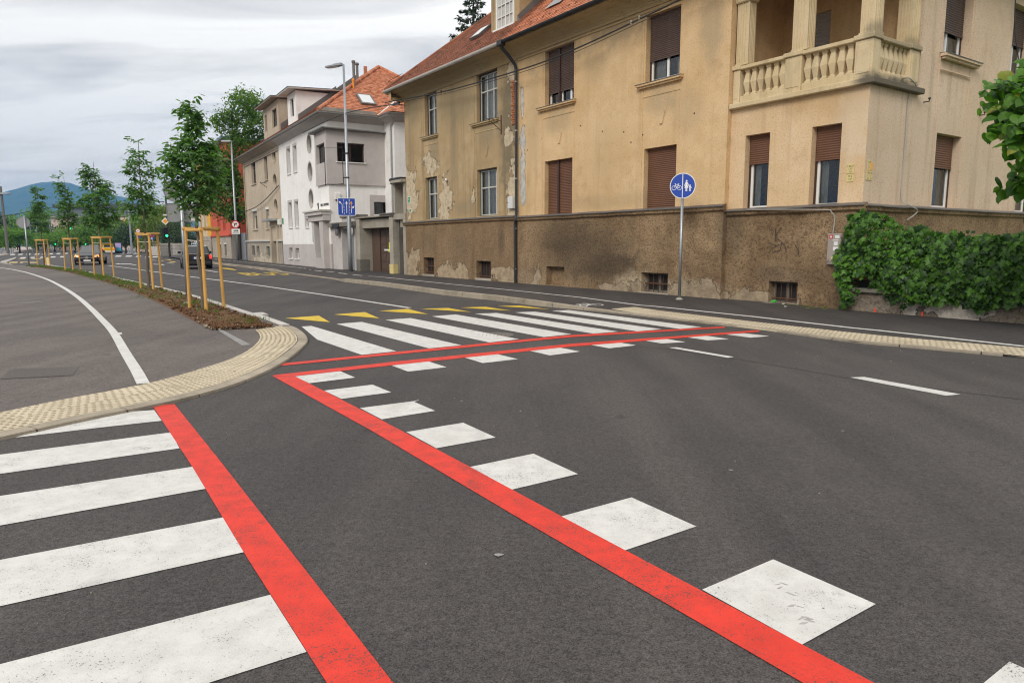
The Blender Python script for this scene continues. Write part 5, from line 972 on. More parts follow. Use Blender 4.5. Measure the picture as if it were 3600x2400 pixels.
bx(GT, 'beam', 'concrete', -9.97, -8.74, -.08, .5, 2.60, 2.86, b=.012); bx(GT, 'lintel', 'concrete', -9.6, -8.95, .1, .4, 2.26, 2.60); bx(GT, 'jamb', 'concrete', -8.97, -8.72, -.08, .5, 0, 2.60, b=.012); bx(GT, 'inner_pillar', 'concrete_dark', -9.97, -9.75, .1, .9, 0, 2.60)
bx(GT, 'canopy_post', 'concrete', -9.95, -9.80, -.05, .75, 2.86, 4.24, b=.01); bx(GT, 'canopy_post', 'concrete', -8.98, -8.75, -.03, .5, 2.86, 4.24, b=.01)
m_ = MB(); cp = [(-8.72, 1.2), (-8.72, -.25)] + [(-9.35 - 1.2 * math.sin(t), .45 - .75 * math.cos(t)) for t in (k * math.pi / 14 for k in range(1, 13))] + [(-9.6, 1.3)]; m_.prism(cp, 4.24, 4.38); m_.build('canopy', 'concrete', GT); m_ = MB(); m_.prism([(x - .03 if x < -9 else x, y - .03) for x, y in cp], 4.381, 4.45); m_.build('canopy_edge', 'black_metal', GT)
gate = MB(); gate.box(-9.62, -8.97, .42, .45, .15, .95); gate.box(-9.62, -8.97, .41, .46, 1.0, 1.05); gate.box(-9.62, -8.97, .41, .46, 1.98, 2.03); gt = gate.build('gate_leaf', 'rust_red', GT)
for i in range(9): q = MB(); q.tube([(-9.58 + i * .072, .435, .95), (-9.58 + i * .072, .435, 2.02)], .011, 6); q.build('gate_bar', 'rust', gt)
q = MB(); q.box(-9.62, -9.52, .38, .46, .98, 1.15); q.build('lock', 'rust', gt)
GW = thing('villa_gate', 'grey rendered gate wall with a slatted grey door beside the lamp post', 'gate', (*AH, 0), RZH)
bx(GW, 'wall', 'villa_grey', -18.15, -16.75, .02, .4, 0, 2.35); bx(GW, 'pier', 'villa_grey', -15.0, -14.42, .0, .5, 0, 2.42); bx(GW, 'canopy', 'concrete_dark', -18.25, -14.42, -.22, .7, 2.42, 2.66, b=.015); bx(GW, 'parapet', 'villa_grey', -16.9, -14.42, .1, .5, 2.66, 2.90); bx(GW, 'coping', 'concrete_dark', -17.0, -14.40, .02, .58, 2.90, 3.02, b=.01)
m_ = MB(); m_.box(-16.75, -15.0, .42, .46, .1, 2.4); dd = m_.build('door', 'villa_grey', GW)
for i in range(9): q = MB(); q.bbox(-16.72, -15.02, .40, .425, .16 + i * .245, .39 + i * .245, .006); q.build('slat', 'galvanised', dd)
for x, r_, m_ in ((-17.0, .22, 'flashing'), (-15.05, .24, 'frame_white')):
    q = MB(); q.lathe([(r_, 0), (r_, .05), (r_ * .8, .06), (.01, .06)], 20, frame_mat((x, -.14 if x < -16 else -.1, 2.16), (1, 0, 0), (0, 0, 1), (0, -1, 0))); q.build('round_mirror', m_, GW)
bx(GW, 'lamp_box', 'black_metal', -17.5, -16.5, -.26, -.1, 2.36, 2.60, b=.01)

# ================================================================== white villa and beige house (one row, shared eaves)
VI = thing('white_villa', 'white and grey villa with oval windows and a bright orange hipped roof', 'house', (*PV, 0), RZV); BE = thing('beige_house', 'beige weathered house with oval windows adjoining the white villa', 'house', (*PV, 0), RZV)
TV = frame_mat((0, 0, 0), (0, 1, 0), (-1, 0, 0), (0, 0, 1))             # side facade of the villa: local x runs back from the street
ZV = 8.5
def oval(root, cx, cz, rx, rz, wallmat, cross=True, frame='frame_brown', ring='villa_grey'):
    n = 24; E = [(math.cos(2 * math.pi * k / n), math.sin(2 * math.pi * k / n)) for k in range(n)]
    m_ = MB(); vs = []
    for s_, y in ((1.18, .0), (1.18, -.025), (1.0, -.025), (.97, .17)):
        for a, b in E: vs.append((cx + rx * s_ * a, y, cz + rz * s_ * b))
    m_.add(vs, [(i * n + k, i * n + (k + 1) % n, (i + 1) * n + (k + 1) % n, (i + 1) * n + k) for i in range(3) for k in range(n)]); w = m_.build('oval_window', ring, root)
    m_ = MB()
    for k in range(n): a, b = E[k], E[(k + 1) % n]; m_.add([(cx + rx * .97 * a[0], .15, cz + rz * .97 * a[1]), (cx + rx * .97 * b[0], .15, cz + rz * .97 * b[1]), (cx + rx * .84 * b[0], .14, cz + rz * .84 * b[1]), (cx + rx * .84 * a[0], .14, cz + rz * .84 * a[1])], [(0, 1, 2, 3)])
    if cross: m_.box(cx - .03, cx + .03, .13, .15, cz - rz * .9, cz + rz * .9); m_.box(cx - rx * .9, cx + rx * .9, .131, .149, cz - .03, cz + .03)
    m_.build('frame', frame, w); m_ = MB(); m_.add([(cx + rx * .97 * a, .16, cz + rz * .97 * b) for a, b in E], [tuple(range(n))]); m_.build('pane', 'facade_glass', w)
def oval_hole_wall(mb, x0, x1, z0, z1, holes, ovals, y=0, depth=.18):
    """plain wall split around square cells that carry the oval openings"""
    cells = [(cx - rx * 1.15, cx + rx * 1.15, cz - rz * 1.1, cz + rz * 1.1) for cx, cz, rx, rz in ovals]
    wall_holes(mb, x0, x1, z0, z1, holes, y, depth) if not cells else None
    if cells:
        m2 = MB(); wall_holes(m2, x0, x1, z0, z1, holes + [c + (0.0001,) for c in cells], y, depth); mb.add(m2.v, m2.f)
        n = 24
        for (cx, cz, rx, rz), c in zip(ovals, cells):
            E = [(math.cos(2 * math.pi * (k + .5) / n), math.sin(2 * math.pi * (k + .5) / n)) for k in range(n)]
            def proj_(a, b):
                t = min((1.15 / abs(a)) if abs(a) > 1e-6 else 9, (1.1 / abs(b)) if abs(b) > 1e-6 else 9); return cx + rx * a * t, cz + rz * b * t
            for k in range(n):
                a, b = E[k], E[(k + 1) % n]; pa, pb = proj_(*a), proj_(*b); poly = [(cx + rx * a[0], cz + rz * a[1]), pa]
                for cnr in ((c[1], c[3]), (c[0], c[3]), (c[0], c[2]), (c[1], c[2])):
                    if (abs(pa[0] - cnr[0]) < 1e-6) != (abs(pb[0] - cnr[0]) < 1e-6) and (abs(pa[1] - cnr[1]) < 1e-6) != (abs(pb[1] - cnr[1]) < 1e-6) and (abs(pa[0] - cnr[0]) < 1e-6 or abs(pb[0] - cnr[0]) < 1e-6) and (abs(pa[1] - cnr[1]) < 1e-6 or abs(pb[1] - cnr[1]) < 1e-6): poly.append(cnr)
                poly += [pb, (cx + rx * b[0], cz + rz * b[1])]; mb.add([(p, y, q) for p, q in poly], [tuple(range(len(poly)))[::-1]])
upV = [(-9.15, -8.3, 6.1, 7.72), (-7.45, -6.65, 6.1, 7.70)]; loV = [(-9.4, -8.5, 2.6, 4.24), (-7.7, -6.85, 2.6, 4.22)]; smV = [(-5.2, -4.45, 2.54, 3.06), (-3.5, -2.85, 2.53, 3.06)]
ovV = [(-3.62, 7.45, .45, .5), (-3.68, 5.85, .45, .5), (-3.7, 4.25, .45, .5)]
mb = MB(); oval_hole_wall(mb, -11.4, 0, 1.5, ZV, upV + loV + smV + [(-1.85, -.16, 6.0, 7.1, .02)], ovV, 0, .2); wall_holes(mb, 0, 10, 1.5, ZV, [(2.6, 3.84, 3.2, 3.91), (.48, 2.12, 6.03, 7.12, .02)], 0, .2, axis='y'); mb.build('wall', 'villa_white', VI)
for h in upV + loV: window(VI, h[0], h[1], h[2], h[3], .2, frame='frame_dark', cols=(0, 1), curtain=False, bw=.05); 
for h in upV + loV + smV: m_ = MB(); m_.bbox(h[0] - .06, h[1] + .06, -.06, .05, h[2] - .07, h[2] - .005, .008); m_.build('sill', 'frame_white', VI); m_ = MB(); m_.box(h[0] - .16, h[1] + .1, -.012, .0, h[3], h[3] + .16); m_.box(h[0] - .16, h[0] - .0, -.012, 0, h[2] - .07, h[3]); m_.build('surround', 'villa_grey', VI)
for h in smV: window(VI, h[0], h[1], h[2], h[3], .18, frame='frame_dark', cols=(0, 1), curtain=False, bw=.04)
for o_ in ovV: oval(VI, *o_, 'villa_white', cross=False, frame='frame_dark')
ceV = [(-9.65, -8.75, .55, 1.26), (-8.0, -7.05, .55, 1.24)]
mb = MB(); wall_holes(mb, -11.4, .02, -.1, 1.5, ceV, -.02, .2); mb.quad((.02, -.02, -.1), (.02, 10, -.1), (.02, 10, 1.5), (.02, -.02, 1.5)); mb.build('plinth', 'villa_grey', VI)
for h in ceV: window(VI, h[0], h[1], h[2], h[3], .15, frame='frame_white', cols=(0, 1), shut=.25, shutmat='shutter_grey', curtain=False, bw=.06, name='cellar_window'); m_ = MB(); m_.bbox(h[0] - .06, h[1] + .06, -.09, .05, h[2] - .07, h[2] - .005, .008); m_.build('sill', 'frame_white', VI)
# grey corner bay
mb = MB(); wall_holes(mb, -2.1, .12, 4.82, 7.74, [(-1.83, -.18, 6.02, 7.08)], -.12, .2); wall_holes(mb, -.12, 3.3, 4.82, 7.74, [(.5, 2.1, 6.05, 7.10)], .12, .2, axis='y'); mb.quad((-2.1, 0, 4.82), (-2.1, -.12, 4.82), (-2.1, -.12, 7.74), (-2.1, 0, 7.74)); mb.quad((-2.1, -.12, 4.82), (.12, -.12, 4.82), (.12, 0, 4.82), (-2.1, 0, 4.82)); mb.quad((0, 0, 4.82), (.12, 0, 4.82), (.12, 3.3, 4.82), (0, 3.3, 4.82)); bay = mb.build('corner_bay', 'villa_grey', VI)
window(VI, -1.83, -.18, 6.02, 7.08, .06, frame='frame_dark', cols=(0, .5, 1), curtain=False); T2 = Matrix.Translation((.12, 0, 0)) @ TV
window(VI, .5, 2.1, 6.05, 7.10, .2, T2, frame='frame_brown', cols=(0, .48, 1), curtain=False); m_ = MB(); m_.bbox(.42, 2.16, -.07, .04, 6.0, 6.05, .006); put(m_, 'frame_white', 'sill', VI, T2)
m_ = MB(); m_.prism([(-2.3, .0), (-2.3, -.35), (.35, -.35), (.35, 3.4), (0, 3.4), (0, 0)], 7.74, 7.82); m_.build('bay_roof', 'flashing', VI); gutter(VI, [(-2.3, -.38, 7.84), (.38, -.38, 7.84), (.38, 3.5, 7.82)], 'zinc', .06, clips=.5)
window(VI, 2.6, 3.84, 3.2, 3.91, .2, TV, frame='frame_dark', cols=(0, .45, 1), curtain=False); m_ = MB(); m_.box(2.35, 3.9, -.012, 0, 3.92, 4.3); m_.box(2.35, 2.58, -.012, 0, 2.7, 3.92); put(m_, 'villa_grey', 'surround', VI, TV)
# side wing that steps out
mb = MB(); mb.box(0, 1.6, 3.3, 10, 0, ZV); mb.build('wing', 'villa_white', VI)
m_ = MB(); m_.tube([(1.75, 3.2, ZV + .02), (1.7, 3.25, ZV - .25), (1.35, 3.22, ZV - .45), (1.3, 3.22, ZV - .7), (1.3, 3.22, 2.9)], .05, 8); m_.build('downpipe', 'zinc', VI)
# flared grey entrance surround
m_ = MB(); prof = [(-3.45, 3.38, .5), (-3.3, 3.0, .42), (-2.9, 2.98, .40), (-2.75, 2.72, .34)]
m_.bbox(-3.35, .06, -.55, 0, 3.12, 3.32, .012); m_.bbox(-3.1, .04, -.42, 0, 2.80, 3.119, .012); m_.mi = 1; m_.bbox(-3.5, .12, -.62, .02, 3.321, 3.42, .01); m_.mi = 0
m_.add([(-2.65, -.34, 2.80), (-2.2, -.34, 2.80), (-1.9, -.34, .12), (-2.05, -.34, .12), (-2.65, 0, 2.8), (-2.05, 0, .12), (-2.2, .1, 2.8), (-1.9, .1, .12)], [(0, 3, 2, 1), (0, 4, 5, 3), (1, 2, 7, 6)]); m_.add([(-1.1, -.34, 2.80), (-.3, -.34, 2.80), (-.3, -.34, .12), (-.82, -.34, .12), (-1.1, .1, 2.8), (-.82, .1, .12), (-.3, 0, 2.8), (-.3, 0, .12)], [(0, 3, 2, 1), (0, 4, 5, 3), (1, 2, 7, 6)]); m_.box(-2.0, -.8, -.34, 0, .1, .70); m_.build('entrance_surround', ['villa_grey', 'zinc_pale'], VI)
m_ = MB(); m_.quad((-2.3, -.02, .7), (-.7, -.02, .7), (-.7, -.02, 2.8), (-2.3, -.02, 2.8)); m_.build('entrance_window', 'facade_glass', VI)
bx(VI, 'meter_cabinet', 'steel_blue', -3.6, -2.55, -.05, .02, 1.62, 2.30, b=.008); bx(VI, 'cabinet_door', 'steel_blue', -3.56, -3.1, -.06, -.045, 1.66, 2.26, b=.004); bx(VI, 'cabinet_door', 'steel_blue', -3.06, -2.59, -.06, -.045, 1.66, 2.26, b=.004)
m_ = MB(); m_.bbox(.3, .62, -.10, 0, 3.98, 4.32, .02); put(m_, 'frame_white', 'alarm_box', VI, TV); m_ = MB(); m_.bbox(.34, .58, -.085, 0, 3.90, 3.979, .01); put(m_, 'rust', 'alarm_lens', VI, TV)
o = link('villa_lettering', text_mesh('villa_lettering', 'VILA EMONA', .30, 'sign_black', .006), VI); o.matrix_basis = frame_mat((-.96, -.012, 3.72), (1, 0, 0), (0, 0, 1), (0, -1, 0)) @ Matrix.Diagonal((.94, .74, 1, 1))
m_ = MB(); fig = [(-.2, .19), (-.14, .12), (-.1, .12), (-.02, .17), (.06, .19), (.12, .14), (.10, .05), (.13, -.05), (.1, -.17), (.17, -.19), (-.1, -.19), (-.03, -.16), (-.05, -.04), (-.09, .03)]; m_.add([(-2.28 + x * 1.3, -.012, 3.72 + z) for x, z in fig], [tuple(range(len(fig)))]); m_.build('villa_emblem', 'sign_black', VI)
# beige house
upB = [(-21.0, -19.4, 6.28, 8.02), (-16.2, -15.15, 6.25, 7.95)]; loB = [(-21.5, -19.7, 2.68, 4.3), (-16.5, -15.4, 2.66, 4.25)]; ovB = [(-12.85, 7.72, .55, .47), (-12.9, 6.0, .55, .45), (-13.0, 4.25, .55, .46)]
mb = MB(); oval_hole_wall(mb, -24.2, -11.4, 1.72, 8.05, upB + loB, ovB, 0, .18); mb.box(-24.2, -11.4, -.04, .05, 8.05, ZV); mb.quad((-24.2, 10, 0), (-24.2, 0, 0), (-24.2, 0, ZV), (-24.2, 10, ZV)); mb.quad((-11.4, -.02, 0), (-11.4, .1, 0), (-11.4, .1, ZV), (-11.4, -.02, ZV)); mb.build('wall', 'beige', BE)
for h in upB: window(BE, *h, .18, frame='frame_dark', cols=(0, .5, 1), rows=(0, .65, 1), curtain=True); m_ = MB(); m_.bbox(h[0] - .1, h[1] + .1, -.09, .04, h[2] - .08, h[2] - .004, .008); m_.build('sill', 'beige', BE)
for h in loB: window(BE, *h, .18, frame='frame_white', cols=(0, .5, 1), shut=.3, shutmat='shutter_grey', curtain=True); m_ = MB(); m_.bbox(h[0] - .1, h[1] + .1, -.09, .04, h[2] - .08, h[2] - .004, .008); m_.build('sill', 'beige', BE); m_ = MB(); m_.bbox(h[0], h[1], -.02, .15, h[3] - .16, h[3], .008); m_.build('shutter_box', 'frame_white', BE)
for o_ in ovB: oval(BE, *o_, 'beige', cross=True, ring='beige')
ceB = [(-22.3, -21.1, .62, 1.38), (-20.35, -19.3, .63, 1.36), (-16.7, -15.55, .61, 1.33)]
mb = MB(); wall_holes(mb, -24.3, -14.9, -.1, 1.7, ceB, -.05, .2); wall_holes(mb, -12.5, -11.4, -.1, 1.7, [], -.05, .2); mb.build('plinth', 'beige_base', BE)
for i, h in enumerate(ceB): bars_window(BE, *h, .12, nb=4, hb=(.25, .5, .75), bar='galvanised', mull=False, back='sign_green' if i == 2 else 'room_dark')
m_ = MB(); m_.bbox(-24.4, -14.9, -.16, 0, 1.70, 1.82, .01); m_.bbox(-12.5, -11.41, -.16, 0, 1.70, 1.82, .01); m_.build('ledge', 'zinc_pale', BE)
m_ = MB(); m_.box(-14.95, -14.55, -.12, .3, 0, 2.95); m_.box(-12.95, -12.5, -.12, .3, 0, 2.95); m_.box(-14.55, -12.95, -.1, .3, 2.75, 2.95); m_.build('door_surround', 'beige', BE); bx(BE, 'door_hood', 'zinc', -15.3, -12.1, -.6, 0, 3.15, 3.3, b=.012); bx(BE, 'wall_over_door', 'beige', -14.95, -12.5, -.06, .02, 2.95, 3.15)
m_ = MB(); m_.box(-14.55, -12.95, .28, .32, .2, 2.75); d_ = m_.build('door', 'beige_base', BE); bx(d_, 'door_panel', 'frame_brown', -14.4, -13.8, .255, .285, .4, 2.6, b=.008); bx(d_, 'door_panel', 'frame_brown', -13.7, -13.1, .255, .285, .4, 2.6, b=.008); bx(BE, 'doorstep', 'concrete', -11.2, -12.9, -.25, .3, .0, .2)
m_ = MB(); m_.box(-24.2, -11.4, -.07, 0, 7.92, 8.0); m_.build('frieze', 'beige', BE); m_ = MB(); m_.bbox(-11.95, -11.45, -.2, 0, 2.85, 3.25, .01); m_.build('light_box', 'frame_white', BE); bx(VI, 'house_number', 'sign_green', -11.3, -10.95, -.03, 0, 2.9, 3.3)
m_ = MB(); m_.tube([(-15.6, 0, 6.0), (-15.6, -.5, 6.05)], .02, 5); m_.tube([(-15.6, 0, 5.7), (-15.6, -.48, 6.03)], .02, 5); m_.build('bracket', 'black_metal', BE)
m_ = MB(); m_.tube([(-23.9, -.06, 8.4), (-23.9, -.06, 1.8)], .045, 6); m_.build('downpipe', 'beige', BE)
# eaves, roofs
def eaves(root, x0, x1, z, mat, T=None, e0=0, e1=0):
    m_ = MB(); prof = [(0, z - .28), (-.1, z - .22), (-.28, z - .08), (-.55, z - .02), (-.55, z + .06), (0, z + .3)]; n = len(prof)
    m_.add([(x0 + e0 * a, a, b) for a, b in prof] + [(x1 - e1 * a, a, b) for a, b in prof], [(i, i + 1, n + i + 1, n + i) for i in range(n - 1)] + [tuple(range(n)), tuple(range(n, 2 * n))[::-1]]); return put(m_, mat, 'eaves', root, T)
eaves(BE, -24.75, -11.4, ZV, 'beige'); eaves(VI, -11.4, 0, ZV, 'villa_grey', e1=1); eaves(VI, 0, 3.3, ZV, 'villa_grey', TV, e0=1); TV2 = Matrix.Translation((1.6, 0, 0)) @ TV; eaves(VI, 3.3, 10, ZV, 'villa_grey', TV2, e0=1)
TVJ = Matrix.Translation((0, 3.3, 0)); eaves(VI, .55, 1.6, ZV, 'villa_grey', TVJ, e1=1)
gutter(BE, [(-24.8, -.62, ZV + .10), (-11.4, -.62, ZV + .10)], 'zinc', .07); gutter(VI, [(-11.4, -.62, ZV + .10), (.62, -.62, ZV + .10), (.62, 2.72, ZV + .10), (2.2, 2.72, ZV + .10), (2.2, 6.0, ZV + .10)], 'zinc', .07)
tv = .72; D_ = 10.0; hv = (D_ + 1.2) / 2; ZR = ZV + .12; apex = Vector((.58 - hv, -.6 + hv, ZR + hv * tv)); c0 = Vector((.58, -.6, ZR)); c1 = Vector((.58, 10.6, ZR))
mb = MB(); mb.add([c0, c1, apex, (-11.4, -.6, ZR), (-11.4, apex.y, apex.z), (-11.4, 10.6, ZR)], [(0, 1, 2), (3, 0, 2, 4), (1, 5, 4, 2)]); roofV = mb.build('roof', 'tile_orange', VI)
mb = MB(); mb.add([(-24.8, -.6, ZR), (-11.4, -.6, ZR), (-11.4, apex.y, apex.z), (-24.8 + hv, apex.y, apex.z), (-24.8, 10.6, ZR), (-11.4, 10.6, ZR)], [(0, 1, 2, 3), (4, 0, 3), (5, 4, 3, 2)]); roofB = mb.build('roof', 'tile_dark', BE)
sl = math.hypot(1, tv); eyv = Vector((-1, 0, tv)).normalized()
tile_field(roofV, (c0.x + .03, c0.y, ZR - .02), (0, 1, 0), eyv, [(0, 0), (11.2, 0), (hv, hv * sl)], 'tile_orange', w=.20, row=.19, vis=lambda a, b: a > .3 and a < 6.5)
eyf = Vector((0, 1, tv)).normalized()
tile_field(roofV, (-11.4, -.63, ZR - .02), (1, 0, 0), eyf, [(0, 0), (12, 0), (12 - hv, hv * sl), (0, hv * sl)], 'tile_dark', w=.20, row=.19, nmax=0); tile_field(roofB, (-24.8, -.63, ZR - .02), (1, 0, 0), eyf, [(0, 0), (13.4, 0), (13.4, hv * sl), (hv, hv * sl)], 'tile_dark', w=.20, row=.19, nmax=0)  # darker tiles on both front slopes, chosen to cut orange bounce onto dormers
for A_, B_, root_ in ((c0, apex, roofV), (c1, apex, roofV)):
    n_ = int((B_ - A_).length / .36)
    for i in range(n_): a = A_.lerp(B_, i / n_) + Vector((0, 0, .05)); b = A_.lerp(B_, (i + 1.1) / n_) + Vector((0, 0, .07)); m_ = MB(); m_.tube([a, b], [.13, .10], 8); m_.build('ridge_tile', 'tile_orange', root_)
m_ = MB(); m_.tube([apex + Vector((0, 0, .05)), (-18, apex.y, apex.z + .05)], .11, 8); m_.build('ridge', 'tile_orange', roofV)
# mossy eaves board, skylight, chimneys
m_ = MB(); m_.add([(.66, -.62, ZR + .0), (.66, 2.7, ZR), (.36, 2.7, ZR + .26), (.36, -.3, ZR + .26)], [(0, 1, 2, 3)]); m_.build('mossy_eave_strip', 'concrete_dark', roofV)
Bs = frame_mat(c0 + Vector((0, 0, .03)), Vector((0, 1, 0)), eyv, Vector((0, 1, 0)).cross(eyv)); m_ = MB(); m_.box(2.75, 3.65, 1.15, 2.35, .02, .13, Bs); m_.mi = 1; m_.box(2.85, 3.55, 1.27, 2.25, .131, .137, Bs); m_.build('roof_light', ['flashing', 'skylight_glass'], roofV)
for a, b, h, mt, r_ in ((3.05, 3.6, 1.35, 'flashing', .085), (2.9, 3.25, .45, 'facade_orange', .06)):
    p = c0 + Vector((0, 1, 0)) * a + eyv * b; m_ = MB(); m_.tube([p - Vector((0, 0, .2)), p + Vector((0, 0, h))], r_, 8); m_.lathe([(r_ * 1.4, h), (r_ * 1.4, h + .1), (r_ * .6, h + .14)], 8, Matrix.Translation(p)); m_.build('chimney_pipe', mt, roofV)
p = Vector((-6.2, 4.0, apex.z - .7)); m_ = MB(); m_.tube([p, p + Vector((0, 0, 1.0))], .09, 8); m_.lathe([(.14, 1.0), (.14, 1.08), (.07, 1.14)], 8, Matrix.Translation(p)); m_.build('chimney_pipe', 'flashing', roofV)
p = apex + Vector((-1.3, -.4, -.2)); m_ = MB(); m_.box(p.x - .09, p.x + .09, p.y - .09, p.y + .09, p.z, p.z + .5); m_.build('chimney_pot', 'tile_orange', roofV)
# wing roof with a valley
m_ = MB(); w0 = Vector((2.18, 2.7, ZR)); w1 = Vector((2.18, 10, ZR)); wa = Vector((2.18 - 2.4, 2.7 + 2.4, ZR + 2.4 * tv)); m_.add([w0, w1, (wa.x, 10, wa.z), wa, (.58, 2.7, ZR), (wa.x - .1, wa.y, wa.z)], [(0, 1, 2, 3), (4, 0, 3)]); wr = m_.build('wing_roof', 'tile_orange', roofV)
tile_field(roofV, (w0.x + .02, w0.y, ZR), (0, 1, 0), eyv, [(0, 0), (6, 0), (6, 2.9), (2.4, 2.9)], 'tile_orange', w=.2, row=.19, nmax=0)
m_ = MB(); va = Vector((.58, 2.72, ZR + .05)); vb = Vector((-1.55, 4.9, ZR + 2.15 * tv + .05)); sd_ = Vector((.16, .16, 0)); m_.add([va - sd_ * .7, va + sd_ * .7, vb + sd_ * .7, vb - sd_ * .7], [(0, 1, 2, 3)]); m_.build('valley_flashing', 'zinc_pale', roofV)
# dormers flush near the street side
def dormer(root, x0, x1, y, z0, z1, mat, wins, lean=4.2):
    m_ = MB(); wall_holes(m_, x0, x1, z0, z1, wins, y, .15); m_.quad((x1, y, z0), (x1, y + lean, z0), (x1, y + lean, z1), (x1, y, z1)); m_.quad((x0, y + lean, z0), (x0, y, z0), (x0, y, z1), (x0, y + lean, z1)); d = m_.build('dormer', mat, root)
    for w in wins: window(d, w[0], w[1], w[2], w[3], y + .13, frame='frame_dark', cols=(0, .5, 1), curtain='half', name='dormer_window')
    m_ = MB(); m_.add([(x0 - .5, y - .55, z1 + .02), (x1 + .35, y - .55, z1 + .02), (x1 + .35, y + lean, z1 + .25), (x0 - .5, y + lean, z1 + .25), (x0 - .5, y - .55, z1 + .10), (x1 + .35, y - .55, z1 + .10), (x1 + .35, y + lean, z1 + .32), (x0 - .5, y + lean, z1 + .32)], [(0, 3, 2, 1), (4, 5, 6, 7), (0, 1, 5, 4), (1, 2, 6, 5), (2, 3, 7, 6), (3, 0, 4, 7)]); m_.build('dormer_roof', 'zinc_pale' if mat == 'villa_white' else 'concrete', d)
    m_ = MB(); m_.add([(x0 - .55, y - .6, z1 + .11), (x1 + .4, y - .6, z1 + .11), (x1 + .4, y + lean, z1 + .34), (x0 - .55, y + lean, z1 + .34)], [(0, 1, 2, 3)]); m_.build('dormer_cover', 'flashing', d)
    m_ = MB(); m_.add([(x1 + .02, y + .1, z0 + .1), (x1 + .02, y + lean, z0 + .1 + (lean - .1) * tv), (x1 + .02, y + lean, z0 + .55 + (lean - .1) * tv), (x1 + .02, y + .1, z0 + .5)], [(0, 1, 2, 3)]); m_.build('cheek_flashing', 'flashing', d)
dormer(roofV, -10.0, -7.8, .4, 9.3, 11.3, 'villa_white', [(-9.3, -8.4, 9.8, 10.95)]); dormer(roofB, -17.5, -12.6, .4, 9.4, 11.6, 'beige', [(-14.7, -13.2, 9.85, 11.1), (-17.1, -16.4, 9.9, 11.1)])

# ================================================================== red house, yellow house, low wall (further up the street)
MV = Matrix.Translation((*PV, 0)) @ Matrix.Rotation(RZV, 4, 'Z')
RE = thing('red_house', 'salmon red house with grey roughcast base behind the tree', 'house', (*PV, 0), RZV)
wl = [(-36.2, -34.9, 2.9, 5.1), (-39.6, -38.2, 2.9, 5.1)]; wu = [(-36.2, -34.9, 8.3, 10.2), (-39.6, -38.2, 8.3, 10.2)]; cl = [(-36.0, -34.9, .4, 1.5), (-39.2, -38.1, .4, 1.5)]
mb = MB(); wall_holes(mb, -44, -32.2, 2.3, 11.2, wl + wu, 0, .25); mb.quad((-32.2, 0, 2.3), (-32.2, 12, 2.3), (-32.2, 12, 11.2), (-32.2, 0, 11.2)); mb.build('wall', 'red_wall', RE); mb = MB(); wall_holes(mb, -44, -32.15, 0, 2.3, cl, -.05, .2); mb.quad((-32.15, -.05, 0), (-32.15, 12, 0), (-32.15, 12, 2.3), (-32.15, -.05, 2.3)); mb.build('plinth', 'grey_roughcast', RE)
for h in wl + wu: window(RE, *h, .22, frame='frame_white', cols=(0, .5, 1), curtain=True); m_ = MB(); m_.box(h[0] - .3, h[1] + .3, -.06, 0, h[3] + .1, h[3] + .3); m_.box(h[0] - .15, h[0], -.05, 0, h[2], h[3]); m_.box(h[1], h[1] + .15, -.05, 0, h[2], h[3]); m_.build('surround', 'red_wall', RE)
for h in cl: bars_window(RE, *h, .12, nb=5, hb=(.5,)); m_ = MB(); m_.box(h[0] - .15, h[1] + .15, -.08, -.04, h[3], h[3] + .15); m_.build('surround', 'cream_trim', RE)
m_ = MB(); m_.bbox(-44, -32.0, -.2, 0, 2.3, 2.5, .02); m_.bbox(-32.2, -32.0, 0, 12, 2.3, 2.5, .02); m_.build('ledge', 'red_wall', RE); m_ = MB(); m_.bbox(-44, -32.0, -.3, 0, 7.6, 7.9, .02); m_.build('cornice', 'cream_trim', RE); m_ = MB(); m_.bbox(-44.3, -31.8, -.5, 12.3, 11.2, 11.5, .03); m_.build('roof_slab', 'steel_blue', RE)
m_ = MB(); m_.bbox(-31.0, -29.6, -.1, .5, 0, 2.6, .02); m_.build('gate_pier', 'concrete_dark', RE); m_ = MB(); m_.bbox(-32.1, -31.0, .1, .3, 0, 2.4, .02); m_.build('gate', 'rust_red', RE); m_ = MB(); m_.bbox(-28.3, -26.4, .2, .5, 0, 2.5, .02); m_.build('gate_panel', 'galvanised', RE)
YE = thing('yellow_house', 'ochre yellow house with white window pilasters left of the red house', 'house', (*PV, 0), RZV)
mb = MB(); wy = [(-48.2, -46.6, 3, 6.2), (-51.5, -49.8, 3, 6.2)]; wall_holes(mb, -53, -44.1, 0, 12, wy, -.1, .3); mb.quad((-44.1, -.1, 0), (-44.1, 8, 0), (-44.1, 8, 12), (-44.1, -.1, 12)); mb.build('wall', 'yellow_wall', YE); mb = MB(); mb.box(-53.1, -44.0, -.2, -.1, 0, 2.4); mb.build('plinth', 'grey_roughcast', YE)
for h in wy: window(YE, *h, .15, frame='frame_white', cols=(0, .5, 1), curtain=False); m_ = MB(); m_.box(h[0] - .35, h[0], -.22, -.1, 2.4, 7); m_.box(h[1], h[1] + .35, -.22, -.1, 2.4, 7); m_.build('pilaster', 'cream_trim', YE)
m_ = MB(); m_.bbox(-53.4, -43.9, -.5, 8, 12, 12.3, .03); m_.build('roof', 'flashing', YE)

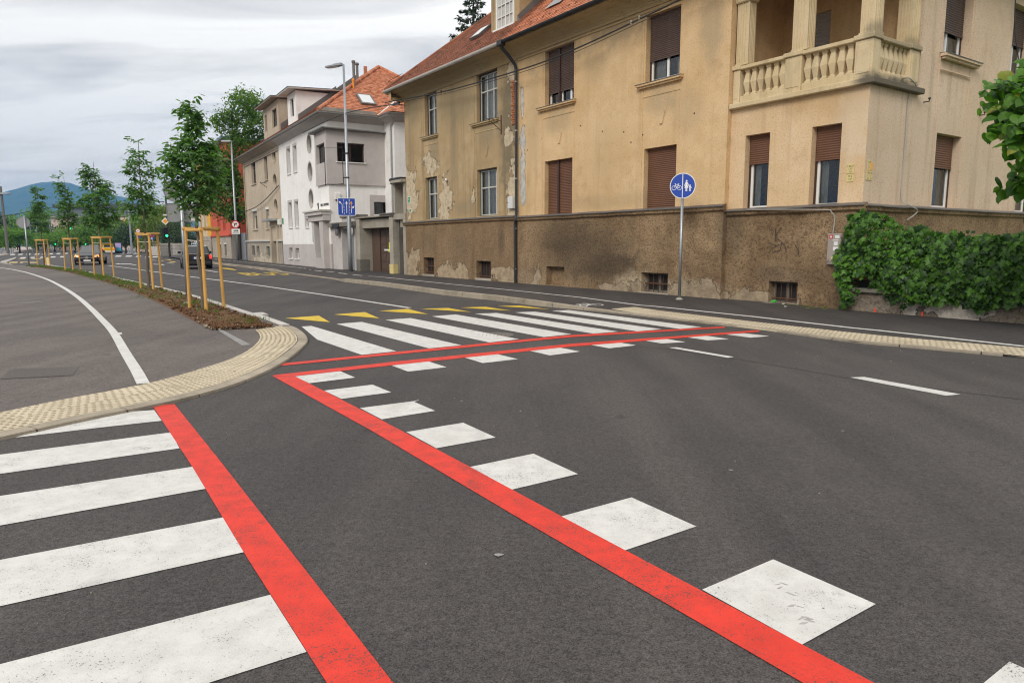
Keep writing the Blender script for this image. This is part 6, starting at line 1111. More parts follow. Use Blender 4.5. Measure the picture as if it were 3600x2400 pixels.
# ================================================================== garden wall, ivy
GWL = thing('garden_wall', 'low stained garden wall with stone coping under the ivy', 'wall', (*AH, 0), RZH)
plaster('garden_plaster', (.19, .155, .12), (.32, .27, .21), stains=[(13.5, .3, .6, .4, .6, (.05, .045, .04))], peel=[(14.3, .25, .8, .35)], peelcol=(.58, .52, .45), bump=.6, rough=30, streak=.4)
mb = MB(); n = 40
for i in range(n):
    a, b = 12.26 + i * .35, 12.26 + (i + 1) * .35; mb.quad((a, -.36, -.05), (b, -.36, -.05), (b, -.34, .50), (a, -.34, .50))
mb.quad((12.26, .2, -.05), (12.26, -.36, -.05), (12.26, -.34, .5), (12.26, .2, .5)); mb.build('wall', 'garden_plaster', GWL)
for i in range(12): m_ = MB(); m_.bbox(12.3 + i * 1.15, 12.3 + i * 1.15 + 1.14, -.42, -.02, .50 - i * .004, .58 - i * .004, .01); m_.build('coping_stone', 'concrete_dark', GWL)
for x in (12.75, 15.3, 18): m_ = MB(); m_.box(x, x + .14, -.26, -.12, .55, 1.5); m_.build('fence_post', 'rust', GWL)
for z in (.75, 1.35): m_ = MB(); m_.box(12.3, 26, -.2, -.17, z, z + .04); m_.build('fence_rail', 'rust', GWL)
m_ = MB(); m_.quad((12.3, .0, .5), (26, .0, .5), (26, .0, 1.5), (12.3, .0, 1.5)); m_.build('dark_sheet', 'room_dark', GWL)  # near-black sheet standing behind the ivy
for x in (12.85, 13.75): m_ = MB(); m_.box(x, x + .03, -.366, -.36, .1, .2); m_.build('survey_mark', 'marker_red', GWL)
garden = sheet('garden_lawn', [tuple(at_h(12.3, 0, 0).xy), tuple(at_h(40, 0, 0).xy), tuple(at_h(40, 25, 0).xy), tuple(at_h(12.3, 25, 0).xy)], .15, 'grass')
# leaves
def leaf_template(kind):
    if kind == 'ivy':     # three-pointed lobed leaf
        o = [(0, 0), (.22, -.10), (.48, .06), (.34, .30), (.62, .52), (.30, .60), (0, 1.0), (-.30, .60), (-.62, .52), (-.34, .30), (-.48, .06), (-.22, -.10)]
    elif kind == 'linden':
        o = [(0, 0), (.22, -.12), (.46, .05), (.50, .34), (.34, .66), (.12, .88), (0, 1.05), (-.12, .88), (-.34, .66), (-.50, .34), (-.46, .05), (-.22, -.12)]
    elif kind == 'ash':
        o = [(0, 0), (.16, .22), (.22, .48), (.13, .78), (0, 1.0), (-.13, .78), (-.22, .48), (-.16, .22)]
    else:
        o = [(0, 0), (.3, .35), (.26, .7), (0, 1), (-.26, .7), (-.3, .35)]
    mid = (0, .45); vs = [(x, y, -.22 * abs(x) - .22 * y * y + .06 * math.sin(5 * x + 3 * y)) for x, y in o] + [(0, .45, .02)]; n = len(o)
    return vs, [(n, i, (i + 1) % n) for i in range(n)]
def rots(Nrm, Up):
    """rotation arrays: local z = Nrm, local y as close as possible to Up"""
    z = Nrm / np.linalg.norm(Nrm, axis=1, keepdims=True); y = Up - z * np.sum(Up * z, axis=1, keepdims=True); y /= np.linalg.norm(y, axis=1, keepdims=True) + 1e-9; x = np.cross(y, z); return np.stack([x, y, z], axis=2)
def foliage(root, kind, mat, pos, scl, rot, nind=0, name='leaf', stuff='leaves', sortfn=None):
    """nind nearest leaves as single objects, the rest joined"""
    vs, fs = leaf_template(kind); pos = np.asarray(pos); scl = np.asarray(scl); idx = np.arange(len(pos)); near = np.array([], int)
    if nind:
        key = sortfn(pos) if sortfn else np.linalg.norm(pos, axis=1); o_ = np.argsort(key); near = o_[:nind]; idx = o_[nind:]
        mm = MB(); mm.add(vs, fs); me = mm.mesh(name, mat)
        for i in near:
            o = bpy.data.objects.new(name, me); COL.objects.link(o); o.parent = root; m4 = Matrix(rot[i].tolist()).to_4x4(); m4.translation = pos[i]; o.matrix_basis = m4 @ Matrix.Scale(float(scl[i]), 4)
    if len(idx): scatter_mesh(stuff, vs, fs, mat, pos[idx], scl[idx], rot[idx], root, kind='stuff')
IV = thing('ivy_hedge', 'dense green ivy climbing over the garden wall and fence', 'ivy', (*AH, 0), RZH)
rg = np.random.default_rng(21)
def ivy_points(n):
    out = []
    while len(out) < n:
        x = rg.uniform(11.85, 19.5) if rg.random() < .75 else rg.uniform(11.85, 15.5)
        top = np.interp(x, [11.85, 12.0, 12.25, 12.5, 12.85, 13.1, 13.25, 13.45, 13.8, 14.4, 15.2, 16, 19], [1.35, 1.75, 2.06, 2.12, 2.10, 1.85, 1.68, 1.84, 1.68, 1.66, 1.62, 1.6, 1.6]); bot = np.interp(x, [11.85, 12.0, 12.25, 12.45, 12.7, 13, 13.5, 14.2, 14.8, 15.3, 16, 19], [.75, .35, .2, .30, .62, .50, .40, .42, .34, .50, .4, .4])
        z = bot + (top - bot) * rg.uniform(0, 1) ** .92; q = (z - bot) / max(.01, top - bot)
        if 12.45 < x < 12.75 and .55 < z < .85: continue
        bulge = .08 + .20 * math.sin(math.pi * min(1, max(.05, q))) ** .5 + .09 * math.sin(x * 5 + z * 4) + .07 * math.sin(x * 11 - z * 7); front = -.36 - bulge if x > 12.2 else .02 - bulge * .6
        if q > .9: front += .25 * rg.random()
        y = front + abs(rg.normal(0, .05)) + (rg.random() < .35) * rg.uniform(0, .16); out.append((x, y, z + rg.normal(0, .03)))
    return np.array(out)
P = ivy_points(8800); N = np.stack([rg.normal(0, .45, len(P)), -1 + rg.normal(0, .35, len(P)), .45 + rg.normal(0, .4, len(P))], 1); U = np.stack([rg.normal(0, .35, len(P)), -.35 + rg.normal(0, .3, len(P)), -1 + rg.normal(0, .25, len(P))], 1)
foliage(IV, 'ivy', 'leaf_ivy', P, np.clip(rg.gamma(6, .0135, len(P)), .03, .15), rots(N, U), 300, stuff='ivy_leaves', sortfn=lambda p: p[:, 1] * 1.0 - p[:, 0] * .12 + (p[:, 0] > 16) * 9)
C = ivy_points(75); PP = []
for c in C:
    L = rg.integers(6, 26)
    for k in range(L): PP.append((c[0] + rg.normal(0, .012), c[1] - .03 + rg.normal(0, .012), c[2] - k * .016 + rg.normal(0, .006)))
PP = np.array(PP); N = rg.normal(0, 1, PP.shape) + np.array([0, -1, 0]); foliage(IV, 'simple', 'leaf_ivy_young', PP, rg.uniform(.012, .026, len(PP)), rots(N, np.tile([0, 0, -1.], (len(PP), 1)) + rg.normal(0, .4, PP.shape)), 0, stuff='ivy_flowers')
m_ = MB(); m_.v = []
for i in range(14):
    x = 12.2 + i * .5; m_.tube(smooth([Vector((x, -.3, .6)), Vector((x + rg.normal(0, .1), -.4, 1.0)), Vector((x + rg.normal(0, .2), -.38, 1.35)), Vector((x + rg.normal(0, .2), -.2, 1.6))], 4), .012, 5)
m_.build('ivy_stem', 'bark_dark', IV)
# fallen leaves and litter at the foot of the wall
sp = [at_h(rg.uniform(10.6, 12.1), -rg.uniform(.05, .6), 0) for _ in range(46)]; pos = np.array([(p.x, p.y, swz(p.x, p.y) + .006) for p in sp]); N = np.tile([0, 0, 1.], (len(pos), 1)) + rg.normal(0, .2, pos.shape); o = None
vs, fs = leaf_template('ivy'); o = scatter_mesh('fallen_leaves', vs, fs, 'leaf_ivy_young', pos, rg.uniform(.03, .08, len(pos)), rots(N, rg.normal(0, 1, pos.shape)), label='green ivy leaves fallen on the pavement below the hedge', cat='leaves', kind='stuff')
lit = at_h(10.85, -.1, 0); t = thing('litter_can', 'small crushed green can at the cellar window sill', 'can', at_h(10.25, .0, .14), RZH); mb = MB(); mb.lathe([(.028, 0), (.032, .01), (.032, .10), (.026, .115)], 10, Matrix.Rotation(R(80), 4, 'Y')); mb.build('can', 'litter_green', t)
for k, (x, y, lab) in enumerate(((10.7, -.18, 'scrap of white paper near the barred cellar window'), (11.05, -.62, 'white paper scrap on the pavement below the meter box'))):
    p = at_h(x, y, 0); mb = MB(); z = swz(p.x, p.y) + .006; mb.add([(-.05, -.03, 0), (.04, -.035, .012), (.055, .03, .002), (-.03, .035, .015)], [(0, 1, 2, 3)]); o = mb.build('paper_scrap', 'litter_white'); o.location = (p.x, p.y, z); tag(o, lab, 'litter')

# ================================================================== TREES
def limb(mb, a, b, r0, r1, bend=.08, n=5, rr=random):
    a = Vector(a); b = Vector(b); L = (b - a).length; pts = [a.lerp(b, k / n) + Vector((rr.gauss(0, bend * L * .3), rr.gauss(0, bend * L * .3), bend * L * math.sin(math.pi * k / n) * .5)) * (0 if k in (0, n) else 1) for k in range(n + 1)]
    mb.tube(pts, [r0 + (r1 - r0) * k / n for k in range(n + 1)], 6); return pts
def young_tree(loc, H, env, nclu, seed, label, mat='leaf_ash', nind=0, lsize=.125, lean=(0, 0), trunk_r=.055):
    """staked street tree: leader, whorled limbs and compound leaves hanging from the twigs. env: (height, radius, dx) of the crown"""
    rr = random.Random(seed); rn = np.random.default_rng(seed); t = thing('street_tree', label, 'tree', (loc[0], loc[1], .05), 0, 'young trees along the planted strip')
    mb = MB(); zt = env[-1][0]; leader = [Vector((lean[0] * z / zt + rr.gauss(0, .02) * (z > 1), lean[1] * z / zt, z)) for z in [k * zt / 12 for k in range(13)]]; mb.tube(leader, [trunk_r * (1 - .86 * k / 12) for k in range(13)], 8)
    zs = [e[0] for e in env]; rs = [e[1] for e in env]; dx = [e[2] for e in env]; P = []; N = []; U = []; S = []
    for c in range(nclu):
        for _ in range(40):
            z = rr.uniform(zs[0], zs[-1])
            if rr.random() < np.interp(z, zs, rs) / max(rs) + .08: break
        r_ = max(.03, np.interp(z, zs, rs) - .11) * (rr.random() ** .5); a = rr.uniform(0, 2 * math.pi); cx = np.interp(z, zs, dx); tip = Vector((cx + r_ * math.cos(a), r_ * math.sin(a), z)); zb = max(zs[0] - .15, z - r_ * rr.uniform(.5, 1.1)); k = zb / zt * 12; base = leader[int(min(11, k))].lerp(leader[int(min(11, k)) + 1], k - int(min(11, k)))
        if c % 3 == 0: limb(mb, base, tip, .016 * (1.3 - z / zt * .8), .004, .1, 4, rr)
        d = (tip - base); d = d.normalized() if d.length > .05 else Vector((0, 0, 1))
        for q in range(rr.randint(3, 5)):          # each twig carries a few compound leaves
            ax = Vector((d.x * .8 + rr.gauss(0, .7), d.y * .8 + rr.gauss(0, .7), d.z * .4 - .15 + rr.gauss(0, .5))).normalized(); sd = ax.cross(Vector((0, 0, 1))); sd = sd.normalized() if sd.length > .1 else Vector((1, 0, 0)); n_ = rr.randint(5, 9)
            for w in range(n_):
                s = (w // 2 + 1) * .05 * lsize / .125 * 1.25; sg = 0 if w == n_ - 1 else (1 if w % 2 else -1); p = tip + ax * s - Vector((0, 0, .35 * s * s + .02)); dirv = (ax * (1 if sg == 0 else .45) + sd * sg * .9 - Vector((0, 0, .55 + rr.random() * .5))).normalized(); P.append(p); U.append(dirv); N.append(Vector((rr.gauss(0, .5), rr.gauss(0, .5), 1))); S.append(lsize * rr.uniform(.7, 1.25))
    mb.build('trunk', 'bark', t)
    P = np.array([tuple(p) for p in P]); N = np.array([tuple(p) for p in N]); U = np.array([tuple(p) for p in U]); rot = rots(N - 0, U)
    d0 = np.array([-loc[0], -loc[1], 1.4]); d0 = d0 / np.linalg.norm(d0); foliage(t, 'ash', mat, P, S, rot, nind, stuff='crown', sortfn=lambda p: -(p @ d0)); return t
young_tree((-6.92, 15.53), 4.6, [(2.2, .28, 0), (2.4, .52, 0), (2.7, .66, 0), (3.05, .66, -.02), (3.4, .52, 0), (3.65, .30, 0), (3.9, .16, 0), (4.3, .11, 0), (4.5, .04, 0)], 125, 5, 'nearest and fullest street tree in the planted strip', nind=300, lsize=.135)
young_tree((-11.8, 22.6), 4.75, [(2.2, .3, .05), (2.6, .55, -.1), (3.1, .55, -.1), (3.5, .36, -.02), (3.9, .36, 0), (4.3, .16, 0), (4.68, .05, 0)], 56, 8, 'thin open street tree second from the crossing', nind=300, lsize=.14)
young_tree((-18.9, 32.2), 5.2, [(2.3, .3, .1), (2.7, .75, 0), (3.3, .8, .05), (3.8, .65, .1), (4.3, .4, -.05), (4.8, .25, -.2), (5.15, .08, -.25)], 95, 12, 'dark bushy street tree third from the crossing', lsize=.17)
young_tree((-24.9, 39.5), 5.3, [(2.4, .35, 0), (2.9, .45, 0), (3.5, .45, .1), (4.0, .3, 0), (4.6, .22, -.1), (5.2, .06, -.15)], 55, 15, 'slender street tree fourth from the crossing', lsize=.17)
young_tree((-32.4, 48.4), 5.5, [(2.4, .35, 0), (3.0, .45, 0), (3.8, .42, 0), (4.5, .3, .08), (5.0, .2, 0), (5.45, .06, -.1)], 55, 18, 'narrow street tree farthest along the planted strip', lsize=.18)
# tree stakes: three posts, three rails, a strap round the trunk
def stake_frame(c, posts, label, group):
    t = thing('tree_stakes', label, 'tree stakes', (*c, .05), 0, group); Ht = 1.72; tops = []
    for p in posts:
        d = Vector((p[0] - c[0], p[1] - c[1], 0)); top = d * .90 + Vector((0, 0, Ht)); m_ = MB(); m_.tube([d + Vector((0, 0, -.1)), d.lerp(top, .5), top + Vector((0, 0, .03))], [.037, .036, .035], 10); m_.build('post', 'wood_stake', t); tops.append(top)
    for a, b in ((0, 1), (1, 2), (2, 0)): d = (tops[b] - tops[a]).normalized() * .07; m_ = MB(); m_.tube([tops[a] - d + Vector((0, 0, .045 + .02 * a)), tops[b] + d + Vector((0, 0, .04 + .02 * a))], .036, 10); m_.build('rail', 'wood_stake', t)
    for k in range(3): p = tops[k] * .99; p.z = Ht - .17; m_ = MB(); m_.tube([p, Vector((0, 0, Ht - .20))], .013, 4); m_.build('strap', 'strap', t)
for c, ps, lab in (((-6.92, 15.53), ((-7.32, 15.72), (-6.66, 15.08), (-6.62, 15.92)), 'timber stake frame around the nearest street tree'), ((-11.8, 22.6), ((-12.25, 22.95), (-11.35, 22.0), (-11.62, 23.1)), 'timber stake frame around the second street tree'), ((-18.9, 32.2), ((-19.55, 32.65), (-18.6, 31.75), (-18.55, 32.5)), 'timber stake frame around the third street tree'), ((-24.9, 39.5), ((-25.35, 39.6), (-24.6, 39.1), (-24.72, 40.0)), 'timber stake frame around the fourth street tree'), ((-32.4, 48.4), ((-33.0, 48.6), (-31.95, 47.9), (-32.2, 48.7)), 'timber stake frame around the farthest street tree')): stake_frame(c, ps, lab, 'stake frames along the planted strip')

# linden bough reaching in from the right
LT = thing('linden_tree', 'linden with bright green heart-shaped leaves at the right edge', 'tree', (7.9, 8.9, .12)); rr = random.Random(4); mb = MB(); mb.tube([(0, 0, -.1), (.05, 0, 1.2), (.02, .05, 2.4), (.1, .1, 4)], [.11, .09, .07, .04], 8); P = []; N = []; U = []; S = []
tips = []
for k in range(185):
    z = rr.uniform(1.75, 3.72); edge = np.interp(z, [1.75, 2.1, 2.4, 2.6, 2.95, 3.1, 3.35, 3.6, 3.75], [-.9, -.9, -1.15, -1.35, -1.65, -1.35, -1.6, -1.2, -1.15]); x = edge + (0 - edge) * rr.random() ** 1.6 * .95; y = .45 + rr.gauss(0, .26); tip = Vector((x, y, z)); tips.append(tip)
    if k % 2 == 0: limb(mb, (0, .05, z - .25 - .2 * rr.random()), tip, .018, .004, .12, 5, rr)
    for q in range(rr.randint(8, 13)):
        p = tip + Vector((rr.gauss(.05, .09), rr.gauss(0, .10), rr.gauss(-.02, .08))); P.append(tuple(p)); N.append((rr.gauss(-.1, .45), -.55 + rr.gauss(0, .4), .75 + rr.gauss(0, .3))); U.append((-.5 + rr.gauss(0, .5), rr.gauss(-.2, .4), -.8 + rr.gauss(0, .3))); S.append(rr.uniform(.085, .18))
mb.build('trunk', 'bark', LT); foliage(LT, 'linden', 'leaf_linden', np.array(P), S, rots(np.array(N), np.array(U)), 300, stuff='crown', sortfn=lambda p: p[:, 0] + p[:, 1] * .3)

# big trees: crowns of leaf sprays round the limbs
def big_tree(name, label, loc, H, lobes, nleaf, lsize, seed, mat, cat='tree', group=None, trunk=True, tr=.25, z0=1.5, kind='simple', droop=.2):
    """lobes: (x, y, z, rx, ry, rz) ellipsoids of the crown relative to the trunk foot"""
    rr = random.Random(seed); rn = np.random.default_rng(seed); t = thing(name, label, cat, loc, 0, group); mb = MB(); top = max(l[2] for l in lobes)
    mb.tube([(0, 0, -.2), (.1, 0, top * .35), (rr.gauss(0, .2), 0, top * .7), (0, 0, top)], [tr, tr * .8, tr * .5, tr * .15], 8)
    for l in lobes: limb(mb, (0, 0, max(z0, l[2] - l[5] - 1)), l[:3], tr * .4, tr * .06, .1, 5, rr)
    P = []; vol = [l[3] * l[4] * l[5] for l in lobes]; W = np.array(vol) ** .75; W /= W.sum(); nl = rn.multinomial(max(30, nleaf // 26), W)
    for l, k in zip(lobes, nl):
        v = rn.normal(0, 1, (k, 3)); v /= np.linalg.norm(v, axis=1, keepdims=True); v *= (rn.uniform(0.15, 1, (k, 1)) ** .42); c = np.array(l[:3]) + v * np.array(l[3:])
        for q in c:
            m = rn.integers(16, 36); P.append(q + rn.normal(0, 1, (m, 3)) * np.array([1, 1, .7]) * lsize * 1.5)
    P = np.concatenate(P); n = len(P); N = rn.normal(0, .6, (n, 3)) + np.array([0, -.25, .8]); U = rn.normal(0, 1, (n, 3)) + np.array([0, 0, -droop]); mb.build('trunk', 'bark_dark', t)
    foliage(t, kind, mat, P, rn.uniform(.6, 1.3, n) * lsize, rots(N, U), 0, stuff='crown'); return t
def A2(p, z=0): return (p[0], p[1], z)
big_tree('robinia_tree', 'tall loose green tree between the red house and the beige house', (-24.9, 63.9, 0), 13.5, [(1.3, 0, 13.6, 2.0, 1.8, 1.6), (-.5, 0, 12.2, 1.2, 1.2, 1.1), (2.4, .2, 12.0, 1.4, 1.4, 1.4), (-1.1, -.6, 8.7, 1.5, 1.4, 1.5), (-.5, -.8, 6.7, 1.7, 1.4, 1.4), (-1.7, -.6, 5.3, 1.4, 1.2, 1.2), (-.9, -.9, 7.7, 1.6, 1.2, 1.3), (.9, -.2, 10.3, 1.3, 1.3, 1.2), (.3, -.6, 4.4, 1.2, 1.1, .9), (-2.0, -.4, 7.2, 1.0, 1.0, .9)], 16000, .22, 31, 'leaf_tree', tr=.22)
# spruce behind the ochre roof
SP = thing('spruce_tree', 'dark spruce rising behind the ochre roof', 'tree', (-2.0, 39.0, 0)); rr = random.Random(9); mb = MB(); mb.tube([(0, 0, 0), (0, 0, 15.2)], [.25, .03], 8); P = []; U = []
for k in range(64):
    z = 8 + 7.1 * (k / 64) ** .9; L = (15.4 - z) * .36 + .12; a = k * 2.4; d = Vector((math.cos(a), math.sin(a), -.12)); tip = Vector((0, 0, z)) + d * L; tip.z += .22 * L; mb.tube([(0, 0, z), tuple(Vector((0, 0, z)) + d * L * .6), tuple(tip)], [.025, .015, .005], 4)
    for q in range(int(L * 62) + 14):
        t_ = rr.random() ** .7; p = Vector((0, 0, z)) + d * L * t_; p.z += .22 * L * t_ * t_; sd = Vector((-d.y, d.x, 0)) * rr.uniform(-1, 1) * .38 * L * (1.1 - t_); p += sd; p.z -= abs(rr.gauss(0, .09)); P.append(tuple(p)); U.append((d.x * .6 + sd.x + rr.gauss(0, .2), d.y * .6 + sd.y + rr.gauss(0, .2), -.55 + rr.gauss(0, .3)))
mb.build('trunk', 'bark_dark', SP); P = np.array(P); rn = np.random.default_rng(2); foliage(SP, 'ash', 'needle', P, rn.uniform(.12, .24, len(P)), rots(rn.normal(0, .5, P.shape) + np.array([0, 0, 1]), np.array(U)), 0, stuff='crown')
# the willow and the green belt beyond the junction
wl_ = thing('willow_tree', 'yellow-green weeping willow behind the traffic light', 'tree', (-53.547, 108.0, 0)); rr = random.Random(6); mb = MB(); mb.tube([(0, 0, 0), (.2, 0, 4), (0, 0, 7)], [.4, .3, .1], 8); mb.build('trunk', 'bark_dark', wl_); P = []; U = []
for k in range(420):
    a = rr.uniform(0, 2 * math.pi); r_ = 4.0 * math.sqrt(rr.random()); z = 7.4 - .16 * r_ * r_ + rr.gauss(0, .3); L = min(z - .8, rr.uniform(1.5, 5.5))
    for q in range(int(L * 5)): P.append((r_ * math.cos(a) + rr.gauss(0, .07), r_ * math.sin(a) + rr.gauss(0, .07), z - q * .2)); U.append((rr.gauss(0, .25), rr.gauss(0, .25), -1))
P = np.array(P); rn = np.random.default_rng(4); foliage(wl_, 'ash', 'leaf_willow', P, rn.uniform(.22, .42, len(P)), rots(rn.normal(0, 1, P.shape) + np.array([0, -1, .3]), np.array(U)), 0, stuff='crown')
def round_lobes(w, h, rr, n=6): return [(rr.uniform(-.45, .45) * w, rr.uniform(-.3, .3) * w, h * rr.uniform(.35, .80), w * rr.uniform(.25, .38), w * rr.uniform(.25, .38), h * rr.uniform(.14, .22)) for _ in range(n)]
FT = [  # px across the photograph, depth, width, height, tone, label
 (14, 168, 10.0, 9.4, 'leaf_dark', 'dark tree at the far left edge behind the tall mast'),
 (58, 185, 12.0, 9.7, 'leaf_far', 'bright broad tree behind the left mast'),
 (98, 195, 11.0, 10.3, 'leaf_dark', 'dark tree between the round sign and the first stake frame'),
 (150, 220, 11.0, 14.5, 'leaf_far', 'tall bright tree in front of the mountain beside the farthest street tree'),
 (170, 190, 9.0, 8.9, 'leaf_dark', 'dark tree left of the pink block'),
 (198, 250, 14.0, 16.0, 'leaf_tree', 'tree rising behind the pink block'),
 (38, 140, 6.5, 4.9, 'leaf_far', 'small light green tree by the left bollards'),
 (104, 130, 5.0, 4.7, 'leaf_far', 'small roadside tree right of the round sign'),
 (72, 128, 5.0, 4.8, 'leaf_far', 'small roadside tree left of the round sign'),
 (192, 150, 6.0, 4.3, 'leaf_far', 'low round tree in front of the pink block'),
 (225, 152, 6.0, 4.5, 'leaf_tree', 'low round tree below the dark block'),
 (262, 148, 6.5, 4.7, 'leaf_far', 'low green tree behind the black saloon'),
 (296, 150, 7.0, 5.2, 'leaf_tree', 'green tree behind the roof of the black saloon'),
 (330, 142, 7.5, 5.6, 'leaf_far', 'bright green tree left of the advertising case'),
 (365, 140, 8.0, 6.2, 'leaf_far', 'broad bright tree above the yellow car'),
 (400, 136, 7.5, 6.3, 'leaf_tree', 'bright tree behind the advertising case'),
 (435, 134, 8.0, 6.6, 'leaf_far', 'bright green tree behind the grey mast'),
 (470, 130, 7.5, 6.0, 'leaf_tree', 'green tree left of the speed sign'),
 (505, 126, 7.0, 5.4, 'leaf_dark', 'dark tree behind the cyclist'),
 (538, 135, 7.0, 7.7, 'leaf_far', 'light green tree just left of the willow'),
 (645, 100, 4.5, 6.4, 'leaf_dark', 'dark tree right of the willow behind the large sign'),
 (668, 95, 3.5, 4.2, 'leaf_dark', 'dark bush beside the yellow house'),
 (560, 170, 8.0, 11.1, 'leaf_tree', 'tree top showing above the willow'),
]
for k, (pxx, dep, w, h, mt, lab) in enumerate(FT):
    rr = random.Random(40 + k); big_tree('broadleaf_tree', lab, ((pxx - 1800) * dep * .4145 / 1000, dep, 0), h, round_lobes(w, h, rr, 9), 3200, w * .05, 60 + k, mt, group='trees beyond the junction', tr=.16, z0=1.0)

# ================================================================== mountain, far blocks
mb = MB(); prof = [(-2788.765930655981, 77.05743567322467), (-2479.1242607349477, 129.89247118299974), (-2169.3906436526127, 197.86021334558166), (-2105.8078247137414, 229.5865375738807), (-2043.2417506008203, 252.98024432618377), (-1993.9797544941102, 264.6046945409338), (-1933.5401207936782, 267.9555128653942), (-1861.9646682350433, 261.86445789949454), (-1803.7333176733202, 240.4943577298865), (-1733.0338284957988, 222.58778408202554), (-1650.158276905498, 204.615225849391), (-1543.0089025744473, 186.54088308394307), (-1496.0585658224318, 168.61351730969196), (-1449.0283570068436, 150.65565344324668), (-1330.5122221323163, 114.57655388101672), (-1090.628701674407, 72.02884997007735)]; rn = np.random.default_rng(8); xs = np.linspace(prof[0][0], prof[-1][0], 150); zp = np.interp(xs, [p[0] for p in prof], [p[1] for p in prof]); ny = 26
for j in range(ny):
    v = j / (ny - 1); f = math.sin(math.pi * min(1, v * 1.02) * .5) ** 1.1 if v <= .62 else 1 - (v - .62) * 1.6
    for i, x in enumerate(xs): mb.v.append((x * (1 + .0 * v), 2150 + v * 1400, max(-5, zp[i] * min(1, v / .607) ** .95 * (1 if v <= .62 else max(0, 1 - (v - .62) * 2.2)) + (rn.normal(0, 1.6) + 5 * math.sin(x * .02 + v * 7) * math.sin(v * 9)) * (1 if v < .58 else .25))))
for j in range(ny - 1):
    for i in range(len(xs) - 1): a = j * len(xs) + i; mb.f.append([a, a + 1, a + 1 + len(xs), a + len(xs)]); mb.m.append(0)
hill = mb.build('mountain', 'forest_hill', smooth=True); hill['kind'] = 'structure'
FB = thing('apartment_block', 'modern block with pink walls, dark cladding and orange panels behind the young trees', 'building', (-134.183, 205.0, 0), R(-8)); u_ = .084
def fb(name, mat, x0, x1, y0, y1, z0, z1, par=None): return bx(par or FB, name, mat, x0, x1, y0, y1, z0, z1)
fb('wall', 'facade_pink', 0, 9.5, 0, 12, 0, 9.2); fb('wall', 'facade_dark', 9.5, 15.0, -1.5, 12, 0, 9.4); fb('wall', 'facade_pink', 15, 26, -.6, 12, 0, 9.2); fb('upper_storey', 'facade_glass', .5, 26, 2.5, 12, 9.4, 12.2); fb('roof', 'facade_dark', -.4, 26.6, 1.6, 12.5, 12.2, 13.2); fb('roof', 'concrete', -.2, 26.2, -.8, 12, 9.41, 9.6)
for i, x in enumerate((2.2, 4.0, 5.4, 6.6, 8.2, 16, 18.5, 21, 23.5)):
    for z in ((2.6,) if x < 9 else (3.0, 6.2)): w_ = fb('window', 'facade_orange', x, x + .9, -.12 if x < 9 else -.75, .2, z, z + 2.3); fb('pane', 'facade_glass', x + .95, x + 1.6, -.1 if x < 9 else -.72, .2, z, z + 2.3, w_)
for i in range(7): fb('balcony_rail', 'facade_glass', 1 + i * 3.6, 4.2 + i * 3.6, -.5, -.4, 9.6, 10.5)
PWL = thing('plaza_wall', 'low pale concrete planter wall behind the traffic light', 'wall', (0, 0, 0)); a = Vector((-50.755, 98.0)); b = Vector((-47.197, 94.0)); c = Vector((-39.97, 86.0))
def wallseg(p, q, h, name, root, mat='concrete', w=.3):
    d = (q - p); n_ = Vector((d.y, -d.x)).normalized() * w; m_ = MB(); m_.prism([tuple(p), tuple(q), tuple(q - n_), tuple(p - n_)], 0, h); return m_.build(name, mat, root)
wallseg(a, b, 1.25, 'wall_panel', PWL, 'kerb_grey'); wallseg(b, b.lerp(c, .5), 1.55, 'wall_panel', PWL, 'kerb_grey'); wallseg(b.lerp(c, .503), c, 1.55, 'wall_panel', PWL, 'kerb_grey'); wallseg(b, c, 1.66, 'coping', PWL, 'concrete', .26)

# ================================================================== SIGNS, LAMPS, STREET FURNITURE
def face_mat(p, d):
    """sign frame: z towards the viewer direction d (horizontal), x to the viewer's right"""
    z = Vector((d[0], d[1], 0)).normalized(); y = Vector((0, 0, 1)); x = y.cross(z); return frame_mat(p, x, y, z)
def disc(mb, r, z0, z1, n=40, cx=0, cy=0): mb.prism([(cx + r * math.cos(2 * math.pi * k / n), cy + r * math.sin(2 * math.pi * k / n)) for k in range(n)], z0, z1)
def pole_mesh(t, h, r, mat='galvanised', name='pole', base=True):
    mb = MB(); mb.tube([(0, 0, -.05), (0, 0, h)], r, 14); p = mb.build(name, mat, t, smooth=True)
    if base: mb = MB(); mb.lathe([(r * 2.6, 0), (r * 2.6, .02), (r * 1.2, .05)], 16); mb.build('base_plate', 'concrete', t)
    return p
def rrect(w, h, r, n=5): return [(sx * (w / 2 - r) + r * math.cos(a), sy * (h / 2 - r) + r * math.sin(a)) for sx, sy, a0 in ((1, 1, 0), (-1, 1, .5), (-1, -1, 1), (1, -1, 1.5)) for a in (math.pi * (a0 + .5 * k / n) for k in range(n + 1))]
def stroke(mb, pts, w, z0, z1):
    P = [Vector(p) for p in pts]
    for a, b in zip(P, P[1:]):
        d = (b - a).normalized(); n = Vector((-d.y, d.x)) * w / 2; e = d * w * .3; mb.prism([tuple(a - e + n), tuple(a - e - n), tuple(b + e - n), tuple(b + e + n)], z0, z1)
def ringp(mb, cx, cy, r, w, z0, z1, n=24):
    for k in range(n):
        a, b = 2 * math.pi * k / n, 2 * math.pi * (k + 1) / n; mb.prism([(cx + r * math.cos(a), cy + r * math.sin(a)), (cx + r * math.cos(b), cy + r * math.sin(b)), (cx + (r - w) * math.cos(b), cy + (r - w) * math.sin(b)), (cx + (r - w) * math.cos(a), cy + (r - w) * math.sin(a))], z0, z1)
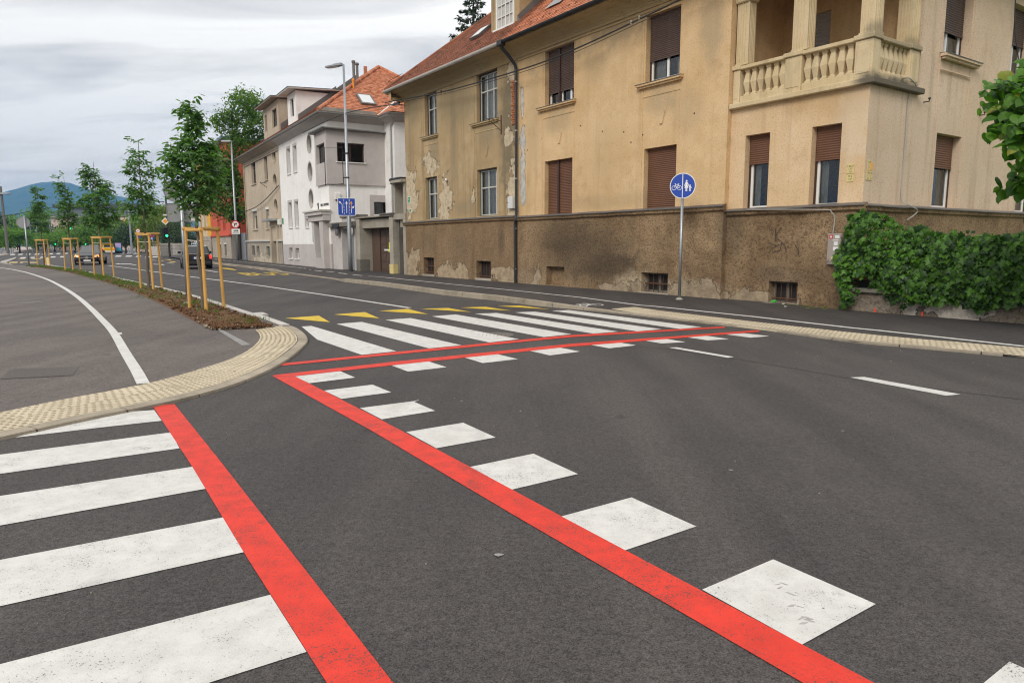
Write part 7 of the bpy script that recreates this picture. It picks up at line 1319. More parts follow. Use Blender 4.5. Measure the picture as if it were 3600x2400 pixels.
# --- blue cycle and pedestrian sign
sp = Vector((4.186,17.330)); z0 = swz(*sp)
t = thing('path_sign', 'round blue sign with bicycle and pedestrians on a grey pole', 'sign', (sp.x, sp.y, z0)); pole_mesh(t, 2.50, .035)
DV = Vector((-.28, -.96)); F_ = face_mat((0, 0, 2.76), DV); F_.translation = Vector((0, 0, 2.78)) + Vector((DV.x, DV.y, 0)).normalized() * .045
mb = MB(); disc(mb, .305, -.012, 0, 48); put(mb, 'sign_white', 'disc', t, F_); mb = MB(); disc(mb, .288, .0005, .002, 48); put(mb, 'sign_blue', 'blue_field', t, F_)
mb = MB(); mb.box(-.011, .006, -.285, .285, .0025, .004); put(mb, 'sign_white', 'divider', t, F_)
mb = MB(); ringp(mb, -.205, -.045, .055, .009, .0025, .004); ringp(mb, -.075, -.045, .055, .009, .0025, .004)
for a, b in (((-.205, -.045), (-.170, .025)), ((-.170, .025), (-.100, .03)), ((-.100, .03), (-.075, -.045)), ((-.170, .02), (-.135, -.045)), ((-.135, -.045), (-.075, -.045)), ((-.135, -.045), (-.1, .04)), ((-.17, .025), (-.18, .05)), ((-.19, .055), (-.165, .052)), ((-.12, .045), (-.085, .047))): stroke(mb, (a, b), .009, .0025, .004)
disc(mb, .017, .0025, .004, 10, -.13, -.05); put(mb, 'sign_white', 'bicycle_symbol', t, F_)
mb = MB(); disc(mb, .021, .0025, .004, 14, .09, .115); mb.prism([(.072, .09), (.108, .09), (.115, .02), (.135, -.055), (.045, -.055), (.066, .02)], .0025, .004); stroke(mb, ((.07, .08), (.045, .0)), .014, .0025, .004); stroke(mb, ((.11, .08), (.135, .02), (.155, -.02)), .014, .0025, .004); stroke(mb, ((.08, -.055), (.08, -.125)), .018, .0025, .004); stroke(mb, ((.102, -.055), (.102, -.13)), .018, .0025, .004)
disc(mb, .018, .0025, .004, 12, .175, .005); mb.prism([(.16, -.018), (.19, -.018), (.192, -.075), (.158, -.075)], .0025, .004); stroke(mb, ((.165, -.02), (.15, -.025)), .012, .0025, .004); stroke(mb, ((.188, -.022), (.212, -.055)), .012, .0025, .004); stroke(mb, ((.165, -.075), (.163, -.13)), .014, .0025, .004); stroke(mb, ((.185, -.075), (.187, -.125)), .014, .0025, .004); put(mb, 'sign_white', 'pedestrian_symbol', t, F_)
# --- street lamp with the lane sign
lp = Vector((-8.36, 36.2)); LH = 10.25
t = thing('street_lamp', 'tall grey lamp post carrying the lane arrow sign before the garage', 'street lamp', (lp.x, lp.y, swz(*lp)))
mb = MB(); mb.tube([(0, 0, -.1), (0, 0, 1.2), (0, 0, 4.2), (0, 0, 4.25), (0, 0, LH)], [.11, .11, .11, .085, .05], 12); mb.build('pole', 'galvanised', t, smooth=True)
DL = Vector((-.62, .30)); mb = MB(); mb.tube([(0, 0, LH - .05), (-.35, .22, LH)], .03, 8); mb.build('arm', 'galvanised', t); Lm = frame_mat((-.45, .28, LH - .02), Vector((-.85, .53, 0)), Vector((-.53, -.85, 0)), (0, 0, 1)); mb = MB(); mb.prism([(-.45, -.13), (.1, -.17), (.62, -.15), (.68, 0), (.62, .15), (.1, .17), (-.45, .13)], 0, .07, Lm); mb.prism([(-.4, -.08), (.1, -.1), (.1, .1), (-.4, .08)], .07, .12, Lm); mb.build('lamp_head', 'galvanised', t); mb = MB(); mb.prism([(-.1, -.1), (.4, -.1), (.4, .1), (-.1, .1)], -.03, -.001, Lm); mb.build('lens', 'frame_white', t)
mb = MB(); xf = Vector((-.9, .3, 0)).normalized()
for z in (4.75, 5.95): mb.tube([(0, 0, z), tuple(xf * .25 + Vector((0, 0, z)))], .025, 6); mb.lathe([(.10, -.03), (.10, .03)], 10, Matrix.Translation((0, 0, z)))
q4 = [xf * .25 + Vector((0, 0, 4.45)), xf * .25 + Vector((0, 0, 6.25)), xf * 1.3 + Vector((0, 0, 6.3)), xf * 1.3 + Vector((0, 0, 4.4))]; mb.tube([tuple(v) for v in q4 + q4[:1]], .022, 6, False); mb.build('banner_frame', 'black_metal', t)
t = thing('lane_sign', 'square blue lane arrow sign fixed to the lamp post', 'sign', (lp.x, lp.y, swz(*lp))); DN = Vector((.24, -.97)); F_ = face_mat((0, 0, 0), DN); F_.translation = Vector((DN.x * .13 - .1, DN.y * .13, 3.28)); W_ = .89
mb = MB(); mb.prism(rrect(W_, W_, .05), -.02, 0); put(mb, 'sign_white', 'plate', t, F_); mb = MB(); mb.prism(rrect(W_ - .05, W_ - .05, .04), .001, .003); put(mb, 'sign_blue', 'blue_field', t, F_)
def arrowhead(mb, p, d, s): d = Vector(d).normalized(); n = Vector((-d.y, d.x)); p = Vector(p); mb.prism([tuple(p + d * s), tuple(p - d * s * .3 + n * s * .55), tuple(p - d * s * .3 - n * s * .55)], .0035, .006)
mb = MB(); stroke(mb, ((-.22, -.31), (-.22, .12), (-.30, .20)), .028, .0035, .006); arrowhead(mb, (-.315, .215), (-1, 1), .10); stroke(mb, ((0, -.31), (0, .16)), .028, .0035, .006); arrowhead(mb, (0, .19), (0, 1), .11); stroke(mb, ((.24, -.31), (.24, -.1), (.31, -.03)), .028, .0035, .006); arrowhead(mb, (.325, -.015), (1, 1), .10)
for x in (-.13, .15):
    for y in (-.38, -.22, -.06, .1, .26): mb.box(x - .009, x + .009, y, y + .11, .0035, .006)
put(mb, 'sign_white', 'lane_arrows', t, F_); mb = MB(); stroke(mb, ((.24, -.08), (.24, .16)), .028, .0062, .0075); arrowhead(mb, (.24, .19), (0, 1), .11); mb.v = [(p[0], p[1], p[2] + .001) for p in mb.v]; put(mb, 'sign_orange', 'bus_arrow', t, F_)
# --- large sign seen from behind, in the planted strip
bp_ = Vector((-7.953,17.015)); t = thing('direction_sign_back', 'grey back of a large rectangular sign on a pole beside the nearest tree', 'sign', (bp_.x, bp_.y, .06)); pole_mesh(t, 2.95, .045); DB = Vector((.41, -.91)); F_ = face_mat((0, 0, 0), DB); F_.translation = Vector((0, 0, 2.20)) - Vector((DB.x, DB.y, 0)) * .06
mb = MB(); mb.prism(rrect(.66, .43, .04), -.02, 0); mb.prism(rrect(.66, .43, .04), -.025, -.02); put(mb, 'sign_back', 'plate', t, F_); mb = MB()
for a, b in zip(rrect(.66, .43, .04), rrect(.66, .43, .04)[1:] + rrect(.66, .43, .04)[:1]): stroke(mb, (a, b), .012, .0, .012)
put(mb, 'galvanised', 'rim', t, F_); mb = MB(); mb.box(.19, .30, -.19, -.13, .001, .003); put(mb, 'litter_white', 'maker_label', t, F_); mb = MB(); mb.box(-.09, .09, -.205, -.175, .0, .10); mb.box(-.09, .09, .15, .18, .0, .10); put(mb, 'galvanised', 'bracket', t, F_)
t2 = thing('round_sign_back', 'grey back of a round sign half hidden in the nearest tree', 'sign', (bp_.x, bp_.y, .06)); F2 = F_.copy(); F2.translation = F_.translation + Vector((-.12, 0, .52)); mb = MB(); disc(mb, .27, -.012, 0); put(mb, 'sign_back', 'disc', t2, F2); mb = MB(); ringp(mb, 0, 0, .27, .015, .0, .012); put(mb, 'galvanised', 'rim', t2, F2)
rp = Vector((-32.848, 47.5)); t = thing('round_sign_back', 'grey back of a round sign at the far end of the planted strip', 'sign', (rp.x, rp.y, 0)); pole_mesh(t, 3.45, .05); F_ = face_mat((-.12, 0, 3.0), (.45, -.89)); mb = MB(); disc(mb, .38, -.015, -.002); put(mb, 'sign_back', 'disc', t, F_); mb = MB(); ringp(mb, 0, 0, .38, .02, -.002, .014); put(mb, 'galvanised', 'rim', t, F_)
# --- no right turn sign on the second lamp post
lp2 = Vector((-23.2, 59.2)); t = thing('street_lamp', 'grey lamp post with the no right turn sign before the red house', 'street lamp', (lp2.x, lp2.y, .1)); mb = MB(); mb.tube([(0, 0, -.1), (0, 0, 3), (0, 0, 9.8)], [.11, .10, .06], 10); mb.build('pole', 'galvanised', t, smooth=True); mb = MB(); mb.bbox(-.75, .05, -.2, .1, 9.75, 9.9, .03); mb.build('lamp_head', 'galvanised', t)
t = thing('no_right_turn_sign', 'round no right turn sign with a tow-away plate', 'sign', (lp2.x, lp2.y, .1)); F_ = face_mat((.02, -.16, 3.05), (.3, -.95)); mb = MB(); disc(mb, .33, -.01, 0); put(mb, 'sign_red', 'disc', t, F_); mb = MB(); disc(mb, .25, .001, .004); put(mb, 'sign_white', 'white_field', t, F_); mb = MB(); stroke(mb, ((-.07, -.16), (-.07, .07), (.05, .07)), .06, .0045, .007); mb.prism([(.17, .07), (.04, .16), (.04, -.02)], .0045, .007); put(mb, 'sign_black', 'arrow', t, F_); mb = MB(); stroke(mb, ((-.18, .17), (.18, -.17)), .035, .0075, .010); put(mb, 'sign_red', 'slash', t, F_)
mb = MB(); mb.prism(rrect(.66, .44, .03), -.01, .0); F3 = F_.copy(); F3.translation = F_.translation - Vector((0, 0, .58)); put(mb, 'sign_white', 'plate', t, F3); mb = MB(); mb.prism([(-.18, .06), (-.1, .06), (-.08, .12), (.0, .12), (.02, .06), (.1, .14), (.2, .1), (.2, .04), (-.18, .03)], .001, .003); disc(mb, .035, .001, .003, 12, -.11, .03); disc(mb, .035, .001, .003, 12, .13, .04); mb.box(-.2, .2, -.07, -.05, .001, .003); mb.box(-.26, .26, -.15, -.12, .001, .003); put(mb, 'sign_black', 'tow_symbol', t, F3)
# --- traffic light with priority sign
tp = Vector((-39.113, 80.0)); t = thing('traffic_light', 'black traffic light on a tall mast showing green', 'traffic light', (tp.x, tp.y, .08)); mb = MB(); mb.tube([(0, 0, -.1), (0, 0, 5), (0, 0, 9)], [.12, .10, .07], 10); mb.build('mast', 'dark_metal', t); mb = MB(); mb.tube([(-.2, 0, 6.2), (-2.6, -.2, 6.35)], .05, 6); mb.build('mast_arm', 'dark_metal', t); mb = MB(); mb.bbox(-1.9, -1.5, -.35, -.1, 6.35, 6.62, .02); mb.build('camera_box', 'frame_white', t)
F_ = face_mat((-.05, -.22, 2.75), (.35, -.93)); mb = MB(); mb.bbox(-.2, .2, -.55, .6, -.16, .16, .04); put(mb, 'black_metal', 'signal_head', t, F_)
for y, mt in ((.38, 'sign_black'), (.02, 'sign_black'), (-.34, 'light_green')):
    mb = MB(); disc(mb, .13, .162, .175, 20, 0, y); put(mb, mt, 'lens', t, F_); mb = MB()
    for k in range(10): a = math.pi * k / 10; b = math.pi * (k + 1) / 10; mb.add([(.15 * math.cos(a), y + .15 * math.sin(a), .162), (.15 * math.cos(b), y + .15 * math.sin(b), .162), (.15 * math.cos(b), y + .15 * math.sin(b), .36), (.15 * math.cos(a), y + .15 * math.sin(a), .36)], [(0, 1, 2, 3)])
    put(mb, 'black_metal', 'visor', t, F_)
mb = MB(); mb.bbox(-.48, -.22, -.5, .5, -.12, .12, .03); put(mb, 'black_metal', 'side_head', t, F_)
t = thing('priority_sign', 'yellow and white diamond priority sign above the traffic light', 'sign', (tp.x, tp.y, .08)); F4 = F_.copy(); F4.translation = F_.translation + Vector((-.05, -.05, 1.28)); mb = MB(); mb.prism([(.42, 0), (0, .42), (-.42, 0), (0, -.42)], -.01, .0); put(mb, 'sign_white', 'plate', t, F4); mb = MB(); mb.prism([(.27, 0), (0, .27), (-.27, 0), (0, -.27)], .001, .004); put(mb, 'sign_orange', 'yellow_field', t, F4); mb = MB(); mb.box(-.2, .22, .62, .78, -.01, .0); put(mb, 'frame_white', 'small_plate', t, F4)
# --- small far signs, masts, bollards
def far_sign(pos, h, r, face, inner, label, extra=None, txt=None):
    t = thing('traffic_sign', label, 'sign', (*pos, .08)); pole_mesh(t, h + r, .04, base=False); F_ = face_mat((0, -.06, h), (.35, -.93)); mb = MB(); disc(mb, r, -.01, 0, 24); put(mb, face, 'disc', t, F_); mb = MB(); disc(mb, r * .76, .001, .003, 24); put(mb, inner, 'field', t, F_)
    if txt: o = link('digits', text_mesh('digits', txt, r * .95, 'sign_black'), t); o.matrix_basis = F_ @ Matrix.Translation((0, 0, .006))
    if extra:
        w, hh, m1 = extra; F5 = F_.copy(); F5.translation = F_.translation - Vector((0, 0, r + hh / 2 + .04)); mb = MB(); mb.prism(rrect(w, hh, .03), -.01, 0); put(mb, m1, 'plate', t, F5); mb = MB(); mb.box(-.03 * w - .12, -.02, -hh * .4, hh * .4, .001, .003); put(mb, 'sign_white', 'plate_bar', t, F5)
    if label.startswith('no stopping'): mb = MB(); stroke(mb, ((-r * .6, r * .6), (r * .6, -r * .6)), r * .18, .004, .006); stroke(mb, ((-r * .6, -r * .6), (r * .6, r * .6)), r * .18, .0045, .0065); put(mb, 'sign_red', 'cross', t, F_)
    return t
far_sign((-54.206, 102.0), 3.4, .31, 'sign_red', 'sign_white', 'speed limit 60 sign with a blue lane plate below', (.66, .72, 'sign_blue'), '60'); far_sign((-50.13, 98.0), 2.75, .30, 'sign_red', 'sign_blue', 'no stopping sign on a thin pole by the plaza wall', (.5, .3, 'sign_blue'))
def mast(pos, h, label, arm=None, lamp=True, r=.12, mat='galvanised'):
    t = thing('lamp_mast', label, 'street lamp', (*pos, .05)); mb = MB(); mb.tube([(0, 0, 0), (0, 0, h * .5), (-.01 * h, 0, h)], [r, r * .85, r * .5], 8); mb.build('mast', mat, t)
    if lamp: mb = MB(); mb.bbox(-1.3, .4, -.2, .2, h - .2, h, .03); mb.build('lamp_head', mat, t)
    if arm: mb = MB(); mb.tube([(0, 0, arm[0]), (arm[1], 0, arm[2])], .06, 6); mb.build('mast_arm', mat, t)
    return t
t = thing('lamp_mast', 'tall grey mast with a crossed flat lamp at the far left', 'street lamp', (-80.628, 112.0, 0.05)); mb = MB(); mb.tube([(0, 0, 0), (0, 0, 4), (-.1, 0, 10.6)], [.22, .2, .17], 8); mb.build('mast', 'flashing', t); mb = MB(); mb.bbox(-1.3, 1.2, -.4, .4, 9.35, 9.6, .04); mb.build('lamp_head', 'galvanised', t)
mast((-62.408, 115.0), 8.2, 'slim grey mast between the advertising case and the speed sign', lamp=False, r=.17); mast((-108.281, 165.0), 7.2, 'far lamp mast before the pink block'); mast((-96.866, 150.0), 4.4, 'short lamp mast left of the black saloon', r=.08); mast((-105.894, 170.0), 11.2, 'tall lamp mast before the dark block'); mast((-84.569, 140.0), 5.0, 'grey mast just above the roof of the black saloon', lamp=False, r=.18); mast((-116.377, 170.0), 6.2, 'far lamp mast behind the first stake frame')
for k, (xx, yy, dp_) in enumerate(((452, 877, 120), (459, 877, 119), (466, 877, 118), (476, 878, 117))): p = [(-65.661, 120.0), (-64.776, 119.0), (-63.872, 118.0), (-62.883, 117.0)][k]; t = thing('bollard', ('first', 'second', 'third', 'last')[k] + ' grey bollard from the advertising case', 'bollard', (*p, .1), 0, 'bollards by the plaza'); mb = MB(); mb.lathe([(.12, 0), (.12, .75), (.13, .76), (.13, .86), (.05, .9)], 10); mb.build('post', 'galvanised', t)
for k in range(5): p = [(-80.31, 110.0), (-80.042, 110.0), (-79.684, 110.0), (-78.701, 110.0), (-78.389, 110.0)][k]; t = thing('bollard', ('leftmost', 'second', 'third', 'fourth', 'rightmost')[k] + ' bollard of the row by the tall left mast', 'bollard', (*p, .1), 0, 'bollards at the far left'); mb = MB(); mb.lathe([(.12, 0), (.12, .75), (.13, .76), (.13, .86), (.05, .9)], 10); mb.build('post', 'galvanised', t)
t = thing('advertising_case', 'dark free-standing advertising case with a lilac and teal poster', 'poster case', (-62.865, 112.0, 0.1), R(14)); bx(t, 'casing', 'black_metal', -.52, .52, -.12, .12, .0, 1.75, b=.03); bx(t, 'poster_top', 'poster_lilac', -.42, .42, -.13, -.121, .95, 1.66); bx(t, 'poster_bottom', 'poster_teal', -.42, .42, -.13, -.121, .40, .949)
for xx, zz, lab in ((178, 3.0, 'far green signal before the pink block'),): pass
def far_signal(pos, label, h=2.6, white=False, arm=False):
    t = thing('traffic_light', label, 'traffic light', (*pos, .05)); mb = MB(); mb.tube([(0, 0, 0), (0, 0, h + .4)], .07, 6); mb.build('mast', 'galvanised', t); bx(t, 'backing', 'frame_white' if white else 'black_metal', -.33, .33, -.12, -.05, h - .6, h + .6, b=.02); bx(t, 'signal_head', 'black_metal', -.2, .2, -.26, -.121, h - .48, h + .48, b=.02); F_ = face_mat((0, -.262, h), (0, -1)); mb = MB(); disc(mb, .14, 0, .02, 14, 0, -.3); put(mb, 'light_green', 'lens', t, F_)
far_signal((-101.516, 150.0), 'far traffic signal with a white border left of the pink block', 5.0, True); far_signal((-87.682, 140.0), 'traffic signal with a white border below the dark block', 5.0, True); far_signal((-97.486, 150.0), 'small green signal at eye height before the pink block', 1.9); far_signal((-84.965, 140.0), 'small green signal above the roof of the black saloon', 1.9)
wire = MB(); wire.tube(smooth([Vector(p) for p in [(-67.537, 90.0, 4.795), (-68.565, 95.0, 5.348), (-70.124, 100.0, 5.862), (-71.388, 105.0, 6.49), (-69.467, 110.0, 7.671)]], 4), .05, 5); tag(wire.build('overhead_wire', 'cable'), 'black overhead wire crossing at the far left', 'cable')
wire = MB(); wire.tube([(-38.999, 80.0, 8.098), (-51.873, 95.0, 7.931)], .02, 5); tag(wire.build('overhead_wire', 'cable'), 'thin overhead wire left of the traffic light mast', 'cable')
vc = [MV @ Vector(p) for p in ((-30, -1.5, 3.6), (-23, -.3, 4.2), (-17, -.25, 4.55), (-11.4, -.1, 5.55))]; cable('villa_wire', vc, .03, 'cable', 'black wire sagging across the beige house front')
vc = [MV @ Vector((-3.5, -.4, 8.0)), Vector((lp.x, lp.y, 8.0)), at_h(-8.6, -.45, 7.53)]; cable('span_wire', vc, .022, 'cable', 'black wire from the villa past the lamp post to the ochre house')

# ================================================================== VEHICLES (x forward, y left, origin on the road under the middle)
def wheel_mesh():
    mt = MB(); mt.lathe([(.19, -.1), (.30, -.105), (.325, -.07), (.325, .07), (.30, .105), (.19, .1)], 20); mr = MB(); mr.lathe([(.2, -.08), (.205, .085), (.17, .06), (.06, .075), (.02, .085)], 20)
    for k in range(5): a = 2 * math.pi * k / 5; mr.box(-.028, .028, .03, .19, .06, .09, Matrix.Rotation(a, 4, 'Z'))
    return mt.mesh('tyre', 'tyre', True), mr.mesh('rim', 'rim')
TYRE, RIM = wheel_mesh()
def car(label, loc, rz, paint, body, roof, L, W, front=True, tail='taillight', glass_roof=None, group=None, wr=1.0, wb=(.19, .80)):
    """body: stations (x, z_bottom, z_shoulder, half width); roof: (x_windscreen_foot, x_roof_front, x_roof_rear, x_rear_foot, z_roof, roof half width)"""
    t = thing('car', label, 'car', (*loc, 0), rz, group); mb = MB(); sec = []
    for x, zb, zs, hw in body:
        pr = [(hw * .86, zb), (hw * .97, zb + .10), (hw, zb + (zs - zb) * .45), (hw * .985, zb + (zs - zb) * .75), (hw * .90, zs), (hw * .5, zs + .025), (0, zs + .035)]; sec.append([(x, y, z) for y, z in pr] + [(x, -y, z) for y, z in pr[-2::-1]])
    n = len(sec[0]); vs = [p for s in sec for p in s]; fs = [(i * n + k, i * n + k + 1, (i + 1) * n + k + 1, (i + 1) * n + k) for i in range(len(sec) - 1) for k in range(n - 1)] + [(i * n + n - 1, i * n, (i + 1) * n, (i + 1) * n + n - 1) for i in range(len(sec) - 1)] + [tuple(range(n)), tuple(range((len(sec) - 1) * n, len(sec) * n))[::-1]]
    mb.add(vs, fs); mb.build('body', paint, t, smooth=False)
    wf, rf, rb, rfoot, zr, rw = roof; zs = lambda x: float(np.interp(x, [b[0] for b in body][::1], [b[2] for b in body])); hw = lambda x: float(np.interp(x, [b[0] for b in body], [b[3] for b in body])) * .90
    base = [(wf, hw(wf) * .93), (rf - .15, hw(rf)), (rb + .1, hw(rb)), (rfoot, hw(rfoot) * .93)]; top = [(rf, rw * .92), (rf - .25, rw), (rb + .25, rw), (rb, rw * .92)]
    def V(p, z, s): return (p[0], p[1] * s, z)
    zb_ = [zs(b[0]) - .01 for b in base]; mg = MB()
    roofp = [V(p, zr - .03 if i in (0, 3) else zr, 1) for i, p in enumerate(top)] + [V(p, zr - .03 if i in (0, 3) else zr, -1) for i, p in reversed(list(enumerate(top)))]; mg.add(roofp + [(p[0], p[1], p[2] - .05) for p in roofp], [tuple(range(8))] + [(i, (i + 1) % 8, 8 + (i + 1) % 8, 8 + i) for i in range(8)]); mg.build('roof', glass_roof or paint, t)
    pil = MB()
    for s in (1, -1):
        for i in range(4): pil.tube([V(base[i], zb_[i], s), V(top[i], zr - .05, s)], .035, 5)
    pil.build('pillars', paint, t)
    q = MB(); q.quad(V(base[0], zb_[0], 1), V(base[0], zb_[0], -1), V(top[0], zr - .04, -1), V(top[0], zr - .04, 1)); q.build('windscreen', 'car_glass', t); q = MB(); q.quad(V(base[3], zb_[3], -1), V(base[3], zb_[3], 1), V(top[3], zr - .04, 1), V(top[3], zr - .04, -1)); q.build('rear_window', 'car_glass', t)
    for s in (1, -1):
        q = MB(); q.add([V(base[i], zb_[i], s) for i in range(4)] + [V(top[i], zr - .04, s) for i in (3, 2, 1, 0)], [(0, 1, 6, 7), (1, 2, 5, 6), (2, 3, 4, 5)]); q.build('side_window', 'car_glass', t)
        q = MB(); q.bbox(wf - .35, wf - .17, s * (hw(wf) + .06) if s > 0 else s * (hw(wf) + .24), s * (hw(wf) + .24) if s > 0 else s * (hw(wf) + .06), zb_[0] + .02, zb_[0] + .17, .03); q.build('mirror', paint, t)
    x0, x1 = body[0][0], body[-1][0]
    for f in wb:
        for s in (1, -1):
            o = link('wheel', TYRE, t); o.matrix_basis = Matrix.Translation((x0 + (x1 - x0) * f, s * (W / 2 - .10), .325 * wr)) @ Matrix.Rotation(R(-90 * s), 4, 'X') @ Matrix.Scale(wr, 4); link('rim', RIM, o)
            q = MB(); q.lathe([(.37 * wr, -.02), (.37 * wr, .02), (.01, .021)], 18, frame_mat((x0 + (x1 - x0) * f, s * (W / 2 - .035), .34 * wr), (1, 0, 0), (0, 0, s), (0, -s * s * s, 0))); q.build('wheel_arch', 'tyre', t)
    return t
# black saloon seen from the front
mc = Vector((-32.797, 54.5)); hd = math.atan2(-.80, .56)
t = car('black saloon car with lit headlights coming towards the crossing', mc, R(-66), 'car_black', [(-2.3, .38, .86, .72), (-2.0, .24, .98, .86), (-1.2, .20, .97, .89), (0, .19, .93, .89), (1.0, .20, .90, .89), (1.7, .22, .82, .86), (2.15, .26, .68, .78), (2.3, .30, .55, .66)], (.95, .15, -.95, -1.75, 1.42, .60), 4.6, 1.78)
for s in (1, -1): q = MB(); q.add([(2.05, s * .80, .60), (2.28, s * .52, .56), (2.22, s * .50, .70), (1.98, s * .76, .76)], [(0, 1, 2, 3) if s > 0 else (3, 2, 1, 0)]); q.v = [(p[0] + .06, p[1] * 1.01, p[2]) for p in q.v]; q.build('headlight', 'light_amber', t); q = MB(); q.add([(2.2, s * .68, .60), (2.30, s * .55, .58), (2.26, s * .54, .67), (2.16, s * .66, .70)], [(0, 1, 2, 3)]); q.v = [(p[0] + .10, p[1], p[2]) for p in q.v]; q.build('headlight_lens', 'frame_white', t)
q = MB(); q.add([(2.33, .5, .42), (2.33, -.5, .42), (2.27, -.46, .66), (2.27, .46, .66)], [(0, 1, 2, 3)]); gr = q.build('grille', 'tyre', t); q = MB(); q.box(2.33, 2.36, -.46, .46, .53, .56); q.build('grille_bar', 'chrome', gr)
q = MB(); ringp(q, 0, 0, .11, .02, 0, .02, 18)
for k in range(3): a = math.pi / 2 + k * 2 * math.pi / 3; q.prism([(.1 * math.cos(a), .1 * math.sin(a)), (.025 * math.cos(a + 1), .025 * math.sin(a + 1)), (.025 * math.cos(a - 1), .025 * math.sin(a - 1))], 0, .02)
put(q, 'chrome', 'emblem', gr, frame_mat((2.36, 0, .55), (0, 1, 0), (0, 0, 1), (1, 0, 0)))
q = MB(); q.box(2.33, 2.36, -.26, .26, .28, .39); pl_ = q.build('number_plate', 'sign_white', t); q = MB(); q.box(2.361, 2.364, -.26, -.21, .28, .39); q.build('plate_band', 'sign_blue', pl_); q = MB(); q.box(2.2, 2.34, -.7, .7, .18, .22); q.build('front_lip', 'chrome', t)
# black hatchback seen from behind
mn = Vector((-20.17, 44.6)); t = car('small black hatchback with white roof seen from behind', mn, R(118), 'car_black', [(-1.86, .36, .80, .66), (-1.75, .22, .93, .80), (-1.2, .19, .95, .845), (0, .18, .93, .845), (.8, .19, .92, .845), (1.35, .21, .88, .82), (1.75, .26, .74, .72), (1.86, .34, .62, .6)], (.85, .25, -1.25, -1.72, 1.42, .62), 3.7, 1.69, glass_roof='car_white')
for s in (1, -1): q = MB(); q.bbox(-1.86, -1.70, s * .72 - .07, s * .72 + .07, .62, .86, .03); q.build('taillight', 'light_red', t)
q = MB(); q.box(-1.885, -1.86, -.27, .27, .62, .74); pl_ = q.build('number_plate', 'sign_white', t); q = MB(); q.box(-1.888, -1.885, .21, .27, .62, .74); q.build('plate_band', 'sign_blue', pl_); o = link('digits', text_mesh('digits', 'LJ', .11, 'sign_black'), pl_); o.matrix_basis = frame_mat((-1.889, .1, .68), (0, -1, 0), (0, 0, 1), (-1, 0, 0))
q = MB(); q.box(-1.84, -1.80, -.62, .62, .90, .925); q.build('trim', 'chrome', t); q = MB(); q.bbox(-1.93, -1.7, -.74, .74, .26, .46, .04); q.build('bumper', 'tyre', t); q = MB(); q.tube([(-1.2, 0, 1.42), (-1.3, 0, 1.72)], .008, 4); q.build('aerial', 'black_metal', t)
# yellow and white estate, red car behind the saloon
ty = Vector((-64.787, 112.0)); t = car('yellow and white estate car driving away beyond the black saloon', ty, R(128), 'car_yellow', [(-2.2, .36, .90, .76), (-2.1, .24, 1.0, .86), (-1.0, .2, 1.0, .9), (.6, .2, .97, .9), (1.6, .24, .88, .86), (2.1, .3, .68, .7)], (1.05, .35, -1.7, -2.1, 1.48, .66), 4.3, 1.8, glass_roof='car_yellow'); q = MB(); q.bbox(-2.24, -2.0, -.82, .82, .25, .55, .04); q.build('bumper', 'car_white', t); q = MB(); q.bbox(-1.9, 1.2, -.7, .7, 1.49, 1.6, .03); q.build('roof_rack', 'car_yellow', t)
for s in (1, -1): q = MB(); q.bbox(-2.22, -2.05, s * .74 - .09, s * .74 + .09, .72, .9, .03); q.build('taillight', 'light_red', t)
tr_ = Vector((-72.813, 122.0)); car('red car half hidden behind the black saloon', tr_, R(125), 'car_red', [(-2.0, .36, .86, .74), (-1.9, .22, .98, .85), (-1, .2, .98, .88), (.6, .2, .95, .88), (1.5, .24, .86, .84), (2.0, .3, .66, .7)], (1.0, .3, -1.3, -1.85, 1.47, .62), 4.0, 1.76, glass_roof='car_white')
# ================================================================== CYCLIST
def person(name, label, loc, rz, joints, bones, radii, mats, cat='person'):
    me = bpy.data.meshes.new('body'); me.from_pydata(joints, bones, []); t = thing(name, label, cat, loc, rz); o = link('body', me, t); me.materials.append(M[mats]); sk = o.modifiers.new('skin', 'SKIN'); sub = o.modifiers.new('sub', 'SUBSURF'); sub.levels = sub.render_levels = 1
    for i, r_ in enumerate(radii): me.skin_vertices[0].data[i].radius = (r_, r_)
    me.skin_vertices[0].data[0].use_root = True; dg = bpy.context.evaluated_depsgraph_get(); m2 = bpy.data.meshes.new_from_object(o.evaluated_get(dg)); o.modifiers.clear(); o.data = m2; m2.polygons.foreach_set('use_smooth', [True] * len(m2.polygons)); return t, m2
cy = Vector((-59.115, 112.0))
J = [(0, 0, .95), (.12, 0, 1.2), (.28, 0, 1.45), (.36, 0, 1.58), (.40, 0, 1.72), (.30, .18, 1.42), (.45, .24, 1.2), (.62, .2, 1.08), (.30, -.18, 1.42), (.45, -.24, 1.2), (.62, -.2, 1.08), (.32, .11, .82), (.12, .1, .45), (.2, .1, .36), (.28, -.11, .70), (.02, -.1, .22), (.1, -.1, .16)]
Bn = [(0, 1), (1, 2), (2, 3), (3, 4), (2, 5), (5, 6), (6, 7), (2, 8), (8, 9), (9, 10), (0, 11), (11, 12), (12, 13), (0, 14), (14, 15), (15, 16)]
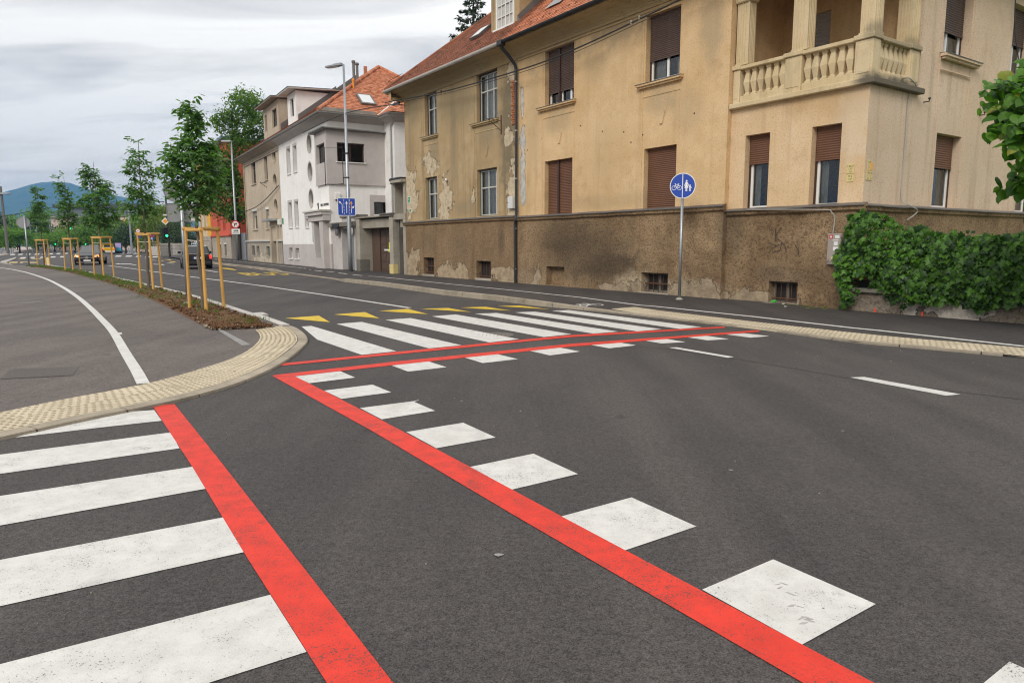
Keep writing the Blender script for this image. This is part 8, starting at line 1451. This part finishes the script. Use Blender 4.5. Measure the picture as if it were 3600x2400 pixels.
t, m2 = person('person', 'cyclist in a white top with a dark backpack riding past the plaza wall', (cy.x, cy.y, .1), R(60), J, Bn, [.15, .15, .16, .06, .10, .07, .045, .035, .07, .045, .035, .08, .05, .04, .08, .05, .04], 'cloth_white')
for mname in ('skin', 'cloth_blue', 'hair'): m2.materials.append(M[mname])
for p in m2.polygons:
    c = p.center; p.material_index = 3 if c.z > 1.70 else (1 if c.z > 1.53 or (c.x > .5 and c.z > 1) else (2 if .68 < c.z < 1.0 else (1 if c.z <= .68 else 0)))
mb = MB(); mb.bbox(-.12, .14, -.15, .15, 1.12, 1.5, .05, Matrix.Rotation(R(25), 4, 'Y') @ Matrix.Translation((-.58, 0, .02))); mb.build('backpack', 'cloth_dark', t)
t = thing('bicycle', 'bicycle under the cyclist in the white top', 'bicycle', (cy.x, cy.y, .1), R(60)); fr = MB()
for a, b in (((-.02, 0, .9), (-.05, 0, .32)), ((-.05, 0, .32), (.5, 0, .85)), ((-.02, 0, .85), (.5, 0, .88)), ((.5, 0, .9), (.62, 0, .34)), ((-.05, 0, .32), (-.45, 0, .34)), ((-.45, 0, .34), (-.02, 0, .82)), ((.5, 0, .9), (.52, 0, 1.05))): fr.tube([a, b], .02, 6)
fr.build('frame', 'black_metal', t); q = MB(); q.tube([(.56, -.25, 1.06), (.52, 0, 1.05), (.56, .25, 1.06)], .015, 6); q.build('handlebar', 'black_metal', t); q = MB(); q.bbox(-.14, .12, -.07, .07, .88, .93, .02); q.build('saddle', 'black_metal', t)
for x in (-.45, .62): q = MB(); q.tube([(x + .33 * math.cos(a), 0, .34 + .33 * math.sin(a)) for a in (2 * math.pi * k / 20 for k in range(21))], .022, 6, False); w_ = q.build('wheel', 'tyre', t)
# ================================================================== HAZE: a box of even air round everything, below the sky
t = Mat('haze_air'); t.nt.nodes.remove(t.p); pv = t.n('ShaderNodeVolumePrincipled'); pv.inputs['Color'].default_value = (.20, .48, .92, 1); pv.inputs['Density'].default_value = .00019; t.l(pv.outputs[0], t.out.inputs['Volume'])
hzb = MB(); hzb.box(-6100, 6100, -400, 3800, -7.5, 300); hz = hzb.build('haze', 'haze_air'); tag(hz, 'thin blue haze in the distance', 'haze', kind='stuff')
